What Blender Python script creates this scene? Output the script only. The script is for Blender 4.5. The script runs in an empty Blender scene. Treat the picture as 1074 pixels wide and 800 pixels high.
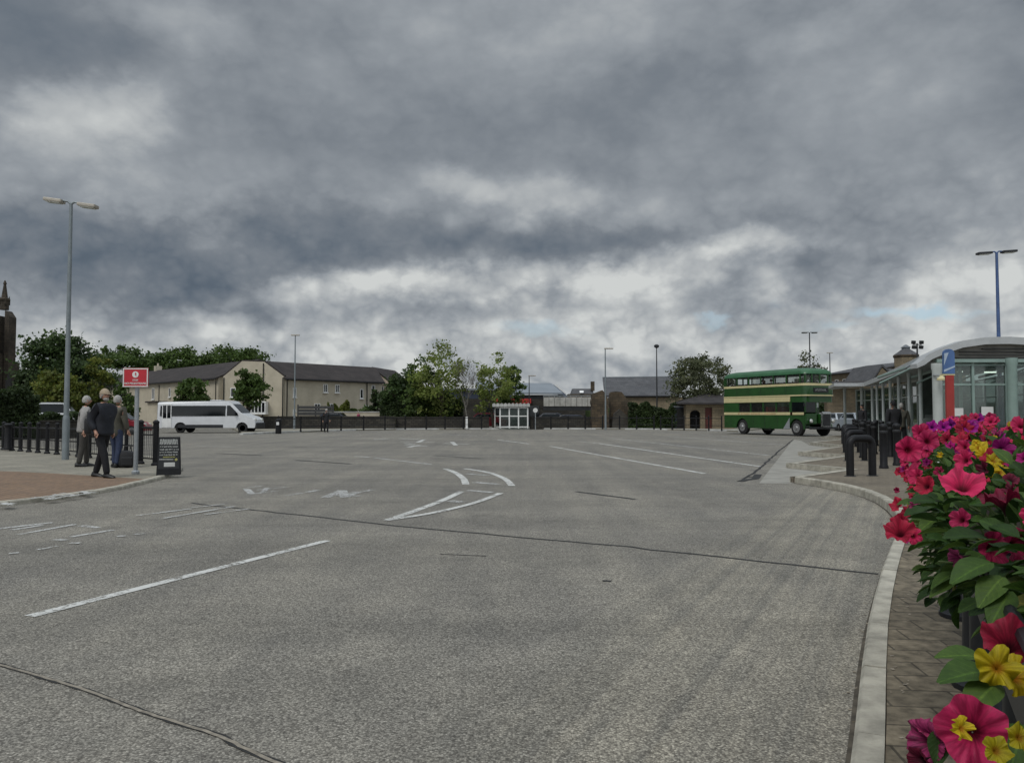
import bpy, bmesh, math, random
import numpy as np
from mathutils import Vector, Matrix, noise
R = math.radians
random.seed(7); rng = np.random.default_rng(7)
sc = bpy.context.scene
COL = sc.collection
# ---------------- camera ----------------
CAMZ = 1.35; PITCH = math.atan(34/836)
cd = bpy.data.cameras.new("camera"); cam = bpy.data.objects.new("camera", cd); COL.objects.link(cam)
cam.location = (0, 0, CAMZ); cam.rotation_euler = (math.pi/2+PITCH, 0, 0)
cd.sensor_width = 36; cd.lens = 836/1074*36; cd.clip_start = .05; cd.clip_end = 3000
sc.camera = cam
sc.render.resolution_x = 1024; sc.render.resolution_y = 762
sc.view_settings.view_transform = 'Standard'; sc.view_settings.look = 'None'
sc.view_settings.gamma = 1; sc.view_settings.exposure = 0.03
def ray(px, py):
    a = (px-537)/836; b = (400-py)/836
    c, s = math.cos(PITCH), math.sin(PITCH)
    return Vector((a, c - b*s, s + b*c))
def G(px, py, z=0.0):
    d = ray(px, py); t = (z-CAMZ)/d.z
    return Vector((d.x*t, d.y*t, z))
def W(px, py, Y):
    d = ray(px, py); t = Y/d.y
    return Vector((d.x*t, Y, CAMZ+d.z*t))
# ---------------- sun and sky ----------------
SUN_EL, SUN_ROT = 52, 215
sd = bpy.data.lights.new("sun", 'SUN'); sun = bpy.data.objects.new("sun", sd); COL.objects.link(sun)
sd.energy = 1.4; sd.angle = R(22); sd.color = (1, .97, .92)
az = R(SUN_ROT)
sv = Vector((math.sin(az)*math.cos(R(SUN_EL)), math.cos(az)*math.cos(R(SUN_EL)), math.sin(R(SUN_EL))))
sun.rotation_euler = sv.to_track_quat('Z', 'Y').to_euler()
world = bpy.data.worlds.new("World"); sc.world = world; world.use_nodes = True
wt = world.node_tree; wt.nodes.clear()
class NT:
    def __init__(s, t): s.t = t
    def n(s, typ, **k):
        o = s.t.nodes.new(typ)
        for a, v in k.items(): setattr(o, a, v)
        return o
    def l(s, a, b): s.t.links.new(a, b)
    def inp(s, sock, v):
        if isinstance(v, (int, float, tuple, list)): sock.default_value = v
        else: s.l(v, sock)
    def m(s, op, a, b=None, c=None, clamp=False):
        o = s.n('ShaderNodeMath', operation=op, use_clamp=clamp); s.inp(o.inputs[0], a)
        if b is not None: s.inp(o.inputs[1], b)
        if c is not None: s.inp(o.inputs[2], c)
        return o.outputs[0]
    def ramp(s, f, pts, interp='LINEAR'):
        o = s.n('ShaderNodeValToRGB'); o.color_ramp.interpolation = interp
        e = o.color_ramp.elements
        while len(e) < len(pts): e.new(.5)
        for i, (p, c) in enumerate(pts):
            e[i].position = p; e[i].color = tuple(c)+(1,) if len(c) == 3 else c
        s.inp(o.inputs[0], f); return o.outputs[0]
    def mix(s, f, a, b, mode='MIX'):
        o = s.n('ShaderNodeMix', data_type='RGBA', blend_type=mode)
        s.inp(o.inputs[0], f)
        for k, v in ((6, a), (7, b)):
            if isinstance(v, (tuple, list)) and len(v) == 3: v = tuple(v)+(1,)
            s.inp(o.inputs[k], v)
        return o.outputs[2]
    def noise(s, vec, scale, detail=4, rough=.55, dist=0.0, out=0):
        o = s.n('ShaderNodeTexNoise'); s.inp(o.inputs['Scale'], scale); o.inputs['Detail'].default_value = detail
        o.inputs['Roughness'].default_value = rough; o.inputs['Distortion'].default_value = dist
        if vec is not None: s.l(vec, o.inputs['Vector'])
        return o.outputs[out]
def lin(c):
    return tuple(((v/255)/12.92 if v/255 <= .04045 else ((v/255+.055)/1.055)**2.4) for v in c)
w = NT(wt)
BG = 0.1
tc = w.n('ShaderNodeTexCoord'); sx = w.n('ShaderNodeSeparateXYZ'); w.l(tc.outputs['Generated'], sx.inputs[0])
X, Y_, Z = sx.outputs
Zp = w.m('MAXIMUM', Z, 0.0)
U = w.m('ARCTAN2', X, Y_)
H = w.m('SQRT', w.m('ADD', w.m('MULTIPLY', X, X), w.m('MULTIPLY', Y_, Y_)))
V = w.m('DIVIDE', Zp, w.m('MAXIMUM', H, .02)); V = w.m('MINIMUM', V, 3.0)
# cloud-plane projection for foreshortened texture
zz = w.m('ADD', Zp, .5)
cv = w.n('ShaderNodeCombineXYZ'); w.l(w.m('DIVIDE', X, zz), cv.inputs[0]); w.l(w.m('DIVIDE', Y_, zz), cv.inputs[1])
zz2 = w.m('ADD', Zp, .09)
cv2 = w.n('ShaderNodeCombineXYZ'); w.l(w.m('DIVIDE', X, w.m('ADD', Zp, .35)), cv2.inputs[0]); w.l(w.m('MULTIPLY', w.m('DIVIDE', Y_, zz2), .55), cv2.inputs[1]); cv2.inputs[2].default_value = 3.7
n_big = w.noise(cv.outputs[0], 1.9, 6, .46, .1)
n_low = w.noise(cv2.outputs[0], 1.9, 8, .58, .25)
puff_v = w.n('ShaderNodeCombineXYZ'); w.l(U, puff_v.inputs[0]); w.l(w.m('MULTIPLY', V, 1.3), puff_v.inputs[1])
n_puff = w.noise(puff_v.outputs[0], 6.5, 7, .52, .15)
def bump_(scale, det, off):
    mpn = w.n('ShaderNodeMapping'); mpn.inputs['Location'].default_value = (off, off*.7, off*1.3); w.l(puff_v.outputs[0], mpn.inputs[0])
    return w.m('ABSOLUTE', w.m('SUBTRACT', w.noise(mpn.outputs[0], scale, det, .5, .1), .5))
bil = w.m('SUBTRACT', w.m('ADD', w.m('ADD', bump_(7, 1, 0), w.m('MULTIPLY', bump_(16, 2, 3.1), .7)), w.m('MULTIPLY', bump_(38, 3, 7.7), .45)), .17)
n_puff2 = w.noise(puff_v.outputs[0], 15.0, 6, .52, .2)
# domain warp of the directions used for the large masses
wn = w.n('ShaderNodeTexNoise'); wn.inputs['Scale'].default_value = 4.2; wn.inputs['Detail'].default_value = 6; wn.inputs['Roughness'].default_value = .58
w.l(puff_v.outputs[0], wn.inputs['Vector'])
ws = w.n('ShaderNodeSeparateXYZ'); w.l(wn.outputs['Color'], ws.inputs[0])
wn2 = w.n('ShaderNodeTexNoise'); wn2.inputs['Scale'].default_value = 17; wn2.inputs['Detail'].default_value = 5; wn2.inputs['Roughness'].default_value = .6; w.l(puff_v.outputs[0], wn2.inputs['Vector'])
ws2 = w.n('ShaderNodeSeparateXYZ'); w.l(wn2.outputs['Color'], ws2.inputs[0])
Uw = w.m('ADD', w.m('ADD', U, w.m('MULTIPLY', w.m('SUBTRACT', ws.outputs[0], .5), .22)), w.m('MULTIPLY', w.m('SUBTRACT', ws2.outputs[0], .5), .07))
Vw = w.m('ADD', w.m('ADD', V, w.m('MULTIPLY', w.m('SUBTRACT', ws.outputs[1], .5), .10)), w.m('MULTIPLY', w.m('SUBTRACT', ws2.outputs[1], .5), .045))
def dirUV(px, py):
    d = ray(px, py); return math.atan2(d.x, d.y), d.z/math.hypot(d.x, d.y)
def blob(px, py, rx, ry, amp, acc, warped=True):
    u, v = dirUV(px, py); ru = rx/836; rv = ry/836
    a = w.m('DIVIDE', w.m('SUBTRACT', Uw if warped else U, u), ru); b = w.m('DIVIDE', w.m('SUBTRACT', Vw if warped else V, v), rv)
    q = w.m('ADD', w.m('MULTIPLY', a, a), w.m('MULTIPLY', b, b))
    e = w.m('POWER', 2.718, w.m('MULTIPLY', w.m('POWER', q, 1.5), -1.0))
    e = w.m('MULTIPLY', e, amp)
    return e if acc is None else w.m('ADD', acc, e)
acc = None
for bl in SKYBLOBS if 'SKYBLOBS' in globals() else [
    (170, 290, 180, 46, -.44), (60, 255, 150, 40, -.16), (350, 252, 170, 34, -.24), (590, 262, 120, 26, -.34), (845, 288, 75, 28, -.30),
    (960, 215, 150, 40, -.14), (700, 100, 160, 60, -.07), (40, 30, 80, 60, -.20), (400, 110, 150, 60, -.07),
    (105, 125, 55, 45, .34), (190, 25, 90, 30, .18), (480, 190, 55, 20, .24), (575, 205, 60, 20, .22), (905, 70, 110, 50, .14), (870, 20, 60, 20, .12), (640, 25, 90, 40, .12), (560, 60, 60, 30, .05),
    (350, 305, 75, 16, .34), (455, 298, 70, 14, .26), (660, 292, 120, 20, .26), (270, 336, 60, 16, .16), (400, 355, 130, 26, .06), (560, 350, 150, 28, .10), (560, 312, 60, 9, -.12), (470, 325, 70, 9, -.10),
    (700, 345, 120, 30, .08), (780, 262, 80, 14, .26), (960, 290, 70, 16, .2), (1050, 300, 60, 20, .10), (900, 345, 150, 22, .08), (40, 345, 90, 20, -.02), (740, 265, 40, 12, .10)]:
    acc = blob(*bl, acc)
low = w.m('SUBTRACT', 1.0, w.m('MULTIPLY', V, 3.2), clamp=True)          # 1 at horizon, 0 at v>.31
val = w.m('ADD', .585, acc)
val = w.m('ADD', val, w.m('MULTIPLY', w.m('SUBTRACT', n_big, .5), .8))
val = w.m('ADD', val, w.m('MULTIPLY', w.m('SUBTRACT', n_puff, .5), w.m('ADD', .30, w.m('MULTIPLY', low, .5))))
val = w.m('ADD', val, w.m('MULTIPLY', w.m('SUBTRACT', n_puff2, .5), w.m('ADD', .07, w.m('MULTIPLY', low, .4))))
val = w.m('ADD', val, w.m('MULTIPLY', bil, w.m('ADD', .30, w.m('MULTIPLY', low, 1.35))))
val = w.m('ADD', val, w.m('MULTIPLY', low, .30))
ccol = w.ramp(val, [(0.0, lin((78, 90, 103))), (.2, lin((92, 103, 115))), (.45, lin((120, 127, 135))), (.65, lin((147, 153, 159))), (.85, lin((177, 181, 183))), (1.0, lin((203, 206, 205)))])
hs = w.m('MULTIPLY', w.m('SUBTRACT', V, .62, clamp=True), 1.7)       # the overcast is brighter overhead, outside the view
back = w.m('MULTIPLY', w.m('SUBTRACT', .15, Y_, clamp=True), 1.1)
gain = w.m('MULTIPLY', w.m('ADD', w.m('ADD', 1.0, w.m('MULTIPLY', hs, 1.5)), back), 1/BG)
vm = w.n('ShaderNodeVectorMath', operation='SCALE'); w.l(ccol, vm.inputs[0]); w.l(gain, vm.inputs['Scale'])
sky = w.n('ShaderNodeTexSky', sky_type='NISHITA'); sky.sun_disc = False; sky.sun_elevation = R(SUN_EL); sky.sun_rotation = R(SUN_ROT)
gaps = None
for bl in [(945, 328, 40, 6, 1.3), (755, 331, 26, 5, .8), (560, 342, 45, 7, .75), (330, 205, 20, 5, 0.0), (880, 345, 26, 4, .5)]:
    gaps = blob(*bl, gaps, True)
gaps = w.m('MULTIPLY', gaps, .6, clamp=True)
skyb = w.n('ShaderNodeVectorMath', operation='SCALE'); w.l(sky.outputs[0], skyb.inputs[0]); skyb.inputs['Scale'].default_value = 1.0
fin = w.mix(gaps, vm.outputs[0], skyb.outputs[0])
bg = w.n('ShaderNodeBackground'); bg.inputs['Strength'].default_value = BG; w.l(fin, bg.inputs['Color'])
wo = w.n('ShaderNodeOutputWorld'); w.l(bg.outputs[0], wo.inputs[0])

# ---------------- materials ----------------
MATS = {}
def mat(name, col, rough=.7, metal=0.0, var=.15, vscale=3.0, spec=.4, bump=0.0, bscale=40, col2=None, coord='Object', trans=0.0, detail=5):
    if name in MATS: return MATS[name]
    m = bpy.data.materials.new(name); m.use_nodes = True; t = NT(m.node_tree); t.t.nodes.clear()
    out = t.n('ShaderNodeOutputMaterial'); p = t.n('ShaderNodeBsdfPrincipled'); t.l(p.outputs[0], out.inputs[0])
    tcn = t.n('ShaderNodeTexCoord'); v = tcn.outputs[coord]
    c2 = col2 if col2 else tuple(x*(1-var) for x in col); c1 = col if col2 else tuple(min(1, x*(1+var)) for x in col)
    f = t.ramp(t.noise(v, vscale, detail, .6), [(.35, (0, 0, 0)), (.65, (1, 1, 1))])
    c = t.mix(f, c1, c2); t.l(c, p.inputs['Base Color'])
    p.inputs['Roughness'].default_value = rough; p.inputs['Metallic'].default_value = metal; p.inputs['Specular IOR Level'].default_value = spec
    if bump > 0:
        b = t.n('ShaderNodeBump'); b.inputs['Strength'].default_value = bump; b.inputs['Distance'].default_value = .01
        t.l(t.noise(v, bscale, 4, .6), b.inputs['Height']); t.l(b.outputs[0], p.inputs['Normal'])
    MATS[name] = m; m['p'] = 1
    return m
def brickmat(name, c1, c2, mortar, bw, bh, ms=.01, var=.25, rough=.85, walls=True, rot=0.0, dirt=.3, offset=.5):
    m = bpy.data.materials.new(name); m.use_nodes = True; t = NT(m.node_tree); t.t.nodes.clear()
    out = t.n('ShaderNodeOutputMaterial'); p = t.n('ShaderNodeBsdfPrincipled'); t.l(p.outputs[0], out.inputs[0])
    g = t.n('ShaderNodeNewGeometry'); sp = t.n('ShaderNodeSeparateXYZ'); t.l(g.outputs['Position'], sp.inputs[0])
    cb = t.n('ShaderNodeCombineXYZ')
    if walls:
        sn = t.n('ShaderNodeSeparateXYZ'); t.l(g.outputs['Normal'], sn.inputs[0])
        # run along the wall: x where it faces y, y where it faces x
        k = t.m('GREATER_THAN', t.m('ABSOLUTE', sn.outputs[0]), t.m('ABSOLUTE', sn.outputs[1]))
        run = t.m('ADD', t.m('MULTIPLY', sp.outputs[0], t.m('SUBTRACT', 1.0, k)), t.m('MULTIPLY', sp.outputs[1], k))
        t.l(run, cb.inputs[0]); t.l(sp.outputs[2], cb.inputs[1]); vec = cb.outputs[0]
    else:
        mp = t.n('ShaderNodeMapping'); mp.inputs['Rotation'].default_value = (0, 0, rot); t.l(g.outputs['Position'], mp.inputs[0]); vec = mp.outputs[0]
    b = t.n('ShaderNodeTexBrick'); t.l(vec, b.inputs['Vector']); b.offset = offset
    b.inputs['Color1'].default_value = c1+(1,); b.inputs['Color2'].default_value = c2+(1,); b.inputs['Mortar'].default_value = mortar+(1,)
    b.inputs['Scale'].default_value = 1; b.inputs['Mortar Size'].default_value = ms; b.inputs['Brick Width'].default_value = bw; b.inputs['Row Height'].default_value = bh
    n = t.noise(g.outputs['Position'], .8, 6, .65); f = t.ramp(n, [(.3, (1-dirt,)*3), (.7, (1.1, 1.1, 1.1))])
    c = t.mix(1.0, b.outputs['Color'], f, 'MULTIPLY')
    n2 = t.noise(g.outputs['Position'], 14, 4, .6); f2 = t.ramp(n2, [(.3, (1-var,)*3), (.7, (1+var*.5,)*3)])
    c = t.mix(1.0, c, f2, 'MULTIPLY')
    t.l(c, p.inputs['Base Color']); p.inputs['Roughness'].default_value = rough; p.inputs['Specular IOR Level'].default_value = .25
    bp = t.n('ShaderNodeBump'); bp.inputs['Strength'].default_value = .5; bp.inputs['Distance'].default_value = .01; bp.invert = True
    t.l(b.outputs['Fac'], bp.inputs['Height']); t.l(bp.outputs[0], p.inputs['Normal'])
    MATS[name] = m; return m
def glassmat(name, tint, opacity=.5, rough=.03, gl=.5):
    m = bpy.data.materials.new(name); m.use_nodes = True; t = NT(m.node_tree); t.t.nodes.clear()
    out = t.n('ShaderNodeOutputMaterial'); tr = t.n('ShaderNodeBsdfTransparent'); tr.inputs[0].default_value = tuple(tint)+(1,)
    g = t.n('ShaderNodeBsdfGlossy'); g.inputs['Roughness'].default_value = rough
    fr = t.n('ShaderNodeFresnel'); fr.inputs[0].default_value = 1.5
    d = t.n('ShaderNodeBsdfDiffuse'); d.inputs[0].default_value = tuple(x*.25 for x in tint)+(1,)
    a = t.n('ShaderNodeMixShader'); a.inputs[0].default_value = opacity; t.l(tr.outputs[0], a.inputs[1]); t.l(d.outputs[0], a.inputs[2])
    b = t.n('ShaderNodeMixShader'); t.l(t.m('ADD', t.m('MULTIPLY', fr.outputs[0], gl), .0, clamp=True), b.inputs[0]); t.l(a.outputs[0], b.inputs[1]); t.l(g.outputs[0], b.inputs[2])
    t.l(b.outputs[0], out.inputs[0]); MATS[name] = m; return m
def leafmat(name, c1, c2, c3, tr=.35, scale=.6, rough=.6):
    m = bpy.data.materials.new(name); m.use_nodes = True; t = NT(m.node_tree); t.t.nodes.clear()
    out = t.n('ShaderNodeOutputMaterial'); p = t.n('ShaderNodeBsdfPrincipled'); g = t.n('ShaderNodeNewGeometry')
    c = t.ramp(g.outputs['Random Per Island'], [(0, c1), (.5, c2), (1, c3)])
    tcn = t.n('ShaderNodeTexCoord'); f = t.ramp(t.noise(tcn.outputs['Object'], scale, 3, .5), [(.35, (.6, .6, .6)), (.65, (1.25, 1.25, 1.15))])
    c = t.mix(1.0, c, f, 'MULTIPLY'); t.l(c, p.inputs['Base Color']); p.inputs['Roughness'].default_value = rough; p.inputs['Specular IOR Level'].default_value = .3
    tl = t.n('ShaderNodeBsdfTranslucent'); t.l(c, tl.inputs[0]); mx = t.n('ShaderNodeMixShader'); mx.inputs[0].default_value = tr
    t.l(p.outputs[0], mx.inputs[1]); t.l(tl.outputs[0], mx.inputs[2]); t.l(mx.outputs[0], out.inputs[0]); MATS[name] = m; return m
def paintmat(name, col, wear=.5, wscale=22):
    m = bpy.data.materials.new(name); m.use_nodes = True; t = NT(m.node_tree); t.t.nodes.clear()
    out = t.n('ShaderNodeOutputMaterial'); p = t.n('ShaderNodeBsdfPrincipled'); g = t.n('ShaderNodeNewGeometry')
    p.inputs['Base Color'].default_value = col+(1,); p.inputs['Roughness'].default_value = .7
    n = t.m('ADD', t.m('MULTIPLY', t.noise(g.outputs['Position'], wscale, 6, .7), .65), t.m('MULTIPLY', t.noise(g.outputs['Position'], 2.3, 4, .6), .35))
    f = t.ramp(n, [(wear-.06, (0, 0, 0)), (wear+.06, (1, 1, 1))])
    tr = t.n('ShaderNodeBsdfTransparent'); mx = t.n('ShaderNodeMixShader'); t.l(f, mx.inputs[0]); t.l(tr.outputs[0], mx.inputs[1]); t.l(p.outputs[0], mx.inputs[2])
    t.l(mx.outputs[0], out.inputs[0]); MATS[name] = m; return m
def emis(name, col, s):
    m = bpy.data.materials.new(name); m.use_nodes = True; t = NT(m.node_tree); p = t.t.nodes['Principled BSDF']
    p.inputs['Base Color'].default_value = col+(1,); p.inputs['Emission Color'].default_value = col+(1,); p.inputs['Emission Strength'].default_value = s
    MATS[name] = m; return m
def asphalt():
    m = bpy.data.materials.new('asphalt'); m.use_nodes = True; t = NT(m.node_tree); t.t.nodes.clear()
    out = t.n('ShaderNodeOutputMaterial'); p = t.n('ShaderNodeBsdfPrincipled'); t.l(p.outputs[0], out.inputs[0])
    g = t.n('ShaderNodeNewGeometry'); P = g.outputs['Position']
    vo = t.n('ShaderNodeTexVoronoi'); vo.inputs['Scale'].default_value = 105; t.l(P, vo.inputs['Vector'])
    sep = t.n('ShaderNodeSeparateColor'); t.l(vo.outputs['Color'], sep.inputs[0])
    chip = t.ramp(sep.outputs[0], [(0, (.11, .103, .09)), (.3, (.172, .163, .144)), (.62, (.232, .221, .195)), (.88, (.3, .287, .254)), (1, (.39, .373, .331))])
    vd = t.ramp(vo.outputs['Distance'], [(.35, (1, 1, 1)), (.75, (.55, .55, .55))])
    c = t.mix(1.0, chip, vd, 'MULTIPLY')
    big = t.ramp(t.noise(P, .22, 6, .62), [(.3, (.80, .80, .81)), (.7, (1.18, 1.16, 1.12))]); c = t.mix(1.0, c, big, 'MULTIPLY')
    mid = t.ramp(t.noise(P, 1.7, 7, .68), [(.3, (.84, .84, .84)), (.7, (1.14, 1.13, 1.11))]); c = t.mix(1.0, c, mid, 'MULTIPLY')
    # wheel-worn streaks that curve round the forecourt, and oil spots
    mp = t.n('ShaderNodeMapping'); mp.inputs['Rotation'].default_value = (0, 0, R(-27)); mp.inputs['Scale'].default_value = (1.5, .06, 1); t.l(P, mp.inputs[0])
    st = t.ramp(t.noise(mp.outputs[0], 1.0, 5, .6, .3), [(.35, (.9, .9, .9)), (.65, (1.12, 1.11, 1.08))]); c = t.mix(1.0, c, st, 'MULTIPLY')
    mp2 = t.n('ShaderNodeMapping'); mp2.inputs['Rotation'].default_value = (0, 0, R(10)); mp2.inputs['Scale'].default_value = (.06, .9, 1); t.l(P, mp2.inputs[0])
    st2 = t.ramp(t.noise(mp2.outputs[0], 1.0, 5, .6, .3), [(.35, (.9, .9, .9)), (.65, (1.1, 1.1, 1.1))]); c = t.mix(1.0, c, st2, 'MULTIPLY')
    # pale tyre-polished tracks running beside the right-hand kerb
    mp3 = t.n('ShaderNodeMapping'); mp3.inputs['Rotation'].default_value = (0, 0, R(26.5)); t.l(P, mp3.inputs[0]); s3 = t.n('ShaderNodeSeparateXYZ'); t.l(mp3.outputs[0], s3.inputs[0])
    band = t.ramp(t.m('ADD', t.m('MULTIPLY', s3.outputs[0], .2), .5), [(.10, (0, 0, 0)), (.2, (1, 1, 1)), (.43, (1, 1, 1)), (.465, (0, 0, 0))])
    mp4 = t.n('ShaderNodeMapping'); mp4.inputs['Scale'].default_value = (7, .1, 1); t.l(mp3.outputs[0], mp4.inputs[0])
    trk = t.ramp(t.noise(mp4.outputs[0], 1.0, 5, .65), [(.42, (.93, .93, .91)), (.56, (1.24, 1.22, 1.16))]); c = t.mix(t.m('MULTIPLY', band, .85), c, t.mix(1.0, c, trk, 'MULTIPLY'))
    stain = t.ramp(t.noise(P, .55, 7, .7, .6), [(.30, (.78, .78, .79)), (.42, (1, 1, 1))]); c = t.mix(1.0, c, stain, 'MULTIPLY')
    oil = t.ramp(t.noise(P, .9, 3, .5), [(.66, (1, 1, 1)), (.76, (.74, .74, .74))]); c = t.mix(1.0, c, oil, 'MULTIPLY')
    t.l(c, p.inputs['Base Color']); p.inputs['Roughness'].default_value = .82; p.inputs['Specular IOR Level'].default_value = .3
    bp = t.n('ShaderNodeBump'); bp.inputs['Strength'].default_value = .45; bp.inputs['Distance'].default_value = .006; bp.invert = True
    t.l(vo.outputs['Distance'], bp.inputs['Height']); t.l(bp.outputs[0], p.inputs['Normal'])
    MATS['asphalt'] = m; return m
asphalt()
def vein(name, rim, mid, throat, vein_amt=.35):
    m = bpy.data.materials.new(name); m.use_nodes = True; t = NT(m.node_tree); t.t.nodes.clear()
    out = t.n('ShaderNodeOutputMaterial'); p = t.n('ShaderNodeBsdfPrincipled')
    uv = t.n('ShaderNodeUVMap'); s = t.n('ShaderNodeSeparateXYZ'); t.l(uv.outputs[0], s.inputs[0])
    c = t.ramp(s.outputs[1], [(0, throat), (.28, throat), (.5, mid), (1, rim)])
    cb = t.n('ShaderNodeCombineXYZ'); t.l(t.m('MULTIPLY', s.outputs[0], 26), cb.inputs[0]); t.l(t.m('MULTIPLY', s.outputs[1], 2.0), cb.inputs[1])
    v = t.ramp(t.noise(cb.outputs[0], 1.0, 3, .6), [(.4, (1-vein_amt,)*3), (.58, (1.15, 1.15, 1.15))]); c = t.mix(1.0, c, v, 'MULTIPLY'); gi = t.n('ShaderNodeObjectInfo'); c = t.mix(1.0, c, t.ramp(gi.outputs['Random'], [(0, (.5, .6, .62)), (.5, (.82, .85, .85)), (1, (.98, .95, .95))]), 'MULTIPLY')
    t.l(c, p.inputs['Base Color']); p.inputs['Roughness'].default_value = .6; p.inputs['Specular IOR Level'].default_value = .25; bpv = t.n('ShaderNodeBump'); bpv.inputs['Strength'].default_value = .5; bpv.inputs['Distance'].default_value = .002; t.l(t.noise(cb.outputs[0], 1.0, 3, .6), bpv.inputs['Height']); t.l(bpv.outputs[0], p.inputs['Normal'])
    tl = t.n('ShaderNodeBsdfTranslucent'); t.l(c, tl.inputs[0]); mx = t.n('ShaderNodeMixShader'); mx.inputs[0].default_value = .3
    t.l(p.outputs[0], mx.inputs[1]); t.l(tl.outputs[0], mx.inputs[2]); t.l(mx.outputs[0], out.inputs[0]); MATS[name] = m; return m
M = MATS
mat('black_paint', (.008, .008, .009), .5, var=.3, vscale=9, spec=.25)
mat('dark_iron', (.02, .021, .023), .5, var=.3)
mat('grey_metal', (.19, .215, .225), .5, metal=.3, var=.12)
mat('galv', (.3, .32, .33), .5, metal=.4, var=.1, vscale=12)
mat('pale_head', (.36, .33, .28), .5)
mat('blue_steel', (.05, .09, .2), .5)
mat('aluminium', (.42, .43, .43), .45, metal=.35, var=.08)
mat('column_grey', (.42, .45, .43), .5, var=.08)
mat('column_green', (.22, .3, .27), .4, var=.1)
mat('white_frame', (.7, .7, .68), .5, var=.08)
mat('white_body', (.58, .59, .6), .28, var=.05, vscale=1.5, spec=.6)
mat('tyre', (.015, .015, .015), .85, var=.3)
mat('rim_grey', (.25, .25, .25), .45, metal=.5)
mat('van_plastic', (.02, .021, .024), .6)
mat('dark_glass', (.006, .008, .009), .08, var=.2, spec=.35)
mat('green_paint', (.015, .062, .013), .27, var=.14, vscale=1.3, spec=.5)
mat('bus_roof_green', (.028, .10, .042), .3, var=.15, vscale=2)
mat('cream_paint', (.52, .46, .25), .35, var=.08)
mat('seat_fabric', (.05, .03, .025), .9)
mat('red_seat', (.25, .02, .02), .8)
mat('render_cream', (.42, .375, .29), .9, var=.12, vscale=.7, bump=.1, bscale=25, detail=8)
mat('render_pink', (.4, .33, .27), .9, var=.12, vscale=.7, detail=8)
mat('concrete_pale', (.4, .4, .38), .85, var=.25, vscale=1.2, bump=.2, detail=8)
mat('concrete_panel', (.36, .35, .32), .85, var=.25, vscale=1.5, detail=8)
mat('kerb_stone', (.33, .31, .255), .85, var=.3, vscale=6, bump=.5, bscale=70, detail=8)
mat('soil', (.05, .045, .03), .95, var=.4, vscale=.8)
mat('grass_ground', (.05, .07, .025), .95, var=.35, vscale=.5)
mat('sheet_roof', (.2, .225, .25), .5, metal=.2, var=.1, vscale=.4)
mat('dark_cladding', (.05, .05, .05), .7)
mat('navy_cladding', (.035, .045, .07), .6)
mat('sign_red', (.42, .018, .03), .4, var=.08)
mat('sign_white', (.62, .62, .6), .5, var=.05)
mat('chalk', (.36, .37, .35), .9, var=.35, vscale=60)
mat('chalk_yellow', (.36, .34, .12), .9, var=.3, vscale=40)
mat('board_black', (.012, .013, .014), .6)
mat('banner_blue', (.06, .12, .27), .4, var=.15)
mat('banner_light', (.35, .42, .5), .4)
mat('banner_red', (.3, .03, .025), .45)
mat('bark', (.06, .05, .038), .95, var=.35, vscale=12, bump=.6, bscale=30)
mat('bark_pale', (.13, .12, .105), .9, var=.25, vscale=8)
mat('skin', (.36, .2, .14), .55, var=.06, spec=.4)
mat('hair_grey', (.3, .29, .27), .8, var=.3, vscale=30)
mat('cap_tan', (.3, .24, .17), .85)
mat('jacket_navy', (.012, .014, .02), .7, var=.25, vscale=10, bump=.4, bscale=12)
mat('trouser_black', (.008, .008, .01), .85, var=.2)
mat('shoe', (.01, .01, .01), .5)
mat('jacket_pale', (.28, .27, .26), .8, var=.15, vscale=6, bump=.4, bscale=10)
mat('coat_olive', (.085, .08, .062), .85, var=.2, vscale=6, bump=.4, bscale=10)
mat('jeans', (.025, .035, .07), .85, var=.2, vscale=8)
mat('trouser_grey', (.045, .042, .037), .85)
mat('coat_dark', (.015, .015, .018), .8)
mat('coat_pink', (.3, .05, .1), .8)
mat('bag_black', (.012, .012, .013), .55)
mat('car_dark', (.012, .016, .028), .25, var=.1, spec=.6)
mat('car_silver', (.4, .42, .44), .3, metal=.3, var=.05)
mat('car_blue', (.26, .29, .32), .3, var=.1)
mat('car_red', (.22, .02, .03), .3, var=.1)
mat('lamp_glass', (.6, .6, .55), .2)
mat('chrome', (.5, .5, .5), .2, metal=.9)
mat('red_fascia', (.38, .03, .025), .5)
mat('door_red', (.085, .02, .015), .6)
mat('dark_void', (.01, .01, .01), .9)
mat('planter_black', (.01, .011, .013), .5, var=.3, vscale=15)
mat('compost', (.03, .02, .013), .95)
mat('stem', (.06, .09, .025), .7)
mat('tar', (.02, .02, .019), .8, var=.4, vscale=12)
mat('sealant', (.22, .195, .155), .8, var=.35, vscale=14, bump=.5, bscale=40)
mat('dry_stone_dark', (.055, .05, .042), .95, var=.4, vscale=1.4, detail=8)
mat('lead_grey', (.12, .13, .14), .6)
mat('orange_text', (.3, .05, .02), .5)
mat('tile_dark', (.035, .031, .031), .85, var=.3, vscale=1.2, detail=8)
paintmat('road_paint', (.52, .52, .49), .45)
paintmat('worn_paint', (.46, .46, .44), .485, 30)
paintmat('faint_paint', (.42, .42, .40), .49, 40)
brickmat('block_paving', (.235, .155, .1), (.19, .13, .09), (.1, .085, .065), .21, .105, .006, walls=False, rot=R(43), dirt=.15)
brickmat('slab_paving', (.27, .25, .2), (.23, .215, .175), (.15, .14, .115), .6, .45, .008, walls=False, rot=R(43), dirt=.2)
brickmat('stone_sett_paving', (.225, .188, .132), (.16, .135, .096), (.085, .072, .052), .31, .21, .006, walls=False, rot=R(6), dirt=.5, var=.55)
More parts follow.
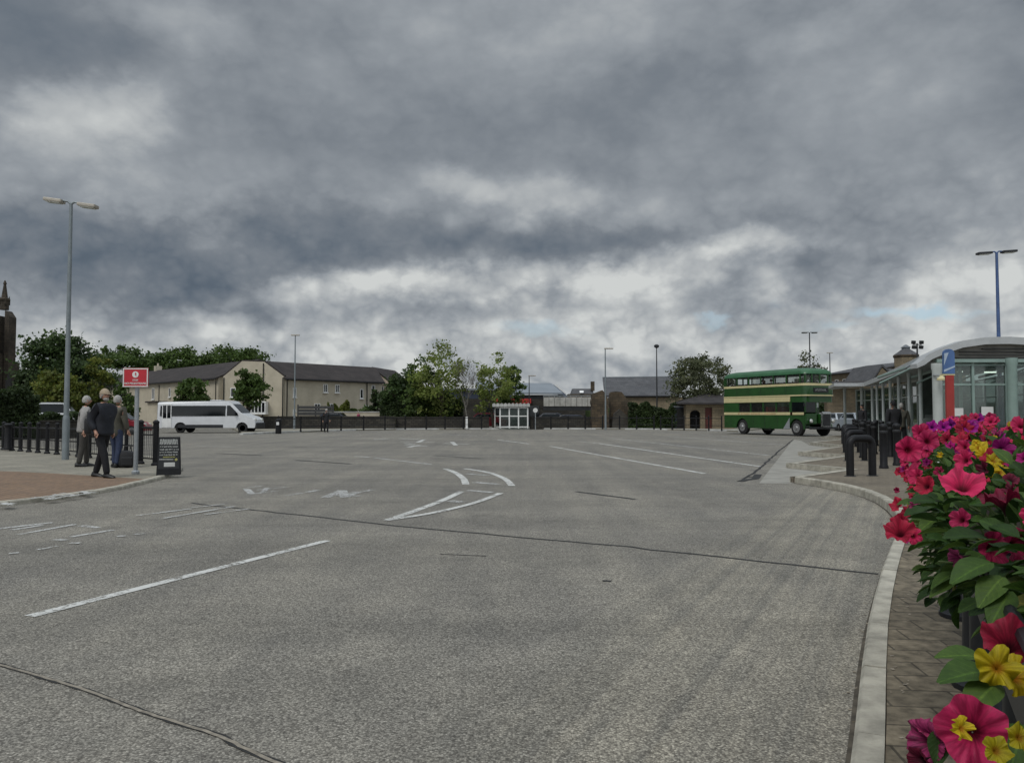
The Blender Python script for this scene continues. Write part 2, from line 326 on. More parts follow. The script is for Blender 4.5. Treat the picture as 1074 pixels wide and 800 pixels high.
brickmat('platform_paving', (.2, .17, .125), (.17, .145, .11), (.1, .085, .065), .2, .1, .005, walls=False, rot=R(-20), dirt=.3)
brickmat('sandstone', (.25, .2, .13), (.19, .155, .105), (.12, .1, .075), .55, .24, .012)
brickmat('sandstone_dark', (.13, .095, .06), (.075, .06, .042), (.05, .042, .032), .5, .22, .014, dirt=.5)
brickmat('church_stone', (.085, .068, .05), (.055, .046, .036), (.035, .03, .025), .6, .3, .015, dirt=.5)
brickmat('wall_stone', (.075, .068, .056), (.045, .042, .036), (.022, .02, .018), .4, .18, .015, dirt=.5)
brickmat('slate', (.105, .105, .11), (.08, .082, .088), (.05, .05, .054), .5, .22, .008, dirt=.25)
brickmat('roof_tile', (.055, .046, .043), (.04, .034, .033), (.022, .02, .02), .33, .25, .012, dirt=.35)
glassmat('canopy_glass', (.74, .84, .8), .2, gl=.9)
glassmat('shelter_glass', (.6, .7, .66), .15)
glassmat('bus_glass', (.86, .9, .88), .04, gl=.5)
leafmat('leaf_dark', (.031, .055, .019), (.05, .084, .028), (.075, .12, .036))
leafmat('leaf_mid', (.045, .08, .02), (.07, .115, .028), (.1, .15, .038))
leafmat('leaf_yellow', (.07, .1, .018), (.11, .135, .024), (.17, .175, .035))
leafmat('leaf_spring', (.12, .17, .035), (.18, .23, .055), (.26, .29, .09), .45)
leafmat('leaf_olive', (.065, .078, .04), (.1, .115, .06), (.15, .155, .09))
leafmat('leaf_hedge', (.026, .044, .017), (.045, .07, .025), (.066, .098, .034))
def plantleaf():
    m = bpy.data.materials.new('plant_leaf'); m.use_nodes = True; t = NT(m.node_tree); t.t.nodes.clear()
    out = t.n('ShaderNodeOutputMaterial'); p = t.n('ShaderNodeBsdfPrincipled'); g = t.n('ShaderNodeNewGeometry')
    c = t.ramp(g.outputs['Random Per Island'], [(0, (.018, .045, .009)), (.4, (.03, .072, .012)), (.8, (.055, .105, .018)), (.97, (.085, .14, .03)), (1, (.16, .14, .03))])
    uv = t.n('ShaderNodeUVMap'); s = t.n('ShaderNodeSeparateXYZ'); t.l(uv.outputs[0], s.inputs[0]); au = t.m('ABSOLUTE', s.outputs[1])
    mid = t.ramp(au, [(0, (1.7, 1.6, 1.5)), (.06, (1.5, 1.45, 1.3)), (.1, (1, 1, 1))])
    sv2 = t.m('ABSOLUTE', t.m('SUBTRACT', t.m('FRACT', t.m('SUBTRACT', t.m('MULTIPLY', s.outputs[0], 7.0), t.m('MULTIPLY', au, 2.2))), .5))
    side = t.ramp(sv2, [(0, (1.35, 1.3, 1.2)), (.07, (1, 1, 1)), (.5, (.9, .92, .9))])
    tcn = t.n('ShaderNodeTexCoord'); n_ = t.noise(tcn.outputs['Object'], 55, 4, .6)
    c = t.mix(1.0, c, mid, 'MULTIPLY'); c = t.mix(1.0, c, side, 'MULTIPLY'); c = t.mix(1.0, c, t.ramp(n_, [(.3, (.75, .78, .75)), (.7, (1.2, 1.15, 1.1))]), 'MULTIPLY')
    t.l(c, p.inputs['Base Color']); p.inputs['Roughness'].default_value = .62; p.inputs['Specular IOR Level'].default_value = .28
    bp = t.n('ShaderNodeBump'); bp.inputs['Strength'].default_value = .7; bp.inputs['Distance'].default_value = .0015; bp.invert = True; t.l(side, bp.inputs['Height']); t.l(bp.outputs[0], p.inputs['Normal'])
    tl = t.n('ShaderNodeBsdfTranslucent'); t.l(c, tl.inputs[0]); mx = t.n('ShaderNodeMixShader'); mx.inputs[0].default_value = .28
    t.l(p.outputs[0], mx.inputs[1]); t.l(tl.outputs[0], mx.inputs[2]); t.l(mx.outputs[0], out.inputs[0]); MATS['plant_leaf'] = m
plantleaf()
vein('petal_pink', (.62, .03, .12), (.5, .014, .08), (.12, .002, .012), .3)
vein('petal_red', (.5, .018, .055), (.4, .012, .04), (.1, .002, .01), .3)
vein('petal_magenta', (.5, .012, .2), (.4, .008, .16), (.1, .002, .04), .3)
vein('petal_purple', (.38, .012, .26), (.3, .008, .2), (.06, .002, .08), .3)
vein('petal_yellow', (.55, .4, .012), (.5, .33, .008), (.4, .16, .004), .15)
vein('petal_maroon', (.17, .006, .03), (.1, .004, .02), (.02, .001, .004), .3)
vein('petal_veined', (.45, .05, .16), (.3, .02, .1), (.1, .003, .03), .65)

# ---------------- mesh helpers ----------------
class MB:
    def __init__(s): s.v = []; s.f = []
    def add(s, vs, fs):
        o = len(s.v); s.v += [tuple(x) for x in vs]; s.f += [tuple(i+o for i in f) for f in fs]; return s
    def box(s, c, d, rz=0.0, bev=0.0, rx=0.0, ry=0.0):
        x, y, z = d[0]/2, d[1]/2, d[2]/2
        Mx = Matrix.Rotation(rz, 3, 'Z') @ Matrix.Rotation(ry, 3, 'Y') @ Matrix.Rotation(rx, 3, 'X'); c = Vector(c)
        if bev > 0:
            bm = bmesh.new(); bmesh.ops.create_cube(bm, size=1)
            for v in bm.verts: v.co = Vector((v.co.x*2*x, v.co.y*2*y, v.co.z*2*z))
            bmesh.ops.bevel(bm, geom=list(bm.edges), offset=bev, segments=2, affect='EDGES', profile=.6)
            bm.verts.index_update(); s.add([c+Mx@v.co for v in bm.verts], [[v.index for v in f.verts] for f in bm.faces]); bm.free(); return s
        vs = [c+Mx@Vector((a*x, b*y, e*z)) for a in (-1, 1) for b in (-1, 1) for e in (-1, 1)]
        return s.add(vs, [(0, 1, 3, 2), (4, 6, 7, 5), (0, 4, 5, 1), (2, 3, 7, 6), (0, 2, 6, 4), (1, 5, 7, 3)])
    def tube(s, pts, rads, n=8, cap=True, squash=None):
        pts = [Vector(p) for p in pts]
        if isinstance(rads, (int, float)): rads = [rads]*len(pts)
        rings = []; up = None
        for i, p in enumerate(pts):
            if i == 0: d = pts[1]-p
            elif i == len(pts)-1: d = p-pts[i-1]
            else: d = (pts[i+1]-p).normalized()+(p-pts[i-1]).normalized()
            if d.length < 1e-9: d = Vector((0, 0, 1))
            d.normalize()
            if up is None:
                a = Vector((1, 0, 0)) if abs(d.x) < .8 else Vector((0, 1, 0)); u = d.cross(a).normalized()
            else:
                u = (up - d*up.dot(d)); u = u.normalized() if u.length > 1e-6 else d.orthogonal().normalized()
            up = u; v = d.cross(u)
            rings.append([p+(u*math.cos(2*math.pi*k/n)+v*math.sin(2*math.pi*k/n))*rads[i] for k in range(n)])
        vs = [q for r in rings for q in r]; fs = []
        for i in range(len(pts)-1):
            for k in range(n): fs.append((i*n+k, i*n+(k+1) % n, (i+1)*n+(k+1) % n, (i+1)*n+k))
        if cap: fs.append(tuple(range(n))[::-1]); fs.append(tuple((len(pts)-1)*n+k for k in range(n)))
        return s.add(vs, fs)
    def lathe(s, c, prof, n=16, axis='Z'):
        c = Vector(c); vs = []; fs = []
        for (r, h) in prof:
            for k in range(n):
                a = 2*math.pi*k/n; x, y = r*math.cos(a), r*math.sin(a)
                vs.append(c+(Vector((x, y, h)) if axis == 'Z' else Vector((x, h, y)) if axis == 'Y' else Vector((h, x, y))))
        for i in range(len(prof)-1):
            for k in range(n): fs.append((i*n+k, i*n+(k+1) % n, (i+1)*n+(k+1) % n, (i+1)*n+k))
        fs.append(tuple(range(n))[::-1]); fs.append(tuple((len(prof)-1)*n+k for k in range(n)))
        return s.add(vs, fs)
    def prism(s, poly, z0, z1):
        n = len(poly); vs = [(p[0], p[1], z0) for p in poly]+[(p[0], p[1], z1) for p in poly]
        return s.add(vs, [tuple(range(n))[::-1], tuple(range(n, 2*n))]+[(i, (i+1) % n, n+(i+1) % n, n+i) for i in range(n)])
    def extr(s, poly, off):       # poly: 3D points, extruded along vector off
        n = len(poly); off = Vector(off); poly = [Vector(p) for p in poly]
        return s.add(poly+[p+off for p in poly], [tuple(range(n))[::-1], tuple(range(n, 2*n))]+[(i, (i+1) % n, n+(i+1) % n, n+i) for i in range(n)])
    def sheet(s, poly, z): return s.add([(p[0], p[1], z) for p in poly], [tuple(range(len(poly)))])
    def sphere(s, c, r, n=12, m=8):
        c = Vector(c); r = (r, r, r) if isinstance(r, (int, float)) else r; vs = []; fs = []
        for i in range(m+1):
            t = math.pi*i/m
            for k in range(n):
                a = 2*math.pi*k/n; vs.append(c+Vector((r[0]*math.sin(t)*math.cos(a), r[1]*math.sin(t)*math.sin(a), r[2]*math.cos(t))))
        for i in range(m):
            for k in range(n): fs.append((i*n+k, (i+1)*n+k, (i+1)*n+(k+1) % n, i*n+(k+1) % n))
        return s.add(vs, fs)
    def strip(s, pts, w_, z):
        pts = [Vector((p[0], p[1], 0)) for p in pts]; L = []; Rr = []
        for i, p in enumerate(pts):
            d = (pts[min(i+1, len(pts)-1)]-pts[max(i-1, 0)]).normalized(); nn = Vector((-d.y, d.x, 0))
            L.append(p+nn*w_/2); Rr.append(p-nn*w_/2)
        n = len(pts); return s.add([(p.x, p.y, z) for p in L+Rr], [(i, n+i, n+i+1, i+1) for i in range(n-1)])
def mesh_of(name, mb, smooth=False):
    me = bpy.data.meshes.new(name); me.from_pydata([tuple(v) for v in mb.v], [], mb.f); me.validate(); me.update()
    bm = bmesh.new(); bm.from_mesh(me); bmesh.ops.recalc_face_normals(bm, faces=bm.faces) if len(bm.faces) < 60000 else None; bm.to_mesh(me); bm.free()
    if smooth:
        me.polygons.foreach_set('use_smooth', [True]*len(me.polygons))
        try: me.set_sharp_from_angle(angle=R(40))
        except Exception: pass
    return me
def tag(o, label=None, cat=None, group=None, kind=None):
    if label: o['label'] = label
    if cat: o['category'] = cat
    if group: o['group'] = group
    if kind: o['kind'] = kind
    return o
def thing(name, label, cat, loc=(0, 0, 0), rz=0.0, group=None):
    o = bpy.data.objects.new(name, None); COL.objects.link(o); o.empty_display_size = .3
    o.location = loc; o.rotation_euler = (0, 0, rz); return tag(o, label, cat, group)
def obj(name, mb, m, parent=None, smooth=False, world=False, label=None):
    """one mesh object; with world=True the vertices are world coordinates and the parent's place is taken off"""
    if parent is None:
        a = np.array([tuple(v) for v in mb.v]); c = Vector(((a[:, 0].min()+a[:, 0].max())/2, (a[:, 1].min()+a[:, 1].max())/2, a[:, 2].min()))
        mb.v = [tuple(Vector(v)-c) for v in mb.v]
    elif world:
        c = Vector((0, 0, 0)); p = parent
        while p: c += p.location; p = p.parent
        mb.v = [tuple(Vector(v)-c) for v in mb.v]; c = None
    me = mesh_of(name, mb, smooth); o = bpy.data.objects.new(name, me); COL.objects.link(o)
    me.materials.append(M[m] if isinstance(m, str) else m)
    if parent is not None: o.parent = parent
    else: o.location = c
    if label: o['label'] = label
    return o
def kids(o): return [c for c in bpy.data.objects if c.parent == o]
def dup(root, loc, rz=None, label=None, group=None, scale=None):
    def cp(o, par):
        c = o.copy(); COL.objects.link(c)
        if par is not None: c.parent = par
        for ch in kids(o): cp(ch, c)
        return c
    r = cp(root, None); r.location = loc
    if rz is not None: r.rotation_euler = (0, 0, rz)
    if label: r['label'] = label
    if group: r['group'] = group
    if scale: r.scale = (scale,)*3
    return r
def struct(name, mb, m): return tag(obj(name, mb, m), kind='structure')
# ================= ground, forecourt, pavements =================
struct('ground', MB().sheet([(-900, -60), (900, -60), (900, 1500), (-900, 1500)], -.03), 'grass_ground')
struct('forecourt', MB().sheet([(-75, -25), (60, -25), (60, 130), (-75, 130)], 0.0), 'asphalt')
def gp(l, z=0.0): return [G(x, y, z) for x, y in l]
def kerbed(name, outline, kerb_n, h, surf_mat, kw=.14):
    """raised paving with a kerb along the first kerb_n points of its outline"""
    struct(name, MB().prism([(p.x, p.y) for p in outline], .001, h), surf_mat)
def smooth_poly(pts, k=6):
    out = []; n = len(pts)
    for i in range(n-1):
        p0, p1, p2, p3 = pts[max(i-1, 0)], pts[i], pts[i+1], pts[min(i+2, n-1)]
        for j in range(k):
            t = j/k; out.append(.5*((2*p1)+(p2-p0)*t+(2*p0-5*p1+4*p2-p3)*t*t+(3*p1-p0-3*p2+p3)*t**3))
    out.append(pts[-1]); return out
def kerb_run(name, line, side, w_=.15, h=.125, m='kerb_stone'):
    """kerb stones butted end to end along a line; side=+1 puts them left of the direction of travel"""
    mb = MB(); L = 0; segs = []
    # resample to ~0.9 m stones
    pts = [line[0]]; acc_ = 0
    for a, b in zip(line[:-1], line[1:]):
        d = (b-a).length; t = 0
        while acc_ + (d-t) >= .9:
            t += .9-acc_; acc_ = 0; pts.append(a+(b-a)*(t/d))
        acc_ += d-t
    if (pts[-1]-line[-1]).length > .2: pts.append(line[-1])
    def nrm(i):
        d = (pts[min(i+1, len(pts)-1)]-pts[max(i-1, 0)]).normalized(); return Vector((-d.y, d.x, 0))*side
    for i in range(len(pts)-1):
        a, b = pts[i], pts[i+1]; d = (b-a).normalized()*.007
        na, nb = nrm(i), nrm(i+1); dz = random.uniform(-.003, .003); zt = h+.003+dz; ch = .018
        q = [(a+d, na), (b-d, nb)]
        vs = []
        for p, n_ in q:
            vs += [(p.x, p.y, .0005), (p.x+n_.x*.006, p.y+n_.y*.006, zt-ch), (p.x+n_.x*ch*1.2, p.y+n_.y*ch*1.2, zt), (p.x+n_.x*w_, p.y+n_.y*w_, zt), (p.x+n_.x*w_, p.y+n_.y*w_, .0005)]
        mb.add(vs, [(j, j+1, j+6, j+5) for j in range(4)]+[(4, 0, 5, 9), (0, 1, 2, 3, 4), (9, 8, 7, 6, 5)])
    return struct(name, mb, m)
def rp(px): return [Vector((p.x, p.y, 0)) for p in px]
# right pavement
KR = rp(gp([(893, 812), (897, 780), (903, 720), (910, 670), (918, 635), (927, 604), (937, 577), (942, 563), (941, 552), (936, 541), (922, 529), (900, 519.5), (870, 512.5), (845, 508.5), (830, 506)]))
kd = (KR[0]-KR[3]).normalized(); KR = [KR[0]+kd*2.6, KR[0]+kd*1.2]+KR
KR = smooth_poly(KR, 5)
kerb_run('kerb_right', KR, -1, .115)
def offset(line, s):
    o = []
    for i, p in enumerate(line):
        d = (line[min(i+1, len(line)-1)]-line[max(i-1, 0)]).normalized(); o.append(p+Vector((-d.y, d.x, 0))*s)
    return o
inner = offset(KR, -.118)
split = next(i for i, p in enumerate(inner) if p.y > 9.4)
near = inner[:split+1]
A_ = [(p.x, p.y) for p in near]
struct('pavement_right', MB().prism(A_+[(9.5, near[-1].y), (9.5, .6)], .001, .118), 'stone_sett_paving')
teeth = gp([(830, 506), (890, 497), (826, 490.5), (888, 481.5), (838, 477.5), (886, 470.5), (850, 466.5), (888, 462.5), (862, 460), (890, 457)])
far_ = [(p.x, p.y) for p in inner[split:-1]]+[(p.x, p.y) for p in teeth]
struct('bay_platform', MB().prism(far_+[(40, 44), (40, near[-1].y)], .001, .113), 'platform_paving')
ed = MB()
for i in range(len(teeth)-1):
    a, b = Vector((teeth[i].x, teeth[i].y, 0)), Vector((teeth[i+1].x, teeth[i+1].y, 0))
    d = (b-a).normalized(); n_ = Vector((-d.y, d.x, 0))
    if i % 2 == 0: ed.strip([a-n_*.12, b-n_*.12], .2, .121); ed.extr([(a.x-d.x*.01+n_.x*.012, a.y+n_.y*.012, .002), (b.x+n_.x*.012, b.y+n_.y*.012, .002), (b.x+n_.x*.012, b.y+n_.y*.012, .119), (a.x+n_.x*.012, a.y+n_.y*.012, .119)], n_*.02)
    else: ed.strip([a-n_*.1, b-n_*.1], .16, .1214); ed.extr([(a.x+n_.x*.034, a.y+n_.y*.034, .002), (b.x+n_.x*.034, b.y+n_.y*.034, .002), (b.x+n_.x*.034, b.y+n_.y*.034, .1185), (a.x+n_.x*.034, a.y+n_.y*.034, .1185)], n_*-.02)
struct('bay_kerb_edges', ed, 'kerb_stone')
cp = gp([(796, 507), (829, 507), (889, 498), (825, 491), (887, 482), (837, 478.5), (885, 471.5), (849, 467), (840, 462), (832, 461)])
struct('bay_apron', MB().sheet([(p.x, p.y) for p in cp], .004), 'platform_concrete' if 'platform_concrete' in M else mat('platform_concrete', (.25, .24, .21), .85, var=.16, vscale=2.2, detail=8))
# left pavement
KL = rp(gp([(-60, 537), (0, 531), (40, 527), (80, 521.5), (120, 515), (150, 508), (172, 502), (186, 497), (191, 493), (188, 488.5), (170, 482.5), (130, 477), (70, 472), (0, 468), (-60, 466)]))
KL = smooth_poly(KL, 4)
kerb_run('kerb_left', KL, 1, .13, .067)
inl = offset(KL, .133)
struct('pavement_left', MB().prism([(p.x, p.y) for p in inl]+[(-40, inl[-1].y+2), (-40, inl[0].y)], .001, .062), 'slab_paving')
br = gp([(-60, 536), (0, 530), (40, 526), (80, 520.5), (120, 514), (148, 507.5), (166, 503.5), (150, 502), (125, 500.5), (100, 499), (60, 496.5), (20, 494.5), (-60, 492)], .066)
brn = [Vector((p.x, p.y, 0)) for p in br]
frontk = [p for p in inl if p.x > -30][:]
kk_ = max(i for i, p in enumerate(inl) if p.x < G(160, 505).x and p.y < G(160, 500).y)
struct('block_paving_area', MB().sheet([(p.x, p.y) for p in inl[:kk_]]+[(p.x, p.y) for p in brn[7:]], .066), 'block_paving')
# far pavement strip under the railings
fp = rp(gp([(255, 456), (300, 454), (360, 452), (430, 450.6), (520, 450.2), (600, 450.2), (680, 450.6), (760, 452.2), (775, 453)]))
kerb_run('kerb_far', smooth_poly(fp, 2), -1 if False else 1, .25, .12, 'concrete_pale')
struct('pavement_far', MB().prism([(p.x, p.y+.25) for p in fp]+[(24, 74), (-30, 84)], .001, .1), 'slab_paving')

# ----- painted lines, ghosts of old lettering -----
def lines(name, m, z, items):
    mb = MB(); dz = 0.0
    for pts, wd in items:
        dz += .00035; pts = [G(*p) for p in pts]
        if len(pts) > 2: pts = smooth_poly([Vector((p.x, p.y, 0)) for p in pts], 6)
        if len(pts) == 2:
            L = (pts[1]-pts[0]).length; k = max(1, int(L/.5)); pts = [pts[0].lerp(pts[1], i/k) for i in range(k+1)]
        mb.strip(pts, wd, z+dz)
    return struct(name, mb, m)
lines('lane_line', 'road_paint', .0045, [([(31, 646.5), (343, 567)], .1)])
lines('hatch_marking', 'road_paint', .005, [
    ([(408, 545), (440, 534), (466, 524), (484, 515.5)], .12), ([(467, 491.5), (478, 496), (486, 502), (488.5, 508)], .14), ([(487.5, 491.5), (512, 495.5), (529, 502), (537, 509.5)], .13)])
lines('hatch_marking', 'road_paint', .009, [([(405, 546), (455, 538), (498, 527.5), (525, 517.5)], .11)])
lines('hatch_bars', 'worn_paint', .0075, [([(497, 506), (524, 508)], .2), ([(491, 514.5), (516, 516.5)], .16), ([(471, 525.5), (485, 527)], .2), ([(489, 497), (512, 498.5)], .2)])
lines('bay_lines', 'road_paint', .0047, [([(577, 468), (739, 496.6)], .13), ([(628, 465), (798, 489.3)], .14), ([(522, 461.3), (556, 465.6)], .15)])
lines('old_bay_lines', 'worn_paint', .0049, [([(605, 462.5), (628, 465)], .13), ([(640, 459.5), (806, 477.5)], .14), ([(590, 466.5), (625, 466)], .13), ([(700, 457.5), (822, 466.5)], .14), ([(372, 478.5), (388, 479.6)], .14), ([(391, 480), (452, 487)], .14), ([(460, 455.5), (500, 457)], .2), ([(735, 456), (812, 461)], .14), ([(205, 467.5), (250, 469)], .15)])
lines('road_lettering', 'worn_paint', .0051, [
    ([(-14, 556), (56, 548)], .1), ([(12, 556), (44, 551)], .08), ([(18, 561), (79, 550)], .08), ([(85, 551.5), (103, 553.7)], .1), ([(73, 563.5), (119, 556)], .08),
    ([(39, 577), (60, 573)], .06), ([(57, 566), (69, 567)], .1), ([(123, 563), (132, 562)], .09), ([(141, 561), (152, 559.5)], .07), ([(9, 581), (20, 580)], .07), ([(73, 570), (84, 570)], .08),
    ([(144, 541), (200, 534)], .08), ([(171, 544), (245, 531.5)], .08), ([(200, 533), (235, 529)], .07), ([(215, 540), (262, 534)], .06)])
lines('forecourt_lettering', 'faint_paint', .0053, [
    ([(260, 511), (274, 510)], 0.096), ([(259, 519), (290, 515)], 0.084), ([(270, 514), (300, 511)], 0.084), ([(258, 512.5), (264, 518)], 0.120), ([(280, 512), (275, 517)], 0.096),
    ([(300, 520), (318, 517)], .12), ([(322, 516.5), (334, 514)], .12), ([(341, 522), (359, 514.5)], .16), ([(347, 519.5), (378, 520.5)], .14), ([(361, 522), (374, 516)], .16), ([(372, 518), (391, 514)], .12), ([(359, 514.5), (362, 522)], .16)])
lines('far_lettering', 'road_paint', .0055, [
    ([(391, 461), (408, 460)], .2), ([(418, 459.8), (441, 461)], .2), ([(420, 463), (455, 463.8)], .2), ([(425, 467), (448, 468)], .2), ([(428, 469), (440, 467)], .2), ([(465, 465), (492, 466)], .2), ([(445, 461), (438, 464)], .2), ([(474, 463.5), (478, 467)], .2), ([(424, 465), (436, 466)], .2)])
def pav_lines(items):
    mb = MB()
    for pts, wd in items: mb.strip([G(x, y, .066)+Vector((0, .12, 0)) for x, y in pts], wd, .0705+.0004*len(mb.v)/4)
    return struct('pavement_lettering', mb, 'worn_paint')
pav_lines([([(27, 524), (50, 520.5)], .09), ([(30, 522), (46, 523.5)], .08), ([(44, 525), (56, 519)], .1), ([(47, 524.8), (62, 522)], .09), ([(52, 519.5), (67, 521.5)], .08), ([(60, 518), (75, 521)], .1), ([(66, 521.6), (74, 520.5)], .08), ([(77, 517), (96, 517.6)], .1), ([(83, 515.8), (88, 519)], .09), ([(76, 520), (90, 518.5)], .08), ([(-4, 530.5), (9, 529)], .12), ([(-2, 528.6), (6, 531)], .08)])
# crack, sealed joints, tar scars
def wobble(pts, k, amp):
    pts = [G(*p) for p in pts]; out = []
    for a, b in zip(pts[:-1], pts[1:]):
        n = max(2, int((b-a).length/k))
        for i in range(n):
            p = a.lerp(b, i/n); d = (b-a).normalized(); nn = Vector((-d.y, d.x, 0)); out.append(p+nn*random.gauss(0, amp))
    out.append(pts[-1]); return out
struct('tar_joint', MB().strip(wobble([(200, 527.5), (300, 538.5), (420, 552), (540, 563), (660, 573.5), (800, 589), (921, 602)], .22, .012), .05, .0035), 'tar')
j = smooth_poly(wobble([(-60, 684), (0, 697), (75, 719), (150, 745), (230, 773), (310, 808)], .5, .004), 5)
struct('joint_dark_edge', MB().strip([p+Vector((random.gauss(0, .004), random.gauss(0, .004), 0)) for p in j], .034, .0034), 'tar')
jb = MB(); jb.strip([p+Vector((random.gauss(0, .0015), random.gauss(0, .0015), 0)) for p in j], .019, .0045); struct('joint_sealant', jb, 'sealant')
sc_ = MB()
for a, b, wd in [((604, 515.5), (666, 523.5), .1), ((310, 482.5), (368, 486.5), .16), ((455, 477.6), (505, 481), .12), ((226, 475.3), (275, 477.6), .16), ((462, 581), (510, 583), .02), ((632, 609), (641, 609.5), .05), ((290, 468), (322, 469), .1)]:
    sc_.strip(wobble([a, b], .3, wd*.12), wd, .0033)
struct('tar_patches', sc_, 'tar')
cr = MB().strip(wobble([(779, 504), (800, 489), (818, 472), (832, 461)], .5, .018), .06, .0066)
cr.strip(wobble([(776, 505), (789, 502), (795, 497.5)], .3, .03), .16, .0072); cr.strip(wobble([(783, 500), (793, 500.5)], .3, .03), .14, .008)
struct('repair_joint', cr, 'tar')
struct('gutter_dirt', MB().strip([p+Vector((0, 0, 0)) for p in offset(KR, .012)], .03, .0029), mat('gutter', (.07, .06, .045), .95, var=.45, vscale=9))
# fallen petals, grit and leaf litter on the right paving and along the kerb: uncountable, one mesh
lit = MB(); rl_ = random.Random(77)
for k in range(420):
    yv = rl_.uniform(2.2, 14); base_ = min(KR, key=lambda p: abs(p.y-yv) + (0 if p.x > 0 else 9)); off_ = rl_.choice((rl_.uniform(.16, 1.0), rl_.uniform(.14, .3), rl_.uniform(-.06, -.01)))
    if yv > 10: off_ = rl_.uniform(-.06, -.01)
    zc_ = .122 if off_ > .1 else .004; x_, y_ = base_.x+off_*.9, yv; s_ = rl_.uniform(.003, .011); a_ = rl_.random()*6.28
    if yv > 9.2: continue
    lit.add([(x_+s_*math.cos(a_+q)*(1+.5*(q > 3)), y_+s_*math.sin(a_+q)*.8, zc_+(.002 if q > 2 else .0)) for q in (0, 1.4, 2.9, 4.5)], [(0, 1, 2, 3)])
tag(obj('litter', lit, mat('litter_mix', (.34, .3, .24), .8, col2=(.12, .09, .05), vscale=9)), 'scattered grit and dry petals on the right-hand paving', 'litter', kind='stuff')
# ================= trees and hedges =================
def leaf_mesh(name, cents, nrm_up, size, m, parent, elong=1.4, jitter=.6):
    """many small folded leaf faces at the given centres"""
    n = len(cents); cents = np.asarray(cents)
    a = rng.normal(size=(n, 3)); a /= np.linalg.norm(a, axis=1)[:, None]
    b = rng.normal(size=(n, 3)); b -= (a*b).sum(1)[:, None]*a; b /= np.linalg.norm(b, axis=1)[:, None]
    s = size*(1+rng.uniform(-jitter, jitter, n))[:, None]
    v = np.empty((n, 4, 3)); c_ = np.cross(a, b)
    v[:, 0] = cents-a*s*elong*.5; v[:, 1] = cents+b*s*.5+c_*s*.15; v[:, 2] = cents+a*s*elong*.5; v[:, 3] = cents-b*s*.5+c_*s*.15
    me = bpy.data.meshes.new(name); me.vertices.add(n*4); me.loops.add(n*4); me.polygons.add(n)
    me.vertices.foreach_set('co', v.reshape(-1)); me.loops.foreach_set('vertex_index', np.arange(n*4, dtype=np.int32))
    me.polygons.foreach_set('loop_start', np.arange(0, n*4, 4, dtype=np.int32)); me.polygons.foreach_set('loop_total', np.full(n, 4, dtype=np.int32))
    me.update(calc_edges=True); me.materials.append(M[m])
    o = bpy.data.objects.new(name, me); COL.objects.link(o)
    if parent is not None: o.parent = parent
    return o
def branches(base, top_r, h, spread, levels, seedv, r0, gravity=0.0, up=.5, n0=5):
    """returns trunk mesh and twig tips"""
    rd = random.Random(seedv); mb = MB(); tips = []
    def grow(p, d, L, r, lev):
        pts = [p]; rr = [r]; q = p.copy(); dd = d.copy()
        for i in range(4):
            dd = (dd+Vector((rd.gauss(0, .13), rd.gauss(0, .13), rd.gauss(0, .08)+.04*up))).normalized(); q = q+dd*L/4; pts.append(q.copy()); rr.append(r*(1-.14*(i+1)))
        mb.tube(pts, rr, 7 if lev == 0 else 5, cap=False)
        if lev >= 2: tips.extend(pts[2:])
        if lev >= levels: tips.append(q); return
        for i in range(rd.randint(3, 4) if lev else n0):
            t = rd.uniform(.45, 1.0) if lev else rd.uniform(.62, 1.0); k = min(3, int(t*4)); o = pts[k].lerp(pts[k+1], t*4-k if t < 1 else 1)
            a = rd.uniform(0, 2*math.pi); el = rd.uniform(.1, 1.1)
            nd = (dd*.55+Vector((math.cos(a)*spread, math.sin(a)*spread, el*up))).normalized()
            grow(o, nd, L*rd.uniform(.55, .8), rr[k]*.6, lev+1)
    grow(Vector(base), Vector((0, 0, 1)), h, r0, 0)
    return mb, tips
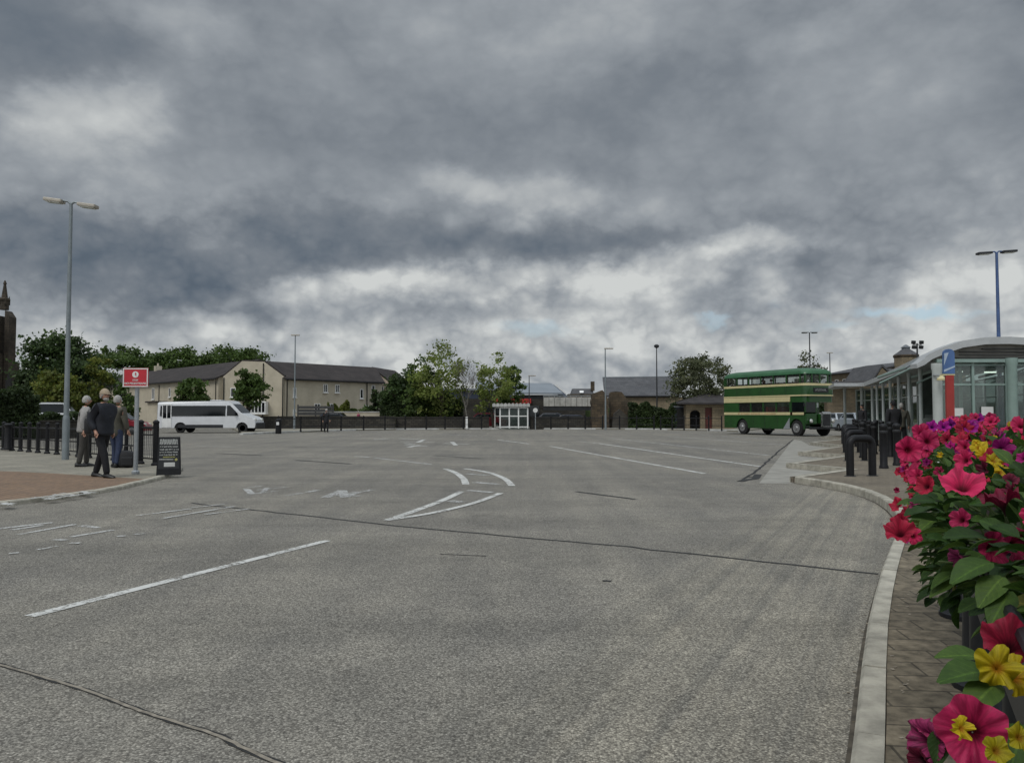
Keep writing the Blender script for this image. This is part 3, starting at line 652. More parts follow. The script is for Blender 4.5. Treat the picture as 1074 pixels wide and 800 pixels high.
def tree(kind, loc, H, Rx, leaf, label, cat='tree', group=None, trunk_h=.3, size=.22, nclump=90, per=110, shape='round', barkm='bark', flat=1.0, gap=.0, zc=None, clump=.16):
    root = thing(kind, label, cat, loc, group=group)
    th = H*trunk_h; rz = (H-th)/2; zc = th+rz if zc is None else zc
    mb, tips = branches((0, 0, -.1), 0, H*.42 if shape != 'cone' else H*.9, .9, 3, int(abs(loc[0])*17+abs(loc[1])), H*.022+.04)
    # keep limbs inside the crown
    lim = []
    for v in mb.v:
        x, y, z = v; k = 1.0
        zz_ = (z-zc)/(rz*1.0)
        rr = Rx*.92*math.sqrt(max(.02, 1-min(1, zz_*zz_))) if z > th else 10
        d = math.hypot(x, y)
        if d > rr: k = rr/d
        lim.append((x*k, y*k, min(z, zc+rz*.9)))
    mb.v = lim
    obj('trunk', mb, barkm, root, smooth=True)
    cs = []
    rd = np.random.default_rng(int(abs(loc[0])*31+abs(loc[1])*7+H*10))
    for i in range(nclump):
        u = rd.normal(size=3); u /= np.linalg.norm(u); rad = rd.uniform(.35, 1.0)**.6
        if shape == 'umbrella': u[2] = abs(u[2])*.9-.25*rd.random()
        c = np.array([u[0]*Rx*rad, u[1]*Rx*rad, u[2]*rz*rad])
        if shape == 'cone':
            t = rd.random()**1.4; rr = Rx*(1-t)**.85*rd.uniform(.3, 1); a = rd.random()*6.28; c = np.array([rr*math.cos(a), rr*math.sin(a), (t*2-1)*rz])
        if shape == 'wild':
            c *= 1+.22*math.sin(u[0]*5+H)*math.cos(u[2]*6+1.3)+rd.normal()*.08
        c[2] += zc
        cr_ = clump*Rx*2*rd.uniform(.5, 1.25)
        if shape == 'cone': cr_ = Rx*.25
        k = int(per*rd.uniform(.5, 1.3)); g = rd.normal(size=(k, 3))*np.array([cr_, cr_, cr_*.62*flat])*.55
        cs.append(c+g)
    cs = np.concatenate(cs); cs = cs[cs[:, 2] > .25]
    leaf_mesh('crown', cs, None, size, leaf, root)
    return root
def at(px, Y, z=0): return (((px-537)/836)*Y, Y, z)
def hpx(py, Y): return W(537, py, Y).z
# left: big dark conifer-like tree with yellow bush in front, church side
tree('broadleaf_tree', at(68, 72), hpx(357, 72), 3.6, 'leaf_dark', 'big dark dense tree with a broad crown between church and terraced houses', trunk_h=.06, nclump=150, per=190, shape='wild', size=.2)
tree('conifer_tree', at(38, 70), hpx(374, 70), 2.0, 'leaf_hedge', 'dark slim tree on the left flank of the big dark tree', trunk_h=.05, nclump=70, per=150, shape='wild', size=.2)
tree('yellow_green_tree', at(64, 64), hpx(392, 64), 2.0, 'leaf_yellow', 'low yellow-green tree in front of the big dark tree', trunk_h=.08, nclump=70, per=130, shape='wild', size=.17)
tree('yellow_green_tree', at(100, 66), hpx(378, 66), 1.35, 'leaf_yellow', 'yellow-green tree beside the red sign on the dark tree right edge', trunk_h=.2, nclump=50, per=110, shape='wild', size=.17)
for px, Y, top, r, lb in [(128, 135, 360, 5.6, 'spreading airy tree behind terrace roof, nearest the red sign'), (186, 135, 361, 4.6, 'spreading tree behind terrace roof, between two wider ones'), (245, 135, 359.5, 6.0, 'widest spreading tree behind the terrace roof beside the pale gable'), (160, 150, 374, 4.0, 'low dark crown filling the dip between two spreading trees'), (214, 150, 372, 4.5, 'low dark crown just left of the widest spreading tree')]:
    tree('spreading_tree', at(px, Y), hpx(top, Y), r, 'leaf_mid' if r > 4.55 else 'leaf_dark', lb, group='trees behind the terraced houses', trunk_h=.45, nclump=62, per=95, shape='umbrella', size=.3, clump=.10)
tree('street_tree', at(201, 66), hpx(394, 66), 1.25, 'leaf_mid', 'young green tree behind the white minibus', trunk_h=.35, nclump=46, per=90, shape='wild', size=.17, zc=3.0)
tree('street_tree', at(262, 67), hpx(388, 67), 1.25, 'leaf_mid', 'compact green tree in front of the pale gable bay window', trunk_h=.38, nclump=60, per=110, shape='wild', size=.16)
tree('street_tree', at(130, 60), hpx(404, 60), .95, 'leaf_mid', 'slender light green tree right behind the red sign', trunk_h=.2, nclump=40, per=70, shape='wild', size=.15)
tree('small_conifer', at(393, 76), hpx(409, 76), .75, 'leaf_hedge', 'small dark cone-shaped conifer by the terrace end', trunk_h=.03, nclump=80, per=60, shape='cone', size=.14)
tree('broadleaf_tree', at(421, 75), hpx(388, 75), 1.9, 'leaf_dark', 'dark green tree left of the airy spring tree', trunk_h=.12, nclump=70, per=130, shape='wild', size=.18)
tree('spring_tree', at(461, 71), hpx(362, 71), 2.5, 'leaf_spring', 'tall airy tree with fresh yellow-green leaves, left of the bare tree', trunk_h=.18, nclump=120, per=48, shape='wild', size=.14, clump=.13)
tree('broadleaf_tree', at(441, 72), hpx(375, 72), 1.5, 'leaf_mid', 'mid green tree half hidden by the tall airy tree', trunk_h=.1, nclump=50, per=80, shape='wild', size=.16)
tree('spring_tree', at(519, 71), hpx(371, 71), 1.9, 'leaf_spring', 'airy yellow-green tree just behind the white bus shelter', trunk_h=.25, nclump=85, per=42, shape='wild', size=.14, clump=.14)
tree('spring_tree', at(534, 74), hpx(383, 74), 1.3, 'leaf_mid', 'small fuller green tree over the shelter roof corner', trunk_h=.3, nclump=45, per=70, shape='wild', size=.15)
# bare tree
bt = thing('bare_tree', 'leafless grey tree with fine upright twigs between two green trees', 'tree', at(492, 70))
mb, tips = branches((0, 0, -.1), 0, 2.9, .42, 3, 11, .1, up=1.5, n0=6)
obj('trunk', mb, 'bark_pale', bt, smooth=True)
tw = MB(); rdd = random.Random(5)
for t in tips:
    if rdd.random() < .55:
        d = Vector((rdd.gauss(0, .3), rdd.gauss(0, .3), rdd.uniform(.3, .8))); tw.tube([t, t+d*.5, t+d*1.1+Vector((rdd.gauss(0, .06), 0, .05))], [.014, .01, .006], 3, cap=False)
obj('twigs', tw, 'bark_pale', bt)
tree('olive_tree', at(735, 72), hpx(371, 72), 2.9, 'leaf_olive', 'round olive-grey tree behind the small stone building and bus', trunk_h=.16, nclump=210, per=70, shape='round', size=.13, clump=.1)
tree('sparse_tree', at(846, 95), hpx(373, 95), 1.9, 'leaf_olive', 'small sparse brown-green tree top showing above the bus roof', trunk_h=.3, nclump=40, per=45, shape='wild', size=.2)
def hedge(name, pts, wd, h, m, label, cat='hedge', n=9000, size=.13, bumpy=.25):
    pts = [Vector(p) for p in pts]; L = [(b-a).length for a, b in zip(pts[:-1], pts[1:])]; T = sum(L); base = pts[0]
    root = thing(name, label, cat, base)
    cs = []
    for i in range(n):
        t = random.random()*T; k = 0
        while k < len(L)-1 and t > L[k]: t -= L[k]; k += 1
        d = (pts[k+1]-pts[k]).normalized(); p = pts[k]+d*t; nn = Vector((-d.y, d.x, 0))
        hh = h*(1+bumpy*noise.noise(p*.9)+bumpy*.6*noise.noise(p*2.7))
        s = random.choice((0, 1, 2)); u = random.uniform(-1, 1)
        if s == 0: q = p+nn*u*wd/2+Vector((0, 0, hh*random.uniform(.9, 1.03)))
        else: q = p+nn*((-1) if nn.y > 0 else 1)*wd/2*random.uniform(.6, 1.1)+Vector((0, 0, hh*random.random()))
        cs.append(q-base)
    core = MB()
    for k in range(len(L)):
        a, b = pts[k]-base, pts[k+1]-base; d = (b-a).normalized(); nn = Vector((-d.y, d.x, 0))*wd*.33
        core.extr([a-nn, a+nn, b+nn, b-nn], (0, 0, h*.8))
    obj('stems', core, 'leaf_hedge', root)
    leaf_mesh('foliage', [tuple(c) for c in cs], None, size, m, root)
    return root
hedge('hedge', [at(-60, 40), at(38, 43)], 1.3, 2.35, 'leaf_hedge', 'tall dark green hedge at the left edge below the church', n=16000, size=.11)
hedge('hedge', [at(28, 46), at(120, 50)], 1.0, 1.25, 'leaf_hedge', 'lower dark hedge behind the three waiting people', n=9000, size=.11)
hedge('golden_bush', [at(344, 74), at(366, 74.5)], 1.4, 2.3, 'leaf_yellow', 'golden yellow bush against the terrace wall', 'bush', n=5000, bumpy=.6)
hedge('hedge', [at(366, 75), at(386, 77)], 1.2, 1.9, 'leaf_mid', 'green bush right of the golden bush', 'bush', n=3500, bumpy=.5)
hedge('hedge', [at(400, 73.5), at(486, 73.5)], 1.6, 2.2, 'leaf_hedge', 'dark shrub belt under the trees behind the low wall', 'shrubs', n=12000, bumpy=.5)
hedge('shrub', [at(440, 72.3), at(476, 72.3)], 1.2, 2.9, 'leaf_mid', 'brownish green shrub at the foot of the tall airy tree', 'shrub', n=6000, bumpy=.6)

# ================= church =================
ct = thing('church_tower', 'dark gothic church tower with pinnacled corner, cut by the left edge', 'church', at(-8, 90))
def wbox(mb, px0, px1, y0, y1, Y, depth, z0=None, z1=None):
    a = W(px0, y1, Y); b = W(px1, y0, Y); b.x = W(px1, y0, Y+depth).x; a.x -= 5; zz0 = a.z if z0 is None else z0; zz1 = b.z if z1 is None else z1
    return mb.box(((a.x+b.x)/2, Y+depth/2, (zz0+zz1)/2), (b.x-a.x, depth, zz1-zz0))
mb = MB(); wbox(mb, -60, 9, 325, 450, 90, 7, z0=0); wbox(mb, -64, 16.5, 368, 450, 89.2, 8.6, z0=0)
obj('tower_wall', mb, 'church_stone', ct, world=True)
mb = MB(); a = W(9, 328, 96); b = W(13.5, 333, 96)
mb.box(((a.x+b.x)/2, 96, (b.z+4)/2), (b.x-a.x, 1.4, b.z-4)); mb.extr([(a.x, 95.3, b.z), (b.x, 95.3, b.z), (a.x, 95.3, a.z+.2)], (0, 1.4, 0)); a = W(13, 380, 97); b = W(17.5, 380, 97); mb2 = MB().box(((a.x+b.x)/2, 96.8, b.z/2), (b.x-a.x, 1.6, b.z)); obj('buttress', mb2, 'church_stone', ct, world=True)
obj('buttress', mb, 'church_stone', ct, world=True)
mb = MB(); p = W(4.5, 325, 96.6); t = W(4.5, 294, 96.6)
mb.lathe((p.x, p.y, p.z), [(.5, 0), (.5, 1.1), (.62, 1.15), (.62, 1.35), (.36, 1.5), (.14, (t.z-p.z)*.86), (.22, (t.z-p.z)*.88), (.05, t.z-p.z)], 8)
for k in range(4):
    a_ = k*math.pi/2+.78; mb.lathe((p.x+.5*math.cos(a_), p.y+.5*math.sin(a_), p.z+.6), [(.13, 0), (.13, .6), (.02, 1.1)], 5)
obj('pinnacle', mb, 'church_stone', ct, world=True, smooth=False)
mb = MB(); wbox(mb, -64, 17.5, 366, 368.5, 88.9, 9.2); wbox(mb, -60, 9.4, 340, 342, 89.7, 7.6); obj('string_course', mb, 'church_stone', ct, world=True)
mb = MB(); a = W(2, 392, 89.17); 
for dx in (-1.4, .45): mb.extr([(a.x+dx, 89.12, 3.2), (a.x+dx+.6, 89.12, 3.2), (a.x+dx+.6, 89.12, 5.1), (a.x+dx+.3, 89.12, 5.9), (a.x+dx, 89.12, 5.1)], (0, .2, 0))
obj('lancet_window', mb, 'dark_void', ct, world=True)

# ================= terraced houses =================
def V3(p, z): return Vector((p[0], p[1], z))
def wall_windows(root, A, B, specs, out, frame_w=.06):
    """windows set on a wall running A->B (z=0); specs: (t, z0, w, h, panes)"""
    d = (B-A); L = d.length; d = d/L; n_ = Vector((d.y, -d.x, 0))*out
    rz = math.atan2(d.y, d.x)
    for t, z0, w_, h_, nb in specs:
        c = A+d*L*t+Vector((0, 0, z0+h_/2))
        fr = MB(); q = c+n_*.03
        for s in (-1, 1): fr.box(q+d*s*(w_/2-frame_w/2), (frame_w, .1, h_), rz)
        for s in (-1, 1): fr.box(q+Vector((0, 0, s*(h_/2-frame_w/2))), (w_-2*frame_w, .096, frame_w), rz)
        for k in range(1, nb): fr.box(q+d*(-w_/2+w_*k/nb), (frame_w*.8, .09, h_-2*frame_w), rz)
        fr.box(c+n_*.07+Vector((0, 0, -h_/2-.05)), (w_+.16, .18, .08), rz)
        wd = obj('window', fr, 'white_frame', root, world=True)
        gl_ = MB().box(c+n_*.012, (w_-frame_w*2+.01, .03, h_-frame_w*2+.01), rz); obj('pane', gl_, 'dark_glass', wd, world=True)
def roofed(root, A, B, depth, eave, ridge, wallm, roofm, hip=0.0, ov=.3, ridge_frac=.5, gable=True, ext=0.0):
    d = (B-A); L = d.length; d /= L; n_ = Vector((-d.y, d.x, 0)); C_ = B+n_*depth; D = A+n_*depth
    up = lambda p, z: Vector((p.x, p.y, z))
    r0 = A+n_*depth*ridge_frac; r1 = B+n_*depth*ridge_frac+d*ext
    w_ = MB(); w_.add([up(A, 0), up(B, 0), up(C_, 0), up(D, 0), up(A, eave), up(B, eave), up(C_, eave), up(D, eave), up(r0, ridge-.12), up(r1, ridge-.12)],
        [(0, 1, 5, 4), (1, 2, 6, 9, 5), (2, 3, 7, 6), (3, 0, 4, 8, 7)])
    obj('wall', w_, wallm, root, world=True)
    r = MB(); sl = (ridge-eave)/(depth*ridge_frac); th = .14
    a0 = A-n_*ov-d*ov*.5; a1 = B-n_*ov+d*ov*.5; q0 = r0-d*ov*.5; q1 = r1+d*ov*.5; b0 = D+n_*ov-d*ov*.5; b1 = C_+n_*ov+d*ov*.5; ez = eave-sl*ov
    for (u0, u1, z0), (v0, v1, z1) in (((a0, a1, ez), (q0, q1, ridge)), ((b0, b1, ez), (q0, q1, ridge))):
        r.add([up(u0, z0), up(u1, z0), up(v1, z1), up(v0, z1), up(u0, z0+th), up(u1, z0+th), up(v1, z1+th), up(v0, z1+th)], [(0, 1, 2, 3), (4, 5, 6, 7), (0, 1, 5, 4), (1, 2, 6, 5), (0, 3, 7, 4)])
    rf = obj('roof', r, roofm, root, world=True)
    g = MB(); g.tube([up(a0-n_*.06, ez+.02), up(a1-n_*.06, ez+.02)], .07, 6); obj('gutter', g, 'black_paint', root, world=True)
    return n_
def drainpipe(root, p, h): obj('drainpipe', MB().tube([(p.x, p.y, 0), (p.x, p.y, h)], .05, 6), 'black_paint', root, world=True)
# wing A runs away to the left, wing B runs away to the right, the pale gable block joins them
PA0 = Vector((-57.8, 109, 0)); PA1 = Vector((-28.9, 78.4, 0))
hA = thing('terraced_house', 'long cream rendered terrace with dark roof receding left behind the minibus', 'house', tuple((PA0+PA1)/2), group='cream rendered terraced houses')
roofed(hA, PA0, PA1, 8.5, hpx(395, 78.4)-.1, hpx(378, 81.3), 'render_cream', 'roof_tile', ridge_frac=.5)
wall_windows(hA, PA0, PA1, [(.2, 3.0, .7, 1.3, 2), (.33, 3.0, .7, 1.3, 2), (.45, 3.2, .55, .9, 1), (.58, 3.0, .7, 1.3, 2), (.70, 3.2, .5, 1.0, 1), (.80, 3.0, .7, 1.2, 2), (.9, 3.0, .7, 1.2, 2), (.40, 1.0, 1.2, 1.1, 3), (.66, 1.0, 1.2, 1.1, 3), (.87, .9, 1.2, 1.1, 3)], 1)
for t in (.38, .62, .985):
    q = PA0.lerp(PA1, t)+Vector((.05, -.1, 0)); drainpipe(hA, q, 4.6)
mb = MB(); q = PA0.lerp(PA1, .64); mb.box(q+Vector((-.3, -.5, 1.4)), (3.0, 1.0, 2.4), math.atan2(-30.6, 28.9)); obj('porch', mb, 'render_cream', hA, world=True)
mb = MB(); mb.box(q+Vector((-.3, -.55, 2.68)), (3.3, 1.4, .16), math.atan2(-30.6, 28.9)); obj('porch_roof', mb, 'roof_tile', hA, world=True)
ch = MB(); q = PA0.lerp(PA1, .32)+Vector((3, 3.2, 0)); ch.box(q+Vector((0, 0, hpx(378, 81.3)+.25)), (.8, .6, .9), .75); ch.lathe((q.x, q.y, hpx(378, 81.3)+.7), [(.12, 0), (.1, .35)], 8); obj('chimney', ch, 'render_cream', hA, world=True)
# centre gable block
cb_ = thing('gable_house', 'cream gabled block with white bay window joining the two terraces', 'house', at(266, 78))
fx = [W(234, 395, 78), W(254, 378.6, 78), W(277, 379.4, 78), W(298, 395, 78)]
base0 = Vector((fx[0].x, 78, 0)); base1 = Vector((fx[3].x, 78, 0))
mb = MB().extr([base0, fx[0], fx[1], fx[2], fx[3], base1], (0, 9, 0)); obj('wall', mb, 'render_cream', cb_, world=True)
rf = MB()
for a, b in ((fx[0], fx[1]), (fx[1], fx[2]), (fx[2], fx[3])):
    d = (b-a).normalized(); n_ = Vector((-d.z, 0, d.x)); a2 = a; b2 = b
    rf.extr([a2+n_*.01+Vector((0, .1, 0)), b2+n_*.01+Vector((0, .1, 0)), b2+n_*.14+Vector((0, .1, 0)), a2+n_*.14+Vector((0, .1, 0))], (0, 9.1, 0))
obj('roof', rf, 'roof_tile', cb_, world=True)
mid = W(276, 400, 77.93)
drainpipe(cb_, Vector((mid.x, 77.93, 0)), 6.3); drainpipe(cb_, Vector((fx[3].x-.1, 77.93, 0)), 4.9); drainpipe(cb_, Vector((fx[0].x+.1, 77.93, 0)), 4.9)
bw = MB(); c = W(270.5, 427.5, 77.6); bw.box((c.x, 77.55, c.z-.55), (1.8, .9, .2)); bw.box((c.x, 77.55, c.z+.55), (1.8, .9, .12))
for k in range(6): bw.box((c.x-.83+k*.332, 77.14, c.z), (.07, .07, 1.0))
for s in (-1, 1): bw.box((c.x+s*.86, 77.55, c.z), (.06, .75, 1.0))
bw_o = obj('bay_window', bw, 'white_frame', cb_, world=True); obj('pane', MB().box((c.x, 77.6, c.z), (1.64, .84, .98)), 'dark_glass', bw_o, world=True)
wall_windows(cb_, base0, base1, [(.17, 3.0, .5, .9, 1)], 1)
PB0 = Vector((fx[3].x+.05, 78.1, 0)); PB1 = Vector((-14.3, 87.5, 0))
hB = thing('terraced_house', 'cream rendered terrace with small white windows receding right of the gable block', 'house', tuple((PB0+PB1)/2), group='cream rendered terraced houses')
PBn = roofed(hB, PB0, PB1, 7.5, hpx(396, 78.1)-.05, hpx(380, 80.5), 'render_cream', 'roof_tile', ext=2.08)
wall_windows(hB, PB0, PB1, [(.09, 3.0, .35, .95, 1), (.09, .9, .35, .9, 1), (.39, 3.55, .5, .85, 2), (.51, 3.55, .5, .85, 2), (.77, 3.0, .4, 1.0, 1), (.9, 3.6, .45, .85, 1), (.31, 1.3, .7, 1.1, 2), (.44, 1.3, .6, 1.1, 2), (.82, 1.5, .6, .8, 2), (.93, 1.3, .55, 1.1, 1)], 1)
drainpipe(hB, PB0.lerp(PB1, .83)+Vector((.05, -.08, 0)), 4.9); drainpipe(hB, PB0.lerp(PB1, .02)+Vector((.05, -.08, 0)), 4.9)
PC1 = Vector((-12.9, 84.5, 0)); PC0 = Vector((-14.25, 87.4, 0))
hC = thing('terraced_house', 'cream end house with a sloping gable facing the trees', 'house', tuple(PC0), group='cream rendered terraced houses')
g0, g1, g2 = W(391, 386.3, 92), W(407.5, 400.5, 91), W(407.5, 440, 91)
mb = MB().extr([(g0.x, 92, 0), (g0.x, 92, g0.z), (g1.x, 91, g1.z), (g1.x, 91, 0)], (1.5, 8, 0)); obj('wall', mb, 'render_pink', hC, world=True)
mb = MB().extr([(g0.x-.1, 91.9, g0.z+.02), (g0.x-.1, 91.9, g0.z+.18), (g1.x+.15, 90.9, g1.z+.14), (g1.x+.15, 90.9, g1.z-.02)], (1.5, 8.2, 0)); obj('roof', mb, 'roof_tile', hC, world=True)
wall_windows(hC, Vector((g0.x, 92, 0)), Vector((g1.x, 91, 0)), [(.6, 3.55, .5, .95, 2), (.62, 1.3, .6, 1.0, 2)], 1)
gw = thing('garden_wall', 'low cream garden wall in front of the terrace bushes', 'wall', at(340, 73.2))
obj('wall_body', MB().box((-16.0, 73.4, .75), (8.0, .2, 1.5)), 'render_cream', gw, world=True); obj('coping', MB().box((-16.0, 73.4, 1.54), (8.1, .3, .075)), 'concrete_pale', gw, world=True)
fn = thing('garden_fence', 'dark slatted garden fence in front of the right-hand terrace', 'fence', at(325, 72.6))
mb = MB()
for k in range(5): mb.box((-17.9+0, 72.6, .75+k*.3), (3.1, .03, .24))
obj('fence_panel', mb, 'dark_cladding', fn, world=True)
for x in (-19.5, -17.9, -16.3): obj('post', MB().box((x, 72.66, 1.1), (.12, .08, 2.2)), 'dark_cladding', fn, world=True)
# ================= low stone walls behind the far railings =================
def stone_wall(name, pts, h, label, th=.4, m='wall_stone'):
    pts = [Vector(p) for p in pts]; base = pts[0]; root = thing(name, label, 'wall', base)
    w_ = MB(); c_ = MB()
    for a, b in zip(pts[:-1], pts[1:]):
        d = (b-a).normalized(); n_ = Vector((-d.y, d.x, 0))*th/2; k = n_*1.25
        w_.extr([a-n_, a+n_, b+n_, b-n_], (0, 0, h)); z = Vector((0, 0, h+.003)); c_.extr([a-k+z, a+k+z, b+k+z, b-k+z], (0, 0, .1))
    obj('stonework', w_, m, root, world=True); obj('coping', c_, 'wall_stone', root, world=True); return root
stone_wall('stone_wall', [at(262, 68), at(415, 69.5)], 1.05, 'low dark stone wall running behind the railings below the terrace')
stone_wall('stone_wall', [at(415.6, 70), at(513, 70)], 1.0, 'low dark stone wall below the spring trees')
stone_wall('stone_wall', [at(556, 70), at(626, 71)], 1.0, 'low dark stone wall between bus shelter and broken stone pier')
stone_wall('stone_wall', [at(-100, 38), at(128, 47)], .9, 'low dark stone wall behind the left-hand railings')
# ================= middle: retail shed, footbridge, stone ramp walls, station building =================
sh = thing('retail_shed', 'wide grey-roofed shed with dark walls behind the bus shelter', 'building', at(530, 92))
e0 = W(505, 415, 92); e1 = W(592, 414, 92)
obj('wall', MB().box(((e0.x+e1.x)/2, 97, e1.z/2), (e1.x-e0.x, 10, e1.z)), 'dark_cladding', sh, world=True)
a = W(500, 413.5, 91.6); b = W(590, 413.5, 91.6); c = W(578, 403.5, 98); d = W(500, 402.5, 98)
a2 = W(592, 410, 93)
obj('roof', MB().add([a, b, c, d, a+Vector((0, 0, .2)), b+Vector((0, 0, .2)), c+Vector((0, 0, .2)), d+Vector((0, 0, .2))], [(0, 1, 2, 3), (4, 5, 6, 7), (0, 1, 5, 4), (1, 2, 6, 5), (3, 0, 4, 7)]), 'sheet_roof', sh, world=True)
obj('fascia', MB().extr([b, c, c+Vector((.5, 0, -1.0)), b+Vector((.3, 0, -.6))], (.4, .4, 0)), 'navy_cladding', sh, world=True)
obj('side_panel', MB().extr([W(580, 404, 99), W(585, 403.5, 99), W(594, 413, 99), W(582, 413, 99)], (0, 3, 0)), 'white_frame', sh, world=True)
ds = thing('shop_unit', 'dark low shop unit with a red strip sign above the white shelter', 'shop', at(535, 82))
obj('wall', MB().box((W(545, 430, 82).x, 85, hpx(418, 82)/2), (13.5, 6, hpx(418, 82))), 'wall_stone', ds, world=True)
r0 = W(520, 423, 81.8); r1 = W(557, 418, 81.8)
obj('fascia_sign', MB().box(((r0.x+r1.x)/2, 81.8, (r0.z+r1.z)/2), (r1.x-r0.x, .25, r1.z-r0.z), bev=.02), 'red_fascia', ds, world=True)
obj('shop_window', MB().box((W(535, 430, 82).x, 81.97, 1.2), (6, .1, 2.0)), 'dark_glass', ds, world=True)
ls = thing('shop_unit', 'grey shop unit seen through the trees left of the bare tree', 'shop', at(470, 84))
obj('wall', MB().box((W(478, 430, 84).x, 87, 1.9), (12, 6, 3.8)), 'navy_cladding', ls, world=True)
obj('roof', MB().box((W(478, 430, 84).x, 87, 3.92), (12.6, 6.6, .2)), 'sheet_roof', ls, world=True)
q = W(486, 426, 83.9); obj('fascia_sign', MB().box((q.x, 83.9, q.z), (1.7, .15, .9)), 'red_fascia', ls, world=True)
q = W(502, 432, 83.9); obj('poster', MB().box((q.x, 83.9, q.z), (.7, .12, 1.6)), 'sign_white', ls, world=True)
fb = thing('footbridge', 'pale panelled footbridge parapet over a dark underpass', 'footbridge', at(596, 77))
p0 = W(570, 416.5, 77); p1 = W(622, 416.5, 77); pb = W(596, 426, 77)
n = 9
for k in range(n):
    x0 = p0.x+(p1.x-p0.x)*k/n; x1 = p0.x+(p1.x-p0.x)*(k+1)/n
    obj('parapet_panel', MB().box(((x0+x1)/2, 77, (p0.z+pb.z)/2), (x1-x0-.03, .16, p0.z-pb.z), bev=.015), 'concrete_panel', fb, world=True)
obj('deck', MB().box(((p0.x+p1.x)/2, 78.3, pb.z-.2), (p1.x-p0.x, 2.6, .36)), 'dark_iron', fb, world=True)
hr = MB(); hr.tube([(p0.x, 77, p0.z+.14), (p1.x, 77, p0.z+.14)], .03, 6)
for k in range(10):
    x = p0.x+(p1.x-p0.x)*(k+.02)/9.1; hr.tube([(x, 77, p0.z-.05), (x, 77, p0.z+.14)], .025, 5)
obj('handrail', hr, 'galv', fb, world=True)
em = thing('embankment', 'grassy green bank under the footbridge', 'bank', at(600, 84))
obj('turf', MB().extr([W(585, 440, 84), W(640, 442, 84), W(640, 428, 84), W(600, 428, 84)], (0, 5, 0)), 'grass_ground', em, world=True)
obj('underside_wall', MB().box((W(582, 430, 84).x-1, 88, 1.4), (8, .5, 2.8)), 'dark_cladding', em, world=True)
def profile_wall(name, pxs, Y, th, m, label):
    root = thing(name, label, 'wall', at(sum(p[0] for p in pxs)/len(pxs), Y))
    P = [W(x, y, Y) for x, y in pxs]; P = [Vector((p.x, p.y, max(0, p.z))) for p in P]
    # roughen the outline a little so that it reads as broken stone
    Q = []
    for i, p in enumerate(P):
        q = P[(i+1) % len(P)]; Q.append(p); L = (q-p).length
        if p.z > .2 or q.z > .2:
            for k in range(1, int(L/.35)): r_ = p.lerp(q, k/int(L/.35)); Q.append(r_+Vector((random.gauss(0, .05), 0, random.gauss(0, .05))))
    obj('stonework', MB().extr(Q, (0, th, 0)), m, root, world=True); return root
profile_wall('stone_pier', [(621, 452), (621, 413), (627, 411), (632, 409), (636, 414), (638, 421), (639, 452)], 70, 1.4, 'sandstone_dark', 'broken brown stone pier at the end of the pale footbridge')
profile_wall('ramp_wall', [(640, 452), (640, 413), (641, 411), (652, 411), (656, 416), (664, 426), (675, 440), (683, 452)], 71, 1.1, 'sandstone_dark', 'stone ramp wall sloping down to the right beside the pier')
profile_wall('dark_buttress', [(642, 452), (644, 434), (650, 429), (660, 440), (664, 452)], 70.2, .6, 'dry_stone_dark', 'dark triangular stone buttress against the ramp wall')
ivy = hedge('ivy_hedge', [at(659, 69.5), at(708, 69.5)], 1.0, 2.0, 'leaf_hedge', 'dark ivy-covered wall between ramp wall and dark gate', 'hedge', n=9000, bumpy=.25)
st = thing('station_building', 'stone building with a long slate roof behind the ivy wall', 'building', at(670, 88))
s0 = W(634, 416, 88); s1 = W(712, 416, 88); s2 = W(709, 396.8, 94); s3 = W(632, 397.8, 94)
obj('wall', MB().box(((s0.x+s1.x)/2+.7, 93, s0.z/2), (s1.x-s0.x-.2, 9.6, s0.z-.05)), 'sandstone', st, world=True)
obj('roof', MB().add([s0+Vector((0, 0, 0)), s1, s2, s3, s0+Vector((0, 0, .15)), s1+Vector((0, 0, .15)), s2+Vector((0, 0, .15)), s3+Vector((0, 0, .15))], [(0, 1, 2, 3), (4, 5, 6, 7), (0, 1, 5, 4), (1, 2, 6, 5), (3, 0, 4, 7)]), 'slate', st, world=True)
obj('ridge', MB().tube([s3+Vector((0, 0, .17)), s2+Vector((0, 0, .17))], .12, 6), 'lead_grey', st, world=True)
obj('gutter', MB().tube([s0+Vector((0, -.08, .03)), s1+Vector((0, -.08, .03))], .08, 6), 'black_paint', st, world=True)
dg = thing('cabin', 'small dark cabin between the ivy wall and the little stone building', 'cabin', at(714, 69))
obj('wall', MB().box((W(714, 430, 69).x, 70, hpx(427, 69)/2), (1.05, 2, hpx(427, 69)), bev=.02), 'navy_cladding', dg, world=True)
obj('roof', MB().box((W(714, 430, 69).x, 70, hpx(427, 69)+.055), (1.25, 2.2, .1)), 'lead_grey', dg, world=True)
obj('door', MB().box((W(714, 430, 69).x, 68.97, .95), (.7, .05, 1.8)), 'dark_void', dg, world=True)
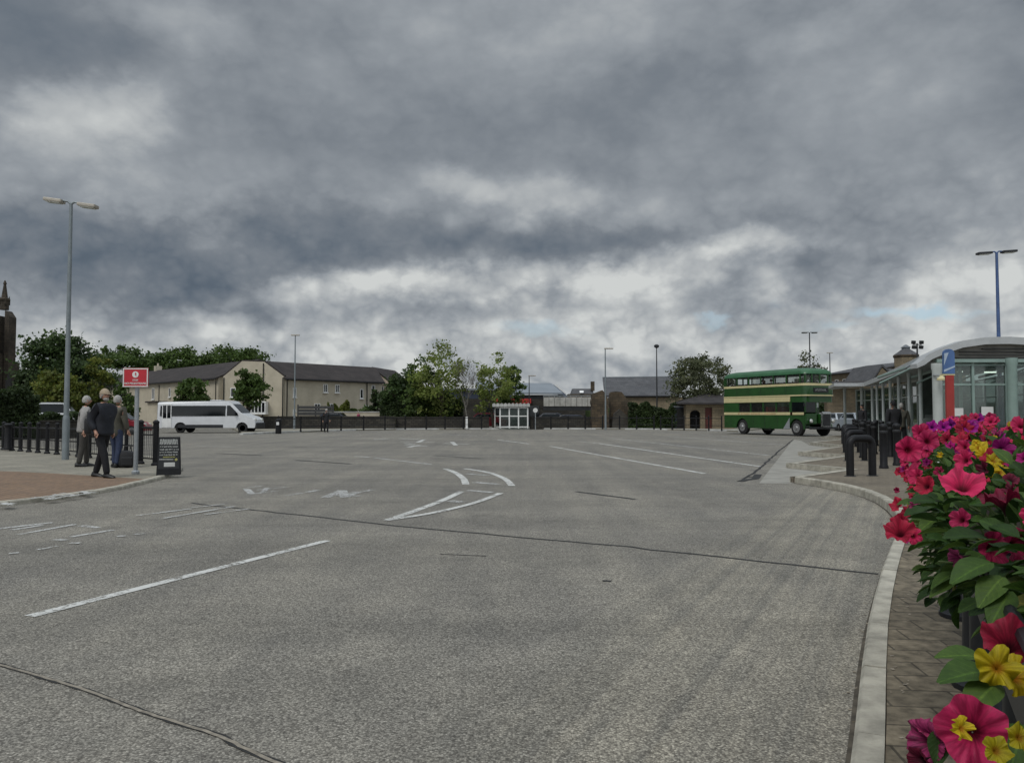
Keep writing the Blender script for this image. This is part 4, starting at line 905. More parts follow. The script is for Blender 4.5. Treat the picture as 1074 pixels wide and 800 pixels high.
# stone kiosk
kx0 = W(719.5, 424, 68).x; kx1 = W(770, 424, 68).x; kz = hpx(424, 68)
kk = thing('stone_kiosk', 'small sandstone building with dark hipped roof, arched opening and brown door', 'building', ((kx0+kx1)/2, 70, 0))
ax0, ax1 = W(723.5, 430, 68).x, W(734.5, 430, 68).x; dx0, dx1 = W(739.5, 430, 68).x, W(747, 430, 68).x; az_ = hpx(430, 68); dz_ = hpx(427.5, 68)
arch = [(ax0, 68, 0), (ax0, 68, az_-.35)]+[(((ax0+ax1)/2-(ax1-ax0)/2*math.cos(t)), 68, az_-.35+.35*math.sin(t)) for t in [math.pi*k/8 for k in range(1, 8)]]+[(ax1, 68, az_-.35), (ax1, 68, 0)]
front = [(kx0, 68, 0)]+arch+[(dx0, 68, 0), (dx0, 68, dz_), (dx1, 68, dz_), (dx1, 68, 0), (kx1, 68, 0), (kx1, 68, kz), (kx0, 68, kz)]
mb = MB().extr(front, (0, .35, 0)); mb.box((kx0+.16, 70.2, kz/2), (.3, 3.65, kz)); mb.box((kx1-.16, 70.2, kz/2), (.3, 3.65, kz)); mb.box(((kx0+kx1)/2, 72.2, kz/2), (kx1-kx0, .3, kz))
obj('wall', mb, 'sandstone', kk, world=True)
rr = MB(); z1 = hpx(412, 70); o = .45
rr.add([(kx0-o, 67.4, kz+.004), (kx1+o, 67.4, kz+.004), (kx1+o, 72.8, kz+.004), (kx0-o, 72.8, kz+.004), (kx0+2.0, 70.1, z1), (kx1-1.0, 70.1, z1), (kx0-o, 67.4, kz+.13), (kx1+o, 67.4, kz+.13), (kx1+o, 72.8, kz+.13), (kx0-o, 72.8, kz+.13)], [(3, 2, 1, 0), (0, 1, 7, 6), (1, 2, 8, 7), (2, 3, 9, 8), (3, 0, 6, 9), (6, 7, 5, 4), (7, 8, 5), (8, 9, 4, 5), (9, 6, 4)])
obj('roof', rr, 'tile_dark', kk, world=True)
dr = obj('door', MB().box(((dx0+dx1)/2, 68.2, dz_/2), (dx1-dx0-.02, .06, dz_-.02)), 'door_red', kk, world=True)
obj('handle', MB().sphere((dx0+.12, 68.14, 1.0), .03, 8, 6), 'chrome', dr, world=True)
gt = MB()
for k in range(9): gt.box((ax0+(ax1-ax0)*(k+.5)/9, 68.2, .95), (.03, .03, 1.9))
gt.box(((ax0+ax1)/2, 68.17, .3), (ax1-ax0, .025, .05)); gt.box(((ax0+ax1)/2, 68.17, 1.6), (ax1-ax0, .025, .05)); obj('gate', gt, 'black_paint', kk, world=True)
# roofs far behind the footbridge and distant wood
dr_ = thing('distant_house', 'dark roofed far house showing above the footbridge', 'house', at(610, 150))
obj('wall', MB().box((W(611, 410, 150).x, 153, hpx(413, 150)/2), (5.2, 6, hpx(413, 150))), 'sandstone_dark', dr_, world=True)
u = [W(599, 413, 150), W(623, 413, 150), W(621, 407.5, 152), W(601, 407.5, 152)]
obj('roof', MB().extr(u, (0, 3, 0)), 'slate', dr_, world=True)
obj('chimney', MB().box((W(621.5, 405, 151).x, 151, hpx(405, 151)), (.7, .7, 1.8)), 'sandstone_dark', dr_, world=True)
obj('rooflight', MB().extr([W(608, 411.8, 149.5), W(612, 411.8, 149.5), W(612, 409.8, 150.2), W(608, 409.8, 150.2)], (0, .1, .05)), 'white_frame', dr_, world=True)
wood = []
for i in range(26000):
    x = random.uniform(-190, 190); y = 230+random.uniform(-12, 12); h = 4.0+1.6*noise.noise(Vector((x*.05, 3, 0)))+.9*noise.noise(Vector((x*.19, 1, 0)))+.5*noise.noise(Vector((x*.6, 7, 0)))
    wood.append((x, y, max(.2, h*random.random()**.5)))
fw = leaf_mesh('distant_wood', wood, None, 1.0, 'leaf_hedge', None); tag(fw, 'far dark belt of woodland along the horizon', 'wood', kind='stuff')
# ================= double-decker bus (local: x = length, front +x; -y = side seen; z up) =================
BL, BW = 7.95, 2.3
bd = Vector((.39, -.921, 0)).normalized()
fc = W(846, 457.5, 47.6); fc.z = 0
nrm_ = Vector((-bd.y, bd.x, 0))                       # towards the far side
borg = fc+nrm_*BW/2-bd*BL/2
bus = thing('double_decker_bus', 'vintage green half-cab double-decker bus with cream bands', 'bus', tuple(borg), math.atan2(bd.y, bd.x))
def loop(x0, x1, hw, z, r=.35, n=5):
    pts = []
    for cx, cy, a0 in ((x1-r, hw-r, 0), (x0+r, hw-r, 90), (x0+r, -hw+r, 180), (x1-r, -hw+r, 270)):
        for k in range(n+1):
            a = R(a0+90*k/n); pts.append(Vector((cx+r*math.cos(a), cy+r*math.sin(a), z)))
    return pts
def skin(mb, loops, cap0=True, cap1=True):
    n = len(loops[0]); vs = [p for l_ in loops for p in l_]; fs = []
    for i in range(len(loops)-1):
        for k in range(n): fs.append((i*n+k, i*n+(k+1) % n, (i+1)*n+(k+1) % n, (i+1)*n+k))
    if cap0: fs.append(tuple(range(n))[::-1])
    if cap1: fs.append(tuple((len(loops)-1)*n+k for k in range(n)))
    return mb.add(vs, fs)
x0, x1, hw = -BL/2, BL/2, BW/2
# z levels: skirt .42, lower band 1.25-1.48, lower windows 1.5-2.0, cream band 2.05-2.42, upper band 3.06-3.2, windows 3.22-3.75, roof 4.17
NB = 6
# lower saloon shell: skirt panels with wheel arches
cabx = x1-1.35                                         # bulkhead; engine and half cab in front
rwx, fwx = x0+2.1, x1-.85; WR = .5
def side_panel(y, xs, xe, z0, z1, arches, t=.05):
    poly = [(xs, y, z1), (xs, y, z0)]
    for ax in sorted(arches):
        poly += [(ax-WR*1.2*math.cos(a), y, max(z0, z0+.0+WR*1.28*math.sin(a)) if True else 0) for a in [math.pi*k/10 for k in range(11)]]
    poly += [(xe, y, z0), (xe, y, z1)]
    return MB().extr(poly, (0, t, 0))
lower = MB()
lower.v, lower.f = [], []
for y in (-hw, hw-.05):
    s = side_panel(y, x0+.25, cabx if y > 0 else x1-.12, .42, 1.27, [rwx] if y > 0 else [rwx, fwx]); lower.add(s.v, s.f)
lower.box((x0+.03, 0, .85), (.06, BW-.5, .86)); lower.box((x0+.14, -hw+.15, .85), (.32, .05, .86), R(-45)); lower.box((x0+.14, hw-.15, .85), (.32, .05, .86), R(45))
lower.box((cabx+.02, .25, 1.1), (.06, BW-.6, 1.3))
# rear blank panel of lower deck and pillars
lower.box((x0+.95, -hw+.03, 1.77), (1.45, .06, .62)); 
for x in (x0+1.72, x0+2.95, x0+4.15, x0+5.35, cabx-.03):
    lower.box((x, -hw+.03, 1.77), (.09, .06, .64)); lower.box((x, hw-.03, 1.77), (.09, .06, .64))
lower.box((x0+.95, hw-.03, 1.77), (1.45, .06, .62)); lower.box((x0+.03, 0, 1.77), (.06, BW-.5, .62)); lower.box((x0+.14, -hw+.15, 1.77), (.32, .05, .62), R(-45)); lower.box((x0+.14, hw-.15, 1.77), (.32, .05, .62), R(45))
lb = obj('lower_body', lower, 'green_paint', bus)
# upper deck panels (rounded in plan)
ub = MB(); skin(ub, [loop(x0+.02, x1-.02, hw-.0, 2.42, .3), loop(x0+.01, x1, hw, 2.8, .34), loop(x0, x1-.02, hw, 3.07, .36)], False, False)
obj('upper_body', ub, 'green_paint', bus, smooth=True)
cb = MB(); skin(cb, [loop(x0+.0, x1-.03, hw+.015, 2.09, .3), loop(x0-.01, x1-.01, hw+.02, 2.12, .3), loop(x0-.01, x1-.01, hw+.02, 2.42, .3), loop(x0+.02, x1-.03, hw-.02, 2.44, .3)], True, False)
# the thick cream panel runs only along the saloon; a thin strip wraps the front
cream = MB()
for s in (-1, 1): cream.box(((x0+.3+cabx)/2, s*(hw+.0), 2.25), (cabx-x0-.3, .05, .31), bev=.012)
cream.box((x0+.0, 0, 2.25), (.05, BW-.5, .31)); cream.box((x0+.13, -hw+.13, 2.25), (.36, .05, .31), R(-45)); cream.box((x0+.13, hw-.13, 2.25), (.36, .05, .31), R(45))
obj('cream_panel', cream, 'cream_paint', bus)
fl = MB(); skin(fl, [loop(x0+.06, x1-.06, hw-.03, 2.06, .3), loop(x0+.06, x1-.06, hw-.03, 2.418, .3)]); obj('upper_floor', fl, 'green_paint', bus)
st_ = MB(); skin(st_, [loop(x0+.0, x1+.015, hw+.012, 2.43, .31), loop(x0+.0, x1+.015, hw+.012, 2.51, .31)], False, False); obj('cream_strip', st_, 'cream_paint', bus)
st_ = MB(); skin(st_, [loop(x0-.01, x1+.0, hw+.014, 3.06, .37), loop(x0-.01, x1-.01, hw+.014, 3.2, .37)], False, False); obj('cream_strip', st_, 'cream_paint', bus)
lw = MB(); lw.box(((x0+.3+cabx)/2, -hw-.008, 1.37), (cabx-x0-.3, .03, .17)); lw.box(((x0+.3+cabx)/2, hw+.008, 1.37), (cabx-x0-.3, .03, .17)); lw.box((cabx+.68, -hw-.008, 1.37), (.95, .03, .15)); lw.box((x0-.008, 0, 1.37), (.03, BW-.5, .17)); lw.box((x0+.13, -hw+.13, 1.37), (.34, .04, .17), R(-45))
obj('cream_strip', lw, 'cream_paint', bus)
# lettering strokes on the lower band (unreadable at this distance)
lt = MB(); rx = random.Random(3); x = x0+1.75
while x < x0+5.4:
    wd = rx.choice((.05, .07, .09)); lt.box((x, -hw-.026, 1.37), (wd*.35, .008, .07)); 
    if rx.random() < .7: lt.box((x+wd*.4, -hw-.0255, 1.37+rx.choice((-.03, 0, .03))), (wd*.6, .0075, .014))
    x += wd*1.35 if rx.random() > .16 else wd*2.4
obj('lettering', lt, 'orange_text', bus)
# upper-deck window pillars, header
up = MB()
for k in range(NB+1):
    x = x0+.42+(BL-.95)*k/NB
    for s in (-1, 1): up.box((x, s*(hw-.05), 3.47), (.08, .06, .56))
for y in (-.62, 0, .62): up.box((x1-.07, y, 3.47), (.06, .07, .56)); up.box((x0+.06, y, 3.47), (.06, .08, .56))
for s in (-1, 1): up.box((x1-.22, s*(hw-.17), 3.47), (.1, .1, .56)); up.box((x0+.16, s*(hw-.15), 3.47), (.12, .12, .56))
obj('window_pillars', up, 'green_paint', bus)
gls = MB(); skin(gls, [loop(x0+.05, x1-.06, hw-.06, 3.18, .34), loop(x0+.1, x1-.14, hw-.09, 3.78, .34)], False, False); obj('upper_glazing', gls, 'bus_glass', bus)
gls = MB()
for s in (-1, 1): gls.box(((x0+1.7+cabx)/2, s*(hw-.045), 1.77), (cabx-x0-1.7, .012, .64))
gls.box((cabx+.05, .25, 1.9), (.012, BW-.7, .5)); obj('lower_glazing', gls, 'bus_glass', bus)
rf = MB(); skin(rf, [loop(x0+.06, x1-.1, hw-.045, 3.74, .36), loop(x0+.02, x1-.04, hw+.0, 3.77, .36), loop(x0+.06, x1-.08, hw-.03, 3.92, .4), loop(x0+.2, x1-.24, hw-.14, 4.06, .5), loop(x0+.5, x1-.6, hw-.42, 4.15, .6), loop(x0+1.1, x1-1.2, .3, 4.18, .28)])
obj('roof', rf, 'bus_roof_green', bus, smooth=True)
# floors, seats
fl = MB(); fl.box((-.6, 0, .75), (BL-2.2, BW-.15, .06)); obj('lower_floor', fl, 'dark_iron', bus)
for k in range(9):
    x = x0+.9+k*.74; sx_ = MB()
    for y in (-.68, .68): sx_.box((x, y, 3.0), (.12, .8, .62), 0, .04); sx_.box((x+.2, y, 2.72), (.4, .8, .12), 0, .03)
    obj('seat', sx_, 'seat_fabric', bus)
for k in range(5):
    x = x0+2.0+k*.8; sx_ = MB()
    for y in (-.68, .68): sx_.box((x, y, 1.5), (.12, .8, .6), 0, .04); sx_.box((x+.2, y, 1.2), (.4, .8, .12), 0, .03)
    obj('seat', sx_, 'red_seat' if k > 2 else 'seat_fabric', bus)
# half cab on the seen side
for c_, d_ in (((cabx+.05, -hw+.03, 1.77), (.1, .06, .64)), ((x1-.12, -hw+.04, 1.77), (.08, .08, .64)), ((x1-.12, -hw+.86, 1.8), (.07, .07, .6))): obj('cab_pillar', MB().box(c_, d_), 'green_paint', bus)
obj('cab_partition', MB().box((x1-.7, -hw+.88, 1.1), (1.2, .05, .7)), 'green_paint', bus)
obj('cab_nose', MB().box((x1-.07, -hw+.42, 1.05), (.08, .84, .62), 0, .03), 'green_paint', bus)
cg = MB(); cg.box((x1-.1, -hw+.45, 1.77), (.012, .8, .62)); cg.box(((cabx+x1)/2, -hw+.045, 1.77), (1.1, .012, .6)); obj('cab_glazing', cg, 'dark_glass', bus)
bn = MB(); bn.box((x1-.62, .32, 1.05), (1.3, .78, .62), 0, .1); obj('bonnet', bn, 'green_paint', bus)
rd_ = MB(); rd_.box((x1+.07, .3, 1.0), (.14, .72, .95), 0, .06); rad = obj('radiator', rd_, 'chrome', bus)
gr_ = MB(); gr_.box((x1+.15, .3, .98), (.02, .58, .74)); obj('grille', gr_, 'dark_iron', rad)
wg = MB()
for y in (-hw+.28, hw-.28):
    for k in range(9):
        a0_, a1_ = math.pi*(k/9)*.9+.1, math.pi*((k+1)/9)*.9+.1
        wg.extr([(fwx+(WR+.12)*math.cos(a), y-.24, .5+(WR+.1)*math.sin(a)) for a in (a0_, a1_)]+[(fwx+(WR+.08)*math.cos(a), y-.24, .5+(WR+.06)*math.sin(a)) for a in (a1_, a0_)], (0, .48, 0))
obj('front_wings', wg, 'green_paint', bus)
bp_ = MB(); bp_.box((x1+.2, 0, .5), (.08, BW-.1, .14), 0, .03); obj('bumper', bp_, 'dark_iron', bus)
for y in (-.85, .85):
    hl = obj('headlight', MB().lathe((x1+.06, y, .92), [(.03, -.1), (.12, -.03), (.13, .03), (.1, .06)], 14, 'X'), 'chrome', bus)
    obj('lens', MB().lathe((x1+.12, y, .92), [(.1, 0), (.07, .03)], 14, 'X'), 'lamp_glass', hl)
for x in (rwx, fwx):
    for s in (-1, 1):
        wh = obj('wheel', MB().lathe((x, s*(hw-.17), .5), [(.3, -.13), (.46, -.13), (.5, -.08), (.5, .08), (.46, .13), (.3, .13)], 28, 'Y'), 'tyre', bus, smooth=True)
        obj('rim', MB().lathe((x, s*(hw-.15), .5), [(.29, -.145), (.24, -.05) if s < 0 else (.29, .145), (.12, -.16*1.0) if s < 0 else (.12, .16), (.08, -.2) if s < 0 else (.08, .2)], 20, 'Y'), 'rim_grey', wh)
bb = MB(); bb.box((x0+.95, -hw+.3, .9), (1.4, .02, .9)); obj('platform_board', bb, 'green_paint', bus)
dsp = MB(); dsp.box((x1+.012, .0, 2.79), (.05, 1.15, .27), 0, .015); dpo = obj('destination_blind', dsp, 'board_black', bus)
dl = MB(); x = -.42; rx = random.Random(8)
while x < .42:
    dl.box((x1+.04, x, 2.79), (.008, .018, .13)); 
    if rx.random() < .8: dl.box((x1+.04, x+.03, 2.79+rx.choice((-.055, 0, .055))), (.008, .045, .02))
    x += .095
obj('lettering', dl, 'chalk', dpo)
sm = MB()
for x in (x0+.95, x0+3.2, x0+4.3, x0+5.5): sm.box((x, -hw-.003, .86), (.014, .008, .78))
for k in range(1, 6): sm.box((x0+.42+(BL-.95)*k/6, -hw-.004, 2.79), (.012, .008, .5))
sm.box(((x0+cabx)/2, -hw-.004, .47), (3.2, .008, .014)); obj('panel_seams', sm, 'dark_iron', bus)
obj('step_panel', MB().extr([(cabx-.62, -hw-.012, .44), (cabx-.05, -hw-.012, .44), (cabx-.05, -hw-.012, 1.12)], (0, .01, 0)), 'galv', bus)
obj('number_plate', MB().box((x1+.25, -.1, .52), (.02, .5, .12)), 'board_black', bus)
obj('mirror', MB().box((x1+.02, -hw-.14, 1.9), (.05, .12, .2), 0, .02), 'dark_iron', bus)
obj('exhaust_box', MB().box((x0+4.3, -hw+.35, .42), (.7, .3, .25), 0, .03), 'dark_iron', bus)
# passengers' silhouettes on the upper deck: simple seated people, each its own thing
# ================= minibus =================
mp0 = W(164, 455, 56.5); mp1 = W(268, 455, 56.5)
ML = mp1.x-mp0.x; MH = 2.27; MW = 2.0
mini = thing('minibus', 'white minibus with black glazing parked beyond the left pavement', 'minibus', ((mp0.x+mp1.x)/2, 57.5, 0), 0)
h0 = -ML/2; h1 = ML/2
prof = [(h0+.02, .36), (h0, .6), (h0+.02, 2.1), (h0+.12, 2.2), (h0+.5, 2.22), (h1-2.6, 2.27), (h1-2.1, 2.3), (h1-1.85, 2.24), (h1-1.05, 1.42), (h1-.9, 1.33), (h1-.3, 1.12), (h1-.08, .95), (h1, .6), (h1-.05, .36)]
def van_body(prof, W2, tumble=.1, arches=(), wr=.37, m='white_body'):
    # side silhouette with wheel arches, lofted over the width with tumblehome
    bot = []
    zb = prof[0][1]; xs, xe = prof[-1][0], prof[0][0]
    for ax in sorted(arches, reverse=True):
        bot += [(ax+wr*math.cos(a), zb+wr*.95*math.sin(a)) for a in [math.pi*k/8 for k in range(9)]]
    poly = list(prof)+bot; mb = MB(); zt = max(p[1] for p in prof)
    rows = []
    for y, ins in ((-W2, .05), (-W2+.05, 0), (W2-.05, 0), (W2, .05)):
        row = []
        for x, z in poly:
            t = max(0, (z-1.1)/(zt-1.1)); s = 1-tumble*t*t
            if z > zt-.15: s *= (.93 if abs(y) >= W2-.001 else .99)
            cx = (prof[0][0]+prof[-1][0])/2
            row.append(Vector((x-(ins*.6 if x > cx else -ins*.6), y*s, z-(ins*.8 if z > zt-.3 else 0))))
        rows.append(row)
    n = len(poly); vs = [p for r in rows for p in r]; fs = [tuple(range(n))[::-1], tuple(range(3*n, 4*n))]
    for i in range(3):
        for k in range(n): fs.append((i*n+k, i*n+(k+1) % n, (i+1)*n+(k+1) % n, (i+1)*n+k))
    return mb.add(vs, fs)
wx0, wx1 = W(188.5, 455, 56.5).x-mini.location.x, W(254, 455, 56.5).x-mini.location.x
obj('body', van_body(prof, MW/2, .08, (wx0, wx1), .43), 'white_body', mini, smooth=False)
for s in (-1, 1):
    y = s*(MW/2-.022)
    wb = MB().extr([(h0+.22, y-.01, 1.2), (h1-2.15, y-.01, 1.2), (h1-2.15, y*.965-.01, 1.93), (h0+.25, y*.965-.01, 1.93)], (0, s*.03, 0))
    win = obj('window_band', wb, 'dark_glass', mini)
    cabw = MB().extr([(h1-2.05, y-.01, 1.22), (h1-1.22, y-.01, 1.22), (h1-1.3, y-.01, 1.4), (h1-1.85, y*.965-.01, 1.95), (h1-2.05, y*.965-.01, 1.95)], (0, s*.03, 0)); obj('cab_window', cabw, 'dark_glass', mini)
    obj('sill_trim', MB().box((-.4, s*(MW/2+.004), .48), (ML-2.9 if False else 3.2, .03, .22), 0, .01), 'van_plastic', mini)
    obj('mirror', MB().box((h1-1.45, s*(MW/2+.16), 1.42), (.1, .2, .32), 0, .03), 'van_plastic', mini)
ws_ = MB().extr([(h1-1.86, -.85, 2.17), (h1-1.86, .85, 2.17), (h1-1.06, .92, 1.45), (h1-1.06, -.92, 1.45)], (.03, 0, .03)); obj('windscreen', ws_, 'dark_glass', mini)
dr = MB(); yy = -MW/2-.012; dx = h0+.72
for a, b in ((-.3, 0), (.3, 0), (0, 0)): dr.box((dx+a, yy+.006, 1.2), (.05, .05, 1.66))
dr.box((dx, yy+.006, 2.0), (.66, .046, .06)); dr.box((dx, yy+.006, .72), (.56, .03, .62)); door = obj('door', dr, 'white_frame', mini)
obj('pane', MB().box((dx, yy+.002, 1.5), (.54, .03, .86)), 'dark_glass', door)
obj('front_bumper', MB().box((h1-.12, 0, .52), (.42, MW-.08, .42), 0, .08), 'van_plastic', mini)
obj('rear_bumper', MB().box((h0+.02, 0, .48), (.16, MW-.1, .22), 0, .04), 'van_plastic', mini)
obj('roof_hatch', MB().box((h1-3.1, 0, 2.315), (.8, .7, .06), 0, .02), 'white_body', mini)
for s in (-1, 1):
    obj('headlight', MB().box((h1-.19, s*.74, .93), (.3, .3, .22), 0, .06), 'lamp_glass', mini)
    for x in (wx0, wx1):
        wh = obj('wheel', MB().lathe((x, s*(MW/2-.15), .35), [(.2, -.1), (.32, -.1), (.35, -.06), (.35, .06), (.32, .1), (.2, .1)], 24, 'Y'), 'tyre', mini, smooth=True)
        obj('rim', MB().lathe((x, s*(MW/2-.09), .35), [(.2, -.04*1), (.2, .04), (.06, .05)], 16, 'Y'), 'rim_grey', wh)
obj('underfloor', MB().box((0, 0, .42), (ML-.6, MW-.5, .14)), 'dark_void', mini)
# ================= cars =================
def car(name, label, loc, rz, m, group=None, L=4.2, Wd=1.72, H_=1.45):
    root = thing(name, label, 'car', loc, rz, group)
    pr = [(-L/2+.02, .25), (-L/2, .6), (-L/2+.08, .86), (-L*.36, .92), (-L*.24, H_-.08), (-L*.14, H_), (L*.08, H_), (L*.14, H_-.04), (L*.27, .94), (L*.42, .82), (L/2-.04, .68), (L/2, .45), (L/2-.04, .25)]
    obj('body', van_body(pr, Wd/2, .16, (-L*.3, L*.3), .36), m, root)
    for s in (-1, 1):
        y = s*(Wd/2-.045)
        obj('side_window', MB().extr([(-L*.33, y, .93), (L*.23, y, .93), (L*.12, y*.88, H_-.1), (-L*.2, y*.88, H_-.1)], (0, s*.03, 0)), 'dark_glass', root)
        obj('headlight', MB().box((L/2-.1, s*(Wd/2-.3), .68), (.16, .32, .14), 0, .04), 'lamp_glass', root)
        for x in (-L*.3, L*.3):
            wh = obj('wheel', MB().lathe((x, s*(Wd/2-.11), .31), [(.18, -.09), (.29, -.09), (.31, -.05), (.31, .05), (.29, .09), (.18, .09)], 20, 'Y'), 'tyre', root, smooth=True)
            obj('rim', MB().lathe((x, s*(Wd/2-.06), .31), [(.19, -.04), (.19, .03), (.05, .045)], 14, 'Y'), 'rim_grey', wh)
    obj('windscreen', MB().extr([(L*.135, -Wd*.36, H_-.06), (L*.135, Wd*.36, H_-.06), (L*.265, Wd*.42, .96), (L*.265, -Wd*.42, .96)], (.03, 0, .03)), 'dark_glass', root)
    obj('rear_window', MB().extr([(-L*.235, -Wd*.36, H_-.1), (-L*.235, Wd*.36, H_-.1), (-L*.355, Wd*.42, .94), (-L*.355, -Wd*.42, .94)], (-.03, 0, .03)), 'dark_glass', root)
    return root
car('parked_car', 'dark car between the far railings and the broken stone pier', at(600, 71.5), R(8), 'car_dark', H_=1.3)
car('parked_car', 'dark car in front of the wall below the footbridge', at(577, 73.5), R(170), 'car_dark')
car('parked_car', 'red car glimpsed left of the white bus shelter', at(508, 74), R(175), 'car_red')
car('parked_car', 'dark red car half hidden behind the wall near the pink-coated person', at(352, 71), R(0), 'car_dark')
car('parked_car', 'white car seen above the hedge left of the tall lamp post', (W(53, 430, 53).x, 53, .35), R(200), 'white_body', H_=1.75)
car('parked_car', 'maroon car behind the railing between sign and waiting people', at(121, 52), R(10), 'car_red')
for k, (px, Y, m_, c_) in enumerate([(880, 66, 'car_silver', 'silver'), (898, 62, 'car_blue', 'pale blue'), (870, 74, 'white_body', 'white'), (925, 60, 'car_silver', 'light grey')]):
    car('parked_car', ['silver car behind the far end of the glazed canopy', 'pale grey-blue car behind the canopy glass, just right of the silver one', 'white car furthest back behind the bus bonnet', 'light grey car behind the middle canopy columns'][k], at(px, Y), R(90+k*4), m_)
# ================= lamp posts =================
def lamp(px, Y, top_py, label, kind='double', m='grey_metal', r=.075, arm=.85, slope=.06, headm='pale_head', rzz=0.0):
    h = hpx(top_py, Y); root = thing('lamp_post', label, 'lamp post', at(px, Y), rzz)
    obj('base', MB().lathe((0, 0, 0), [(r*1.3, 0), (r*1.3, 1.15), (r*1.2, 1.25), (r*1.0, 1.3)], 14), m, root, smooth=True)
    obj('pole', MB().tube([(0, 0, 1.2), (0, 0, h*.5), (0, 0, h)], [r, r*.85, r*.6], 12), m, root, smooth=True)
    if kind == 'double':
        for s in (-1, 1):
            a = obj('arm', MB().tube([(0, 0, h-.02), (s*.1, 0, h+.05-s*slope*.1), (s*.22, 0, h+.04-s*slope*.3)], [.035, .03, .03], 8), m, root)
            x = s*(.22+arm*.5); hd = MB().box((x, 0, h+.01-s*slope*.62), (arm, .28, .1), 0, .03, ry=slope*1.1)
            l_ = obj('lamp_head', hd, headm, root); obj('lens', MB().box((x, 0, h-.05-s*slope*.62), (arm*.75, .2, .02), ry=slope*1.1), 'lamp_glass', l_)
    elif kind == 'single':
        obj('lamp_head', MB().box((.3, 0, h), (.75, .2, .1), 0, .03), headm, root)
    elif kind == 'top':
        obj('lamp_head', MB().lathe((0, 0, h-.1), [(.06, 0), (.22, .1), (.24, .25), (.1, .35)], 10), 'dark_iron', root)
    elif kind == 'stub':
        obj('lamp_head', MB().box((0, 0, h), (.7, .2, .1), 0, .03), headm, root)
    return root
LL = lamp(70, 22.5, 213.5, 'tall grey double-headed lamp post on the left pavement', arm=.52, slope=.12, r=.072)
lamp(1049, 34, 265, 'blue double-headed lamp post rising behind the arched roof', m='blue_steel', headm='dark_iron', arm=.62, slope=-.06, r=.09)
lamp(309, 66, 351.5, 'slim lamp post with a short head before the terrace', 'stub', r=.07)
lamp(635, 67, 365.5, 'slim lamp post with a short side arm before the stone pier', 'single', m='grey_metal', r=.07)
lamp(689, 72, 364, 'slim post with a round dark head rising behind the ivy wall', 'top', m='dark_iron', r=.07)
lamp(850, 75, 349, 'double-headed lamp post above the roof of the green bus', m='dark_iron', headm='dark_iron', arm=.5, slope=0, r=.08)
lamp(871, 95, 370, 'thin short-headed lamp post between bus and stone building', 'stub', m='dark_iron', r=.08)
lamp(555, 80, 394, 'small lamp post beside the grey shed roof', 'single', m='dark_iron', r=.06)
fl_ = thing('floodlight_mast', 'mast with a cluster of floodlights beside the octagonal roof', 'floodlight', at(963, 90))
hh = hpx(360, 90); obj('pole', MB().tube([(0, 0, 0), (0, 0, hh)], [.12, .09], 8), 'dark_iron', fl_)
for x, z in ((-.45, .1), (.45, .1), (-.4, -.45), (.4, -.45)): obj('floodlight', MB().box((x, -.1, hh+z), (.42, .3, .38), 0, .04, rx=.3), 'dark_iron', fl_)
obj('bracket', MB().box((0, 0, hh-.15), (1.0, .08, .08)), 'dark_iron', fl_)
# ================= railings =================
def railing(pts, spacing, h, pr, rails, label, name='railing', bars=0.0, m='black_paint', cap=True, z0=.1):
    pts = [Vector(p) for p in pts]; base = pts[0].copy(); base.z = 0
    root = thing(name, label, 'railing', base)
    Ls = [(b-a).length for a, b in zip(pts[:-1], pts[1:])]; T = sum(Ls); n = max(1, int(round(T/spacing)))
    def P(t):
        for k, L in enumerate(Ls):
            if t <= L or k == len(Ls)-1: return pts[k].lerp(pts[k+1], t/L)
            t -= L
    pp = [P(T*i/n)-base for i in range(n+1)]
    me = None
    for p in pp:
        if me is None:
            mb = MB().tube([(0, 0, z0-.05), (0, 0, h)], pr, 8)
            if cap: mb.lathe((0, 0, h), [(pr*.8, 0), (pr*1.15, .02), (pr*1.1, .06), (pr*.4, .1)], 8); mb.lathe((0, 0, z0), [(pr*1.5, 0), (pr*1.5, .04), (pr, .08)], 8)
            o = obj('post', mb, m, root); me = o
        else:
            o = me.copy(); COL.objects.link(o); o.parent = root
        o.location = (p.x, p.y, 0)
    rl = MB()
    for a, b in zip(pp[:-1], pp[1:]):
        for z, r_ in rails: rl.tube([(a.x, a.y, z), (b.x, b.y, z)], r_, 6)
        if bars:
            L = (b-a).length; k = int(L/bars)
            for i in range(1, k):
                q = a.lerp(b, i/k); rl.tube([(q.x, q.y, rails[-1][0]), (q.x, q.y, rails[0][0])], .008, 4)
    obj('rails', rl, m, root)
    return root
railing([G(292, 454.3), G(357, 452.4), G(425, 451)], 2.25, 1.12, .055, [(1.0, .028), (.45, .022)], 'black post and rail barrier in front of the terrace')
railing([G(425+22, 450.9), G(505, 450.4)], 1.9, 1.12, .055, [(1.0, .028), (.45, .022)], 'black post and rail barrier below the spring trees')
railing([G(560, 450.4), G(636, 450.6), G(686, 451.0)], 1.5, 1.12, .055, [(1.0, .028), (.45, .022)], 'black post and rail barrier before the stone ramp walls')
railing([G(693, 451.3), G(757, 452.6)], 1.25, 1.12, .055, [(1.0, .028), (.45, .022)], 'black post and rail barrier before the little stone building')
wp = thing('marker_post', 'short white post at the end of the railing below the bare tree', 'post', tuple(G(489.5, 450.3)))
obj('post_body', MB().box((0, 0, .55), (.19, .1, 1.1), 0, .02), 'white_frame', wp); obj('foot', MB().box((0, 0, .13), (.3, .2, .06), 0, .01), 'white_frame', wp)
railing([G(-30, 471), G(14, 474.5), G(64, 479), G(82, 480.5)], .82, .98, .062, [(.88, .03), (.5, .02), (.2, .02)], 'black iron railing with stout posts at the left edge', bars=.11, z0=.06)
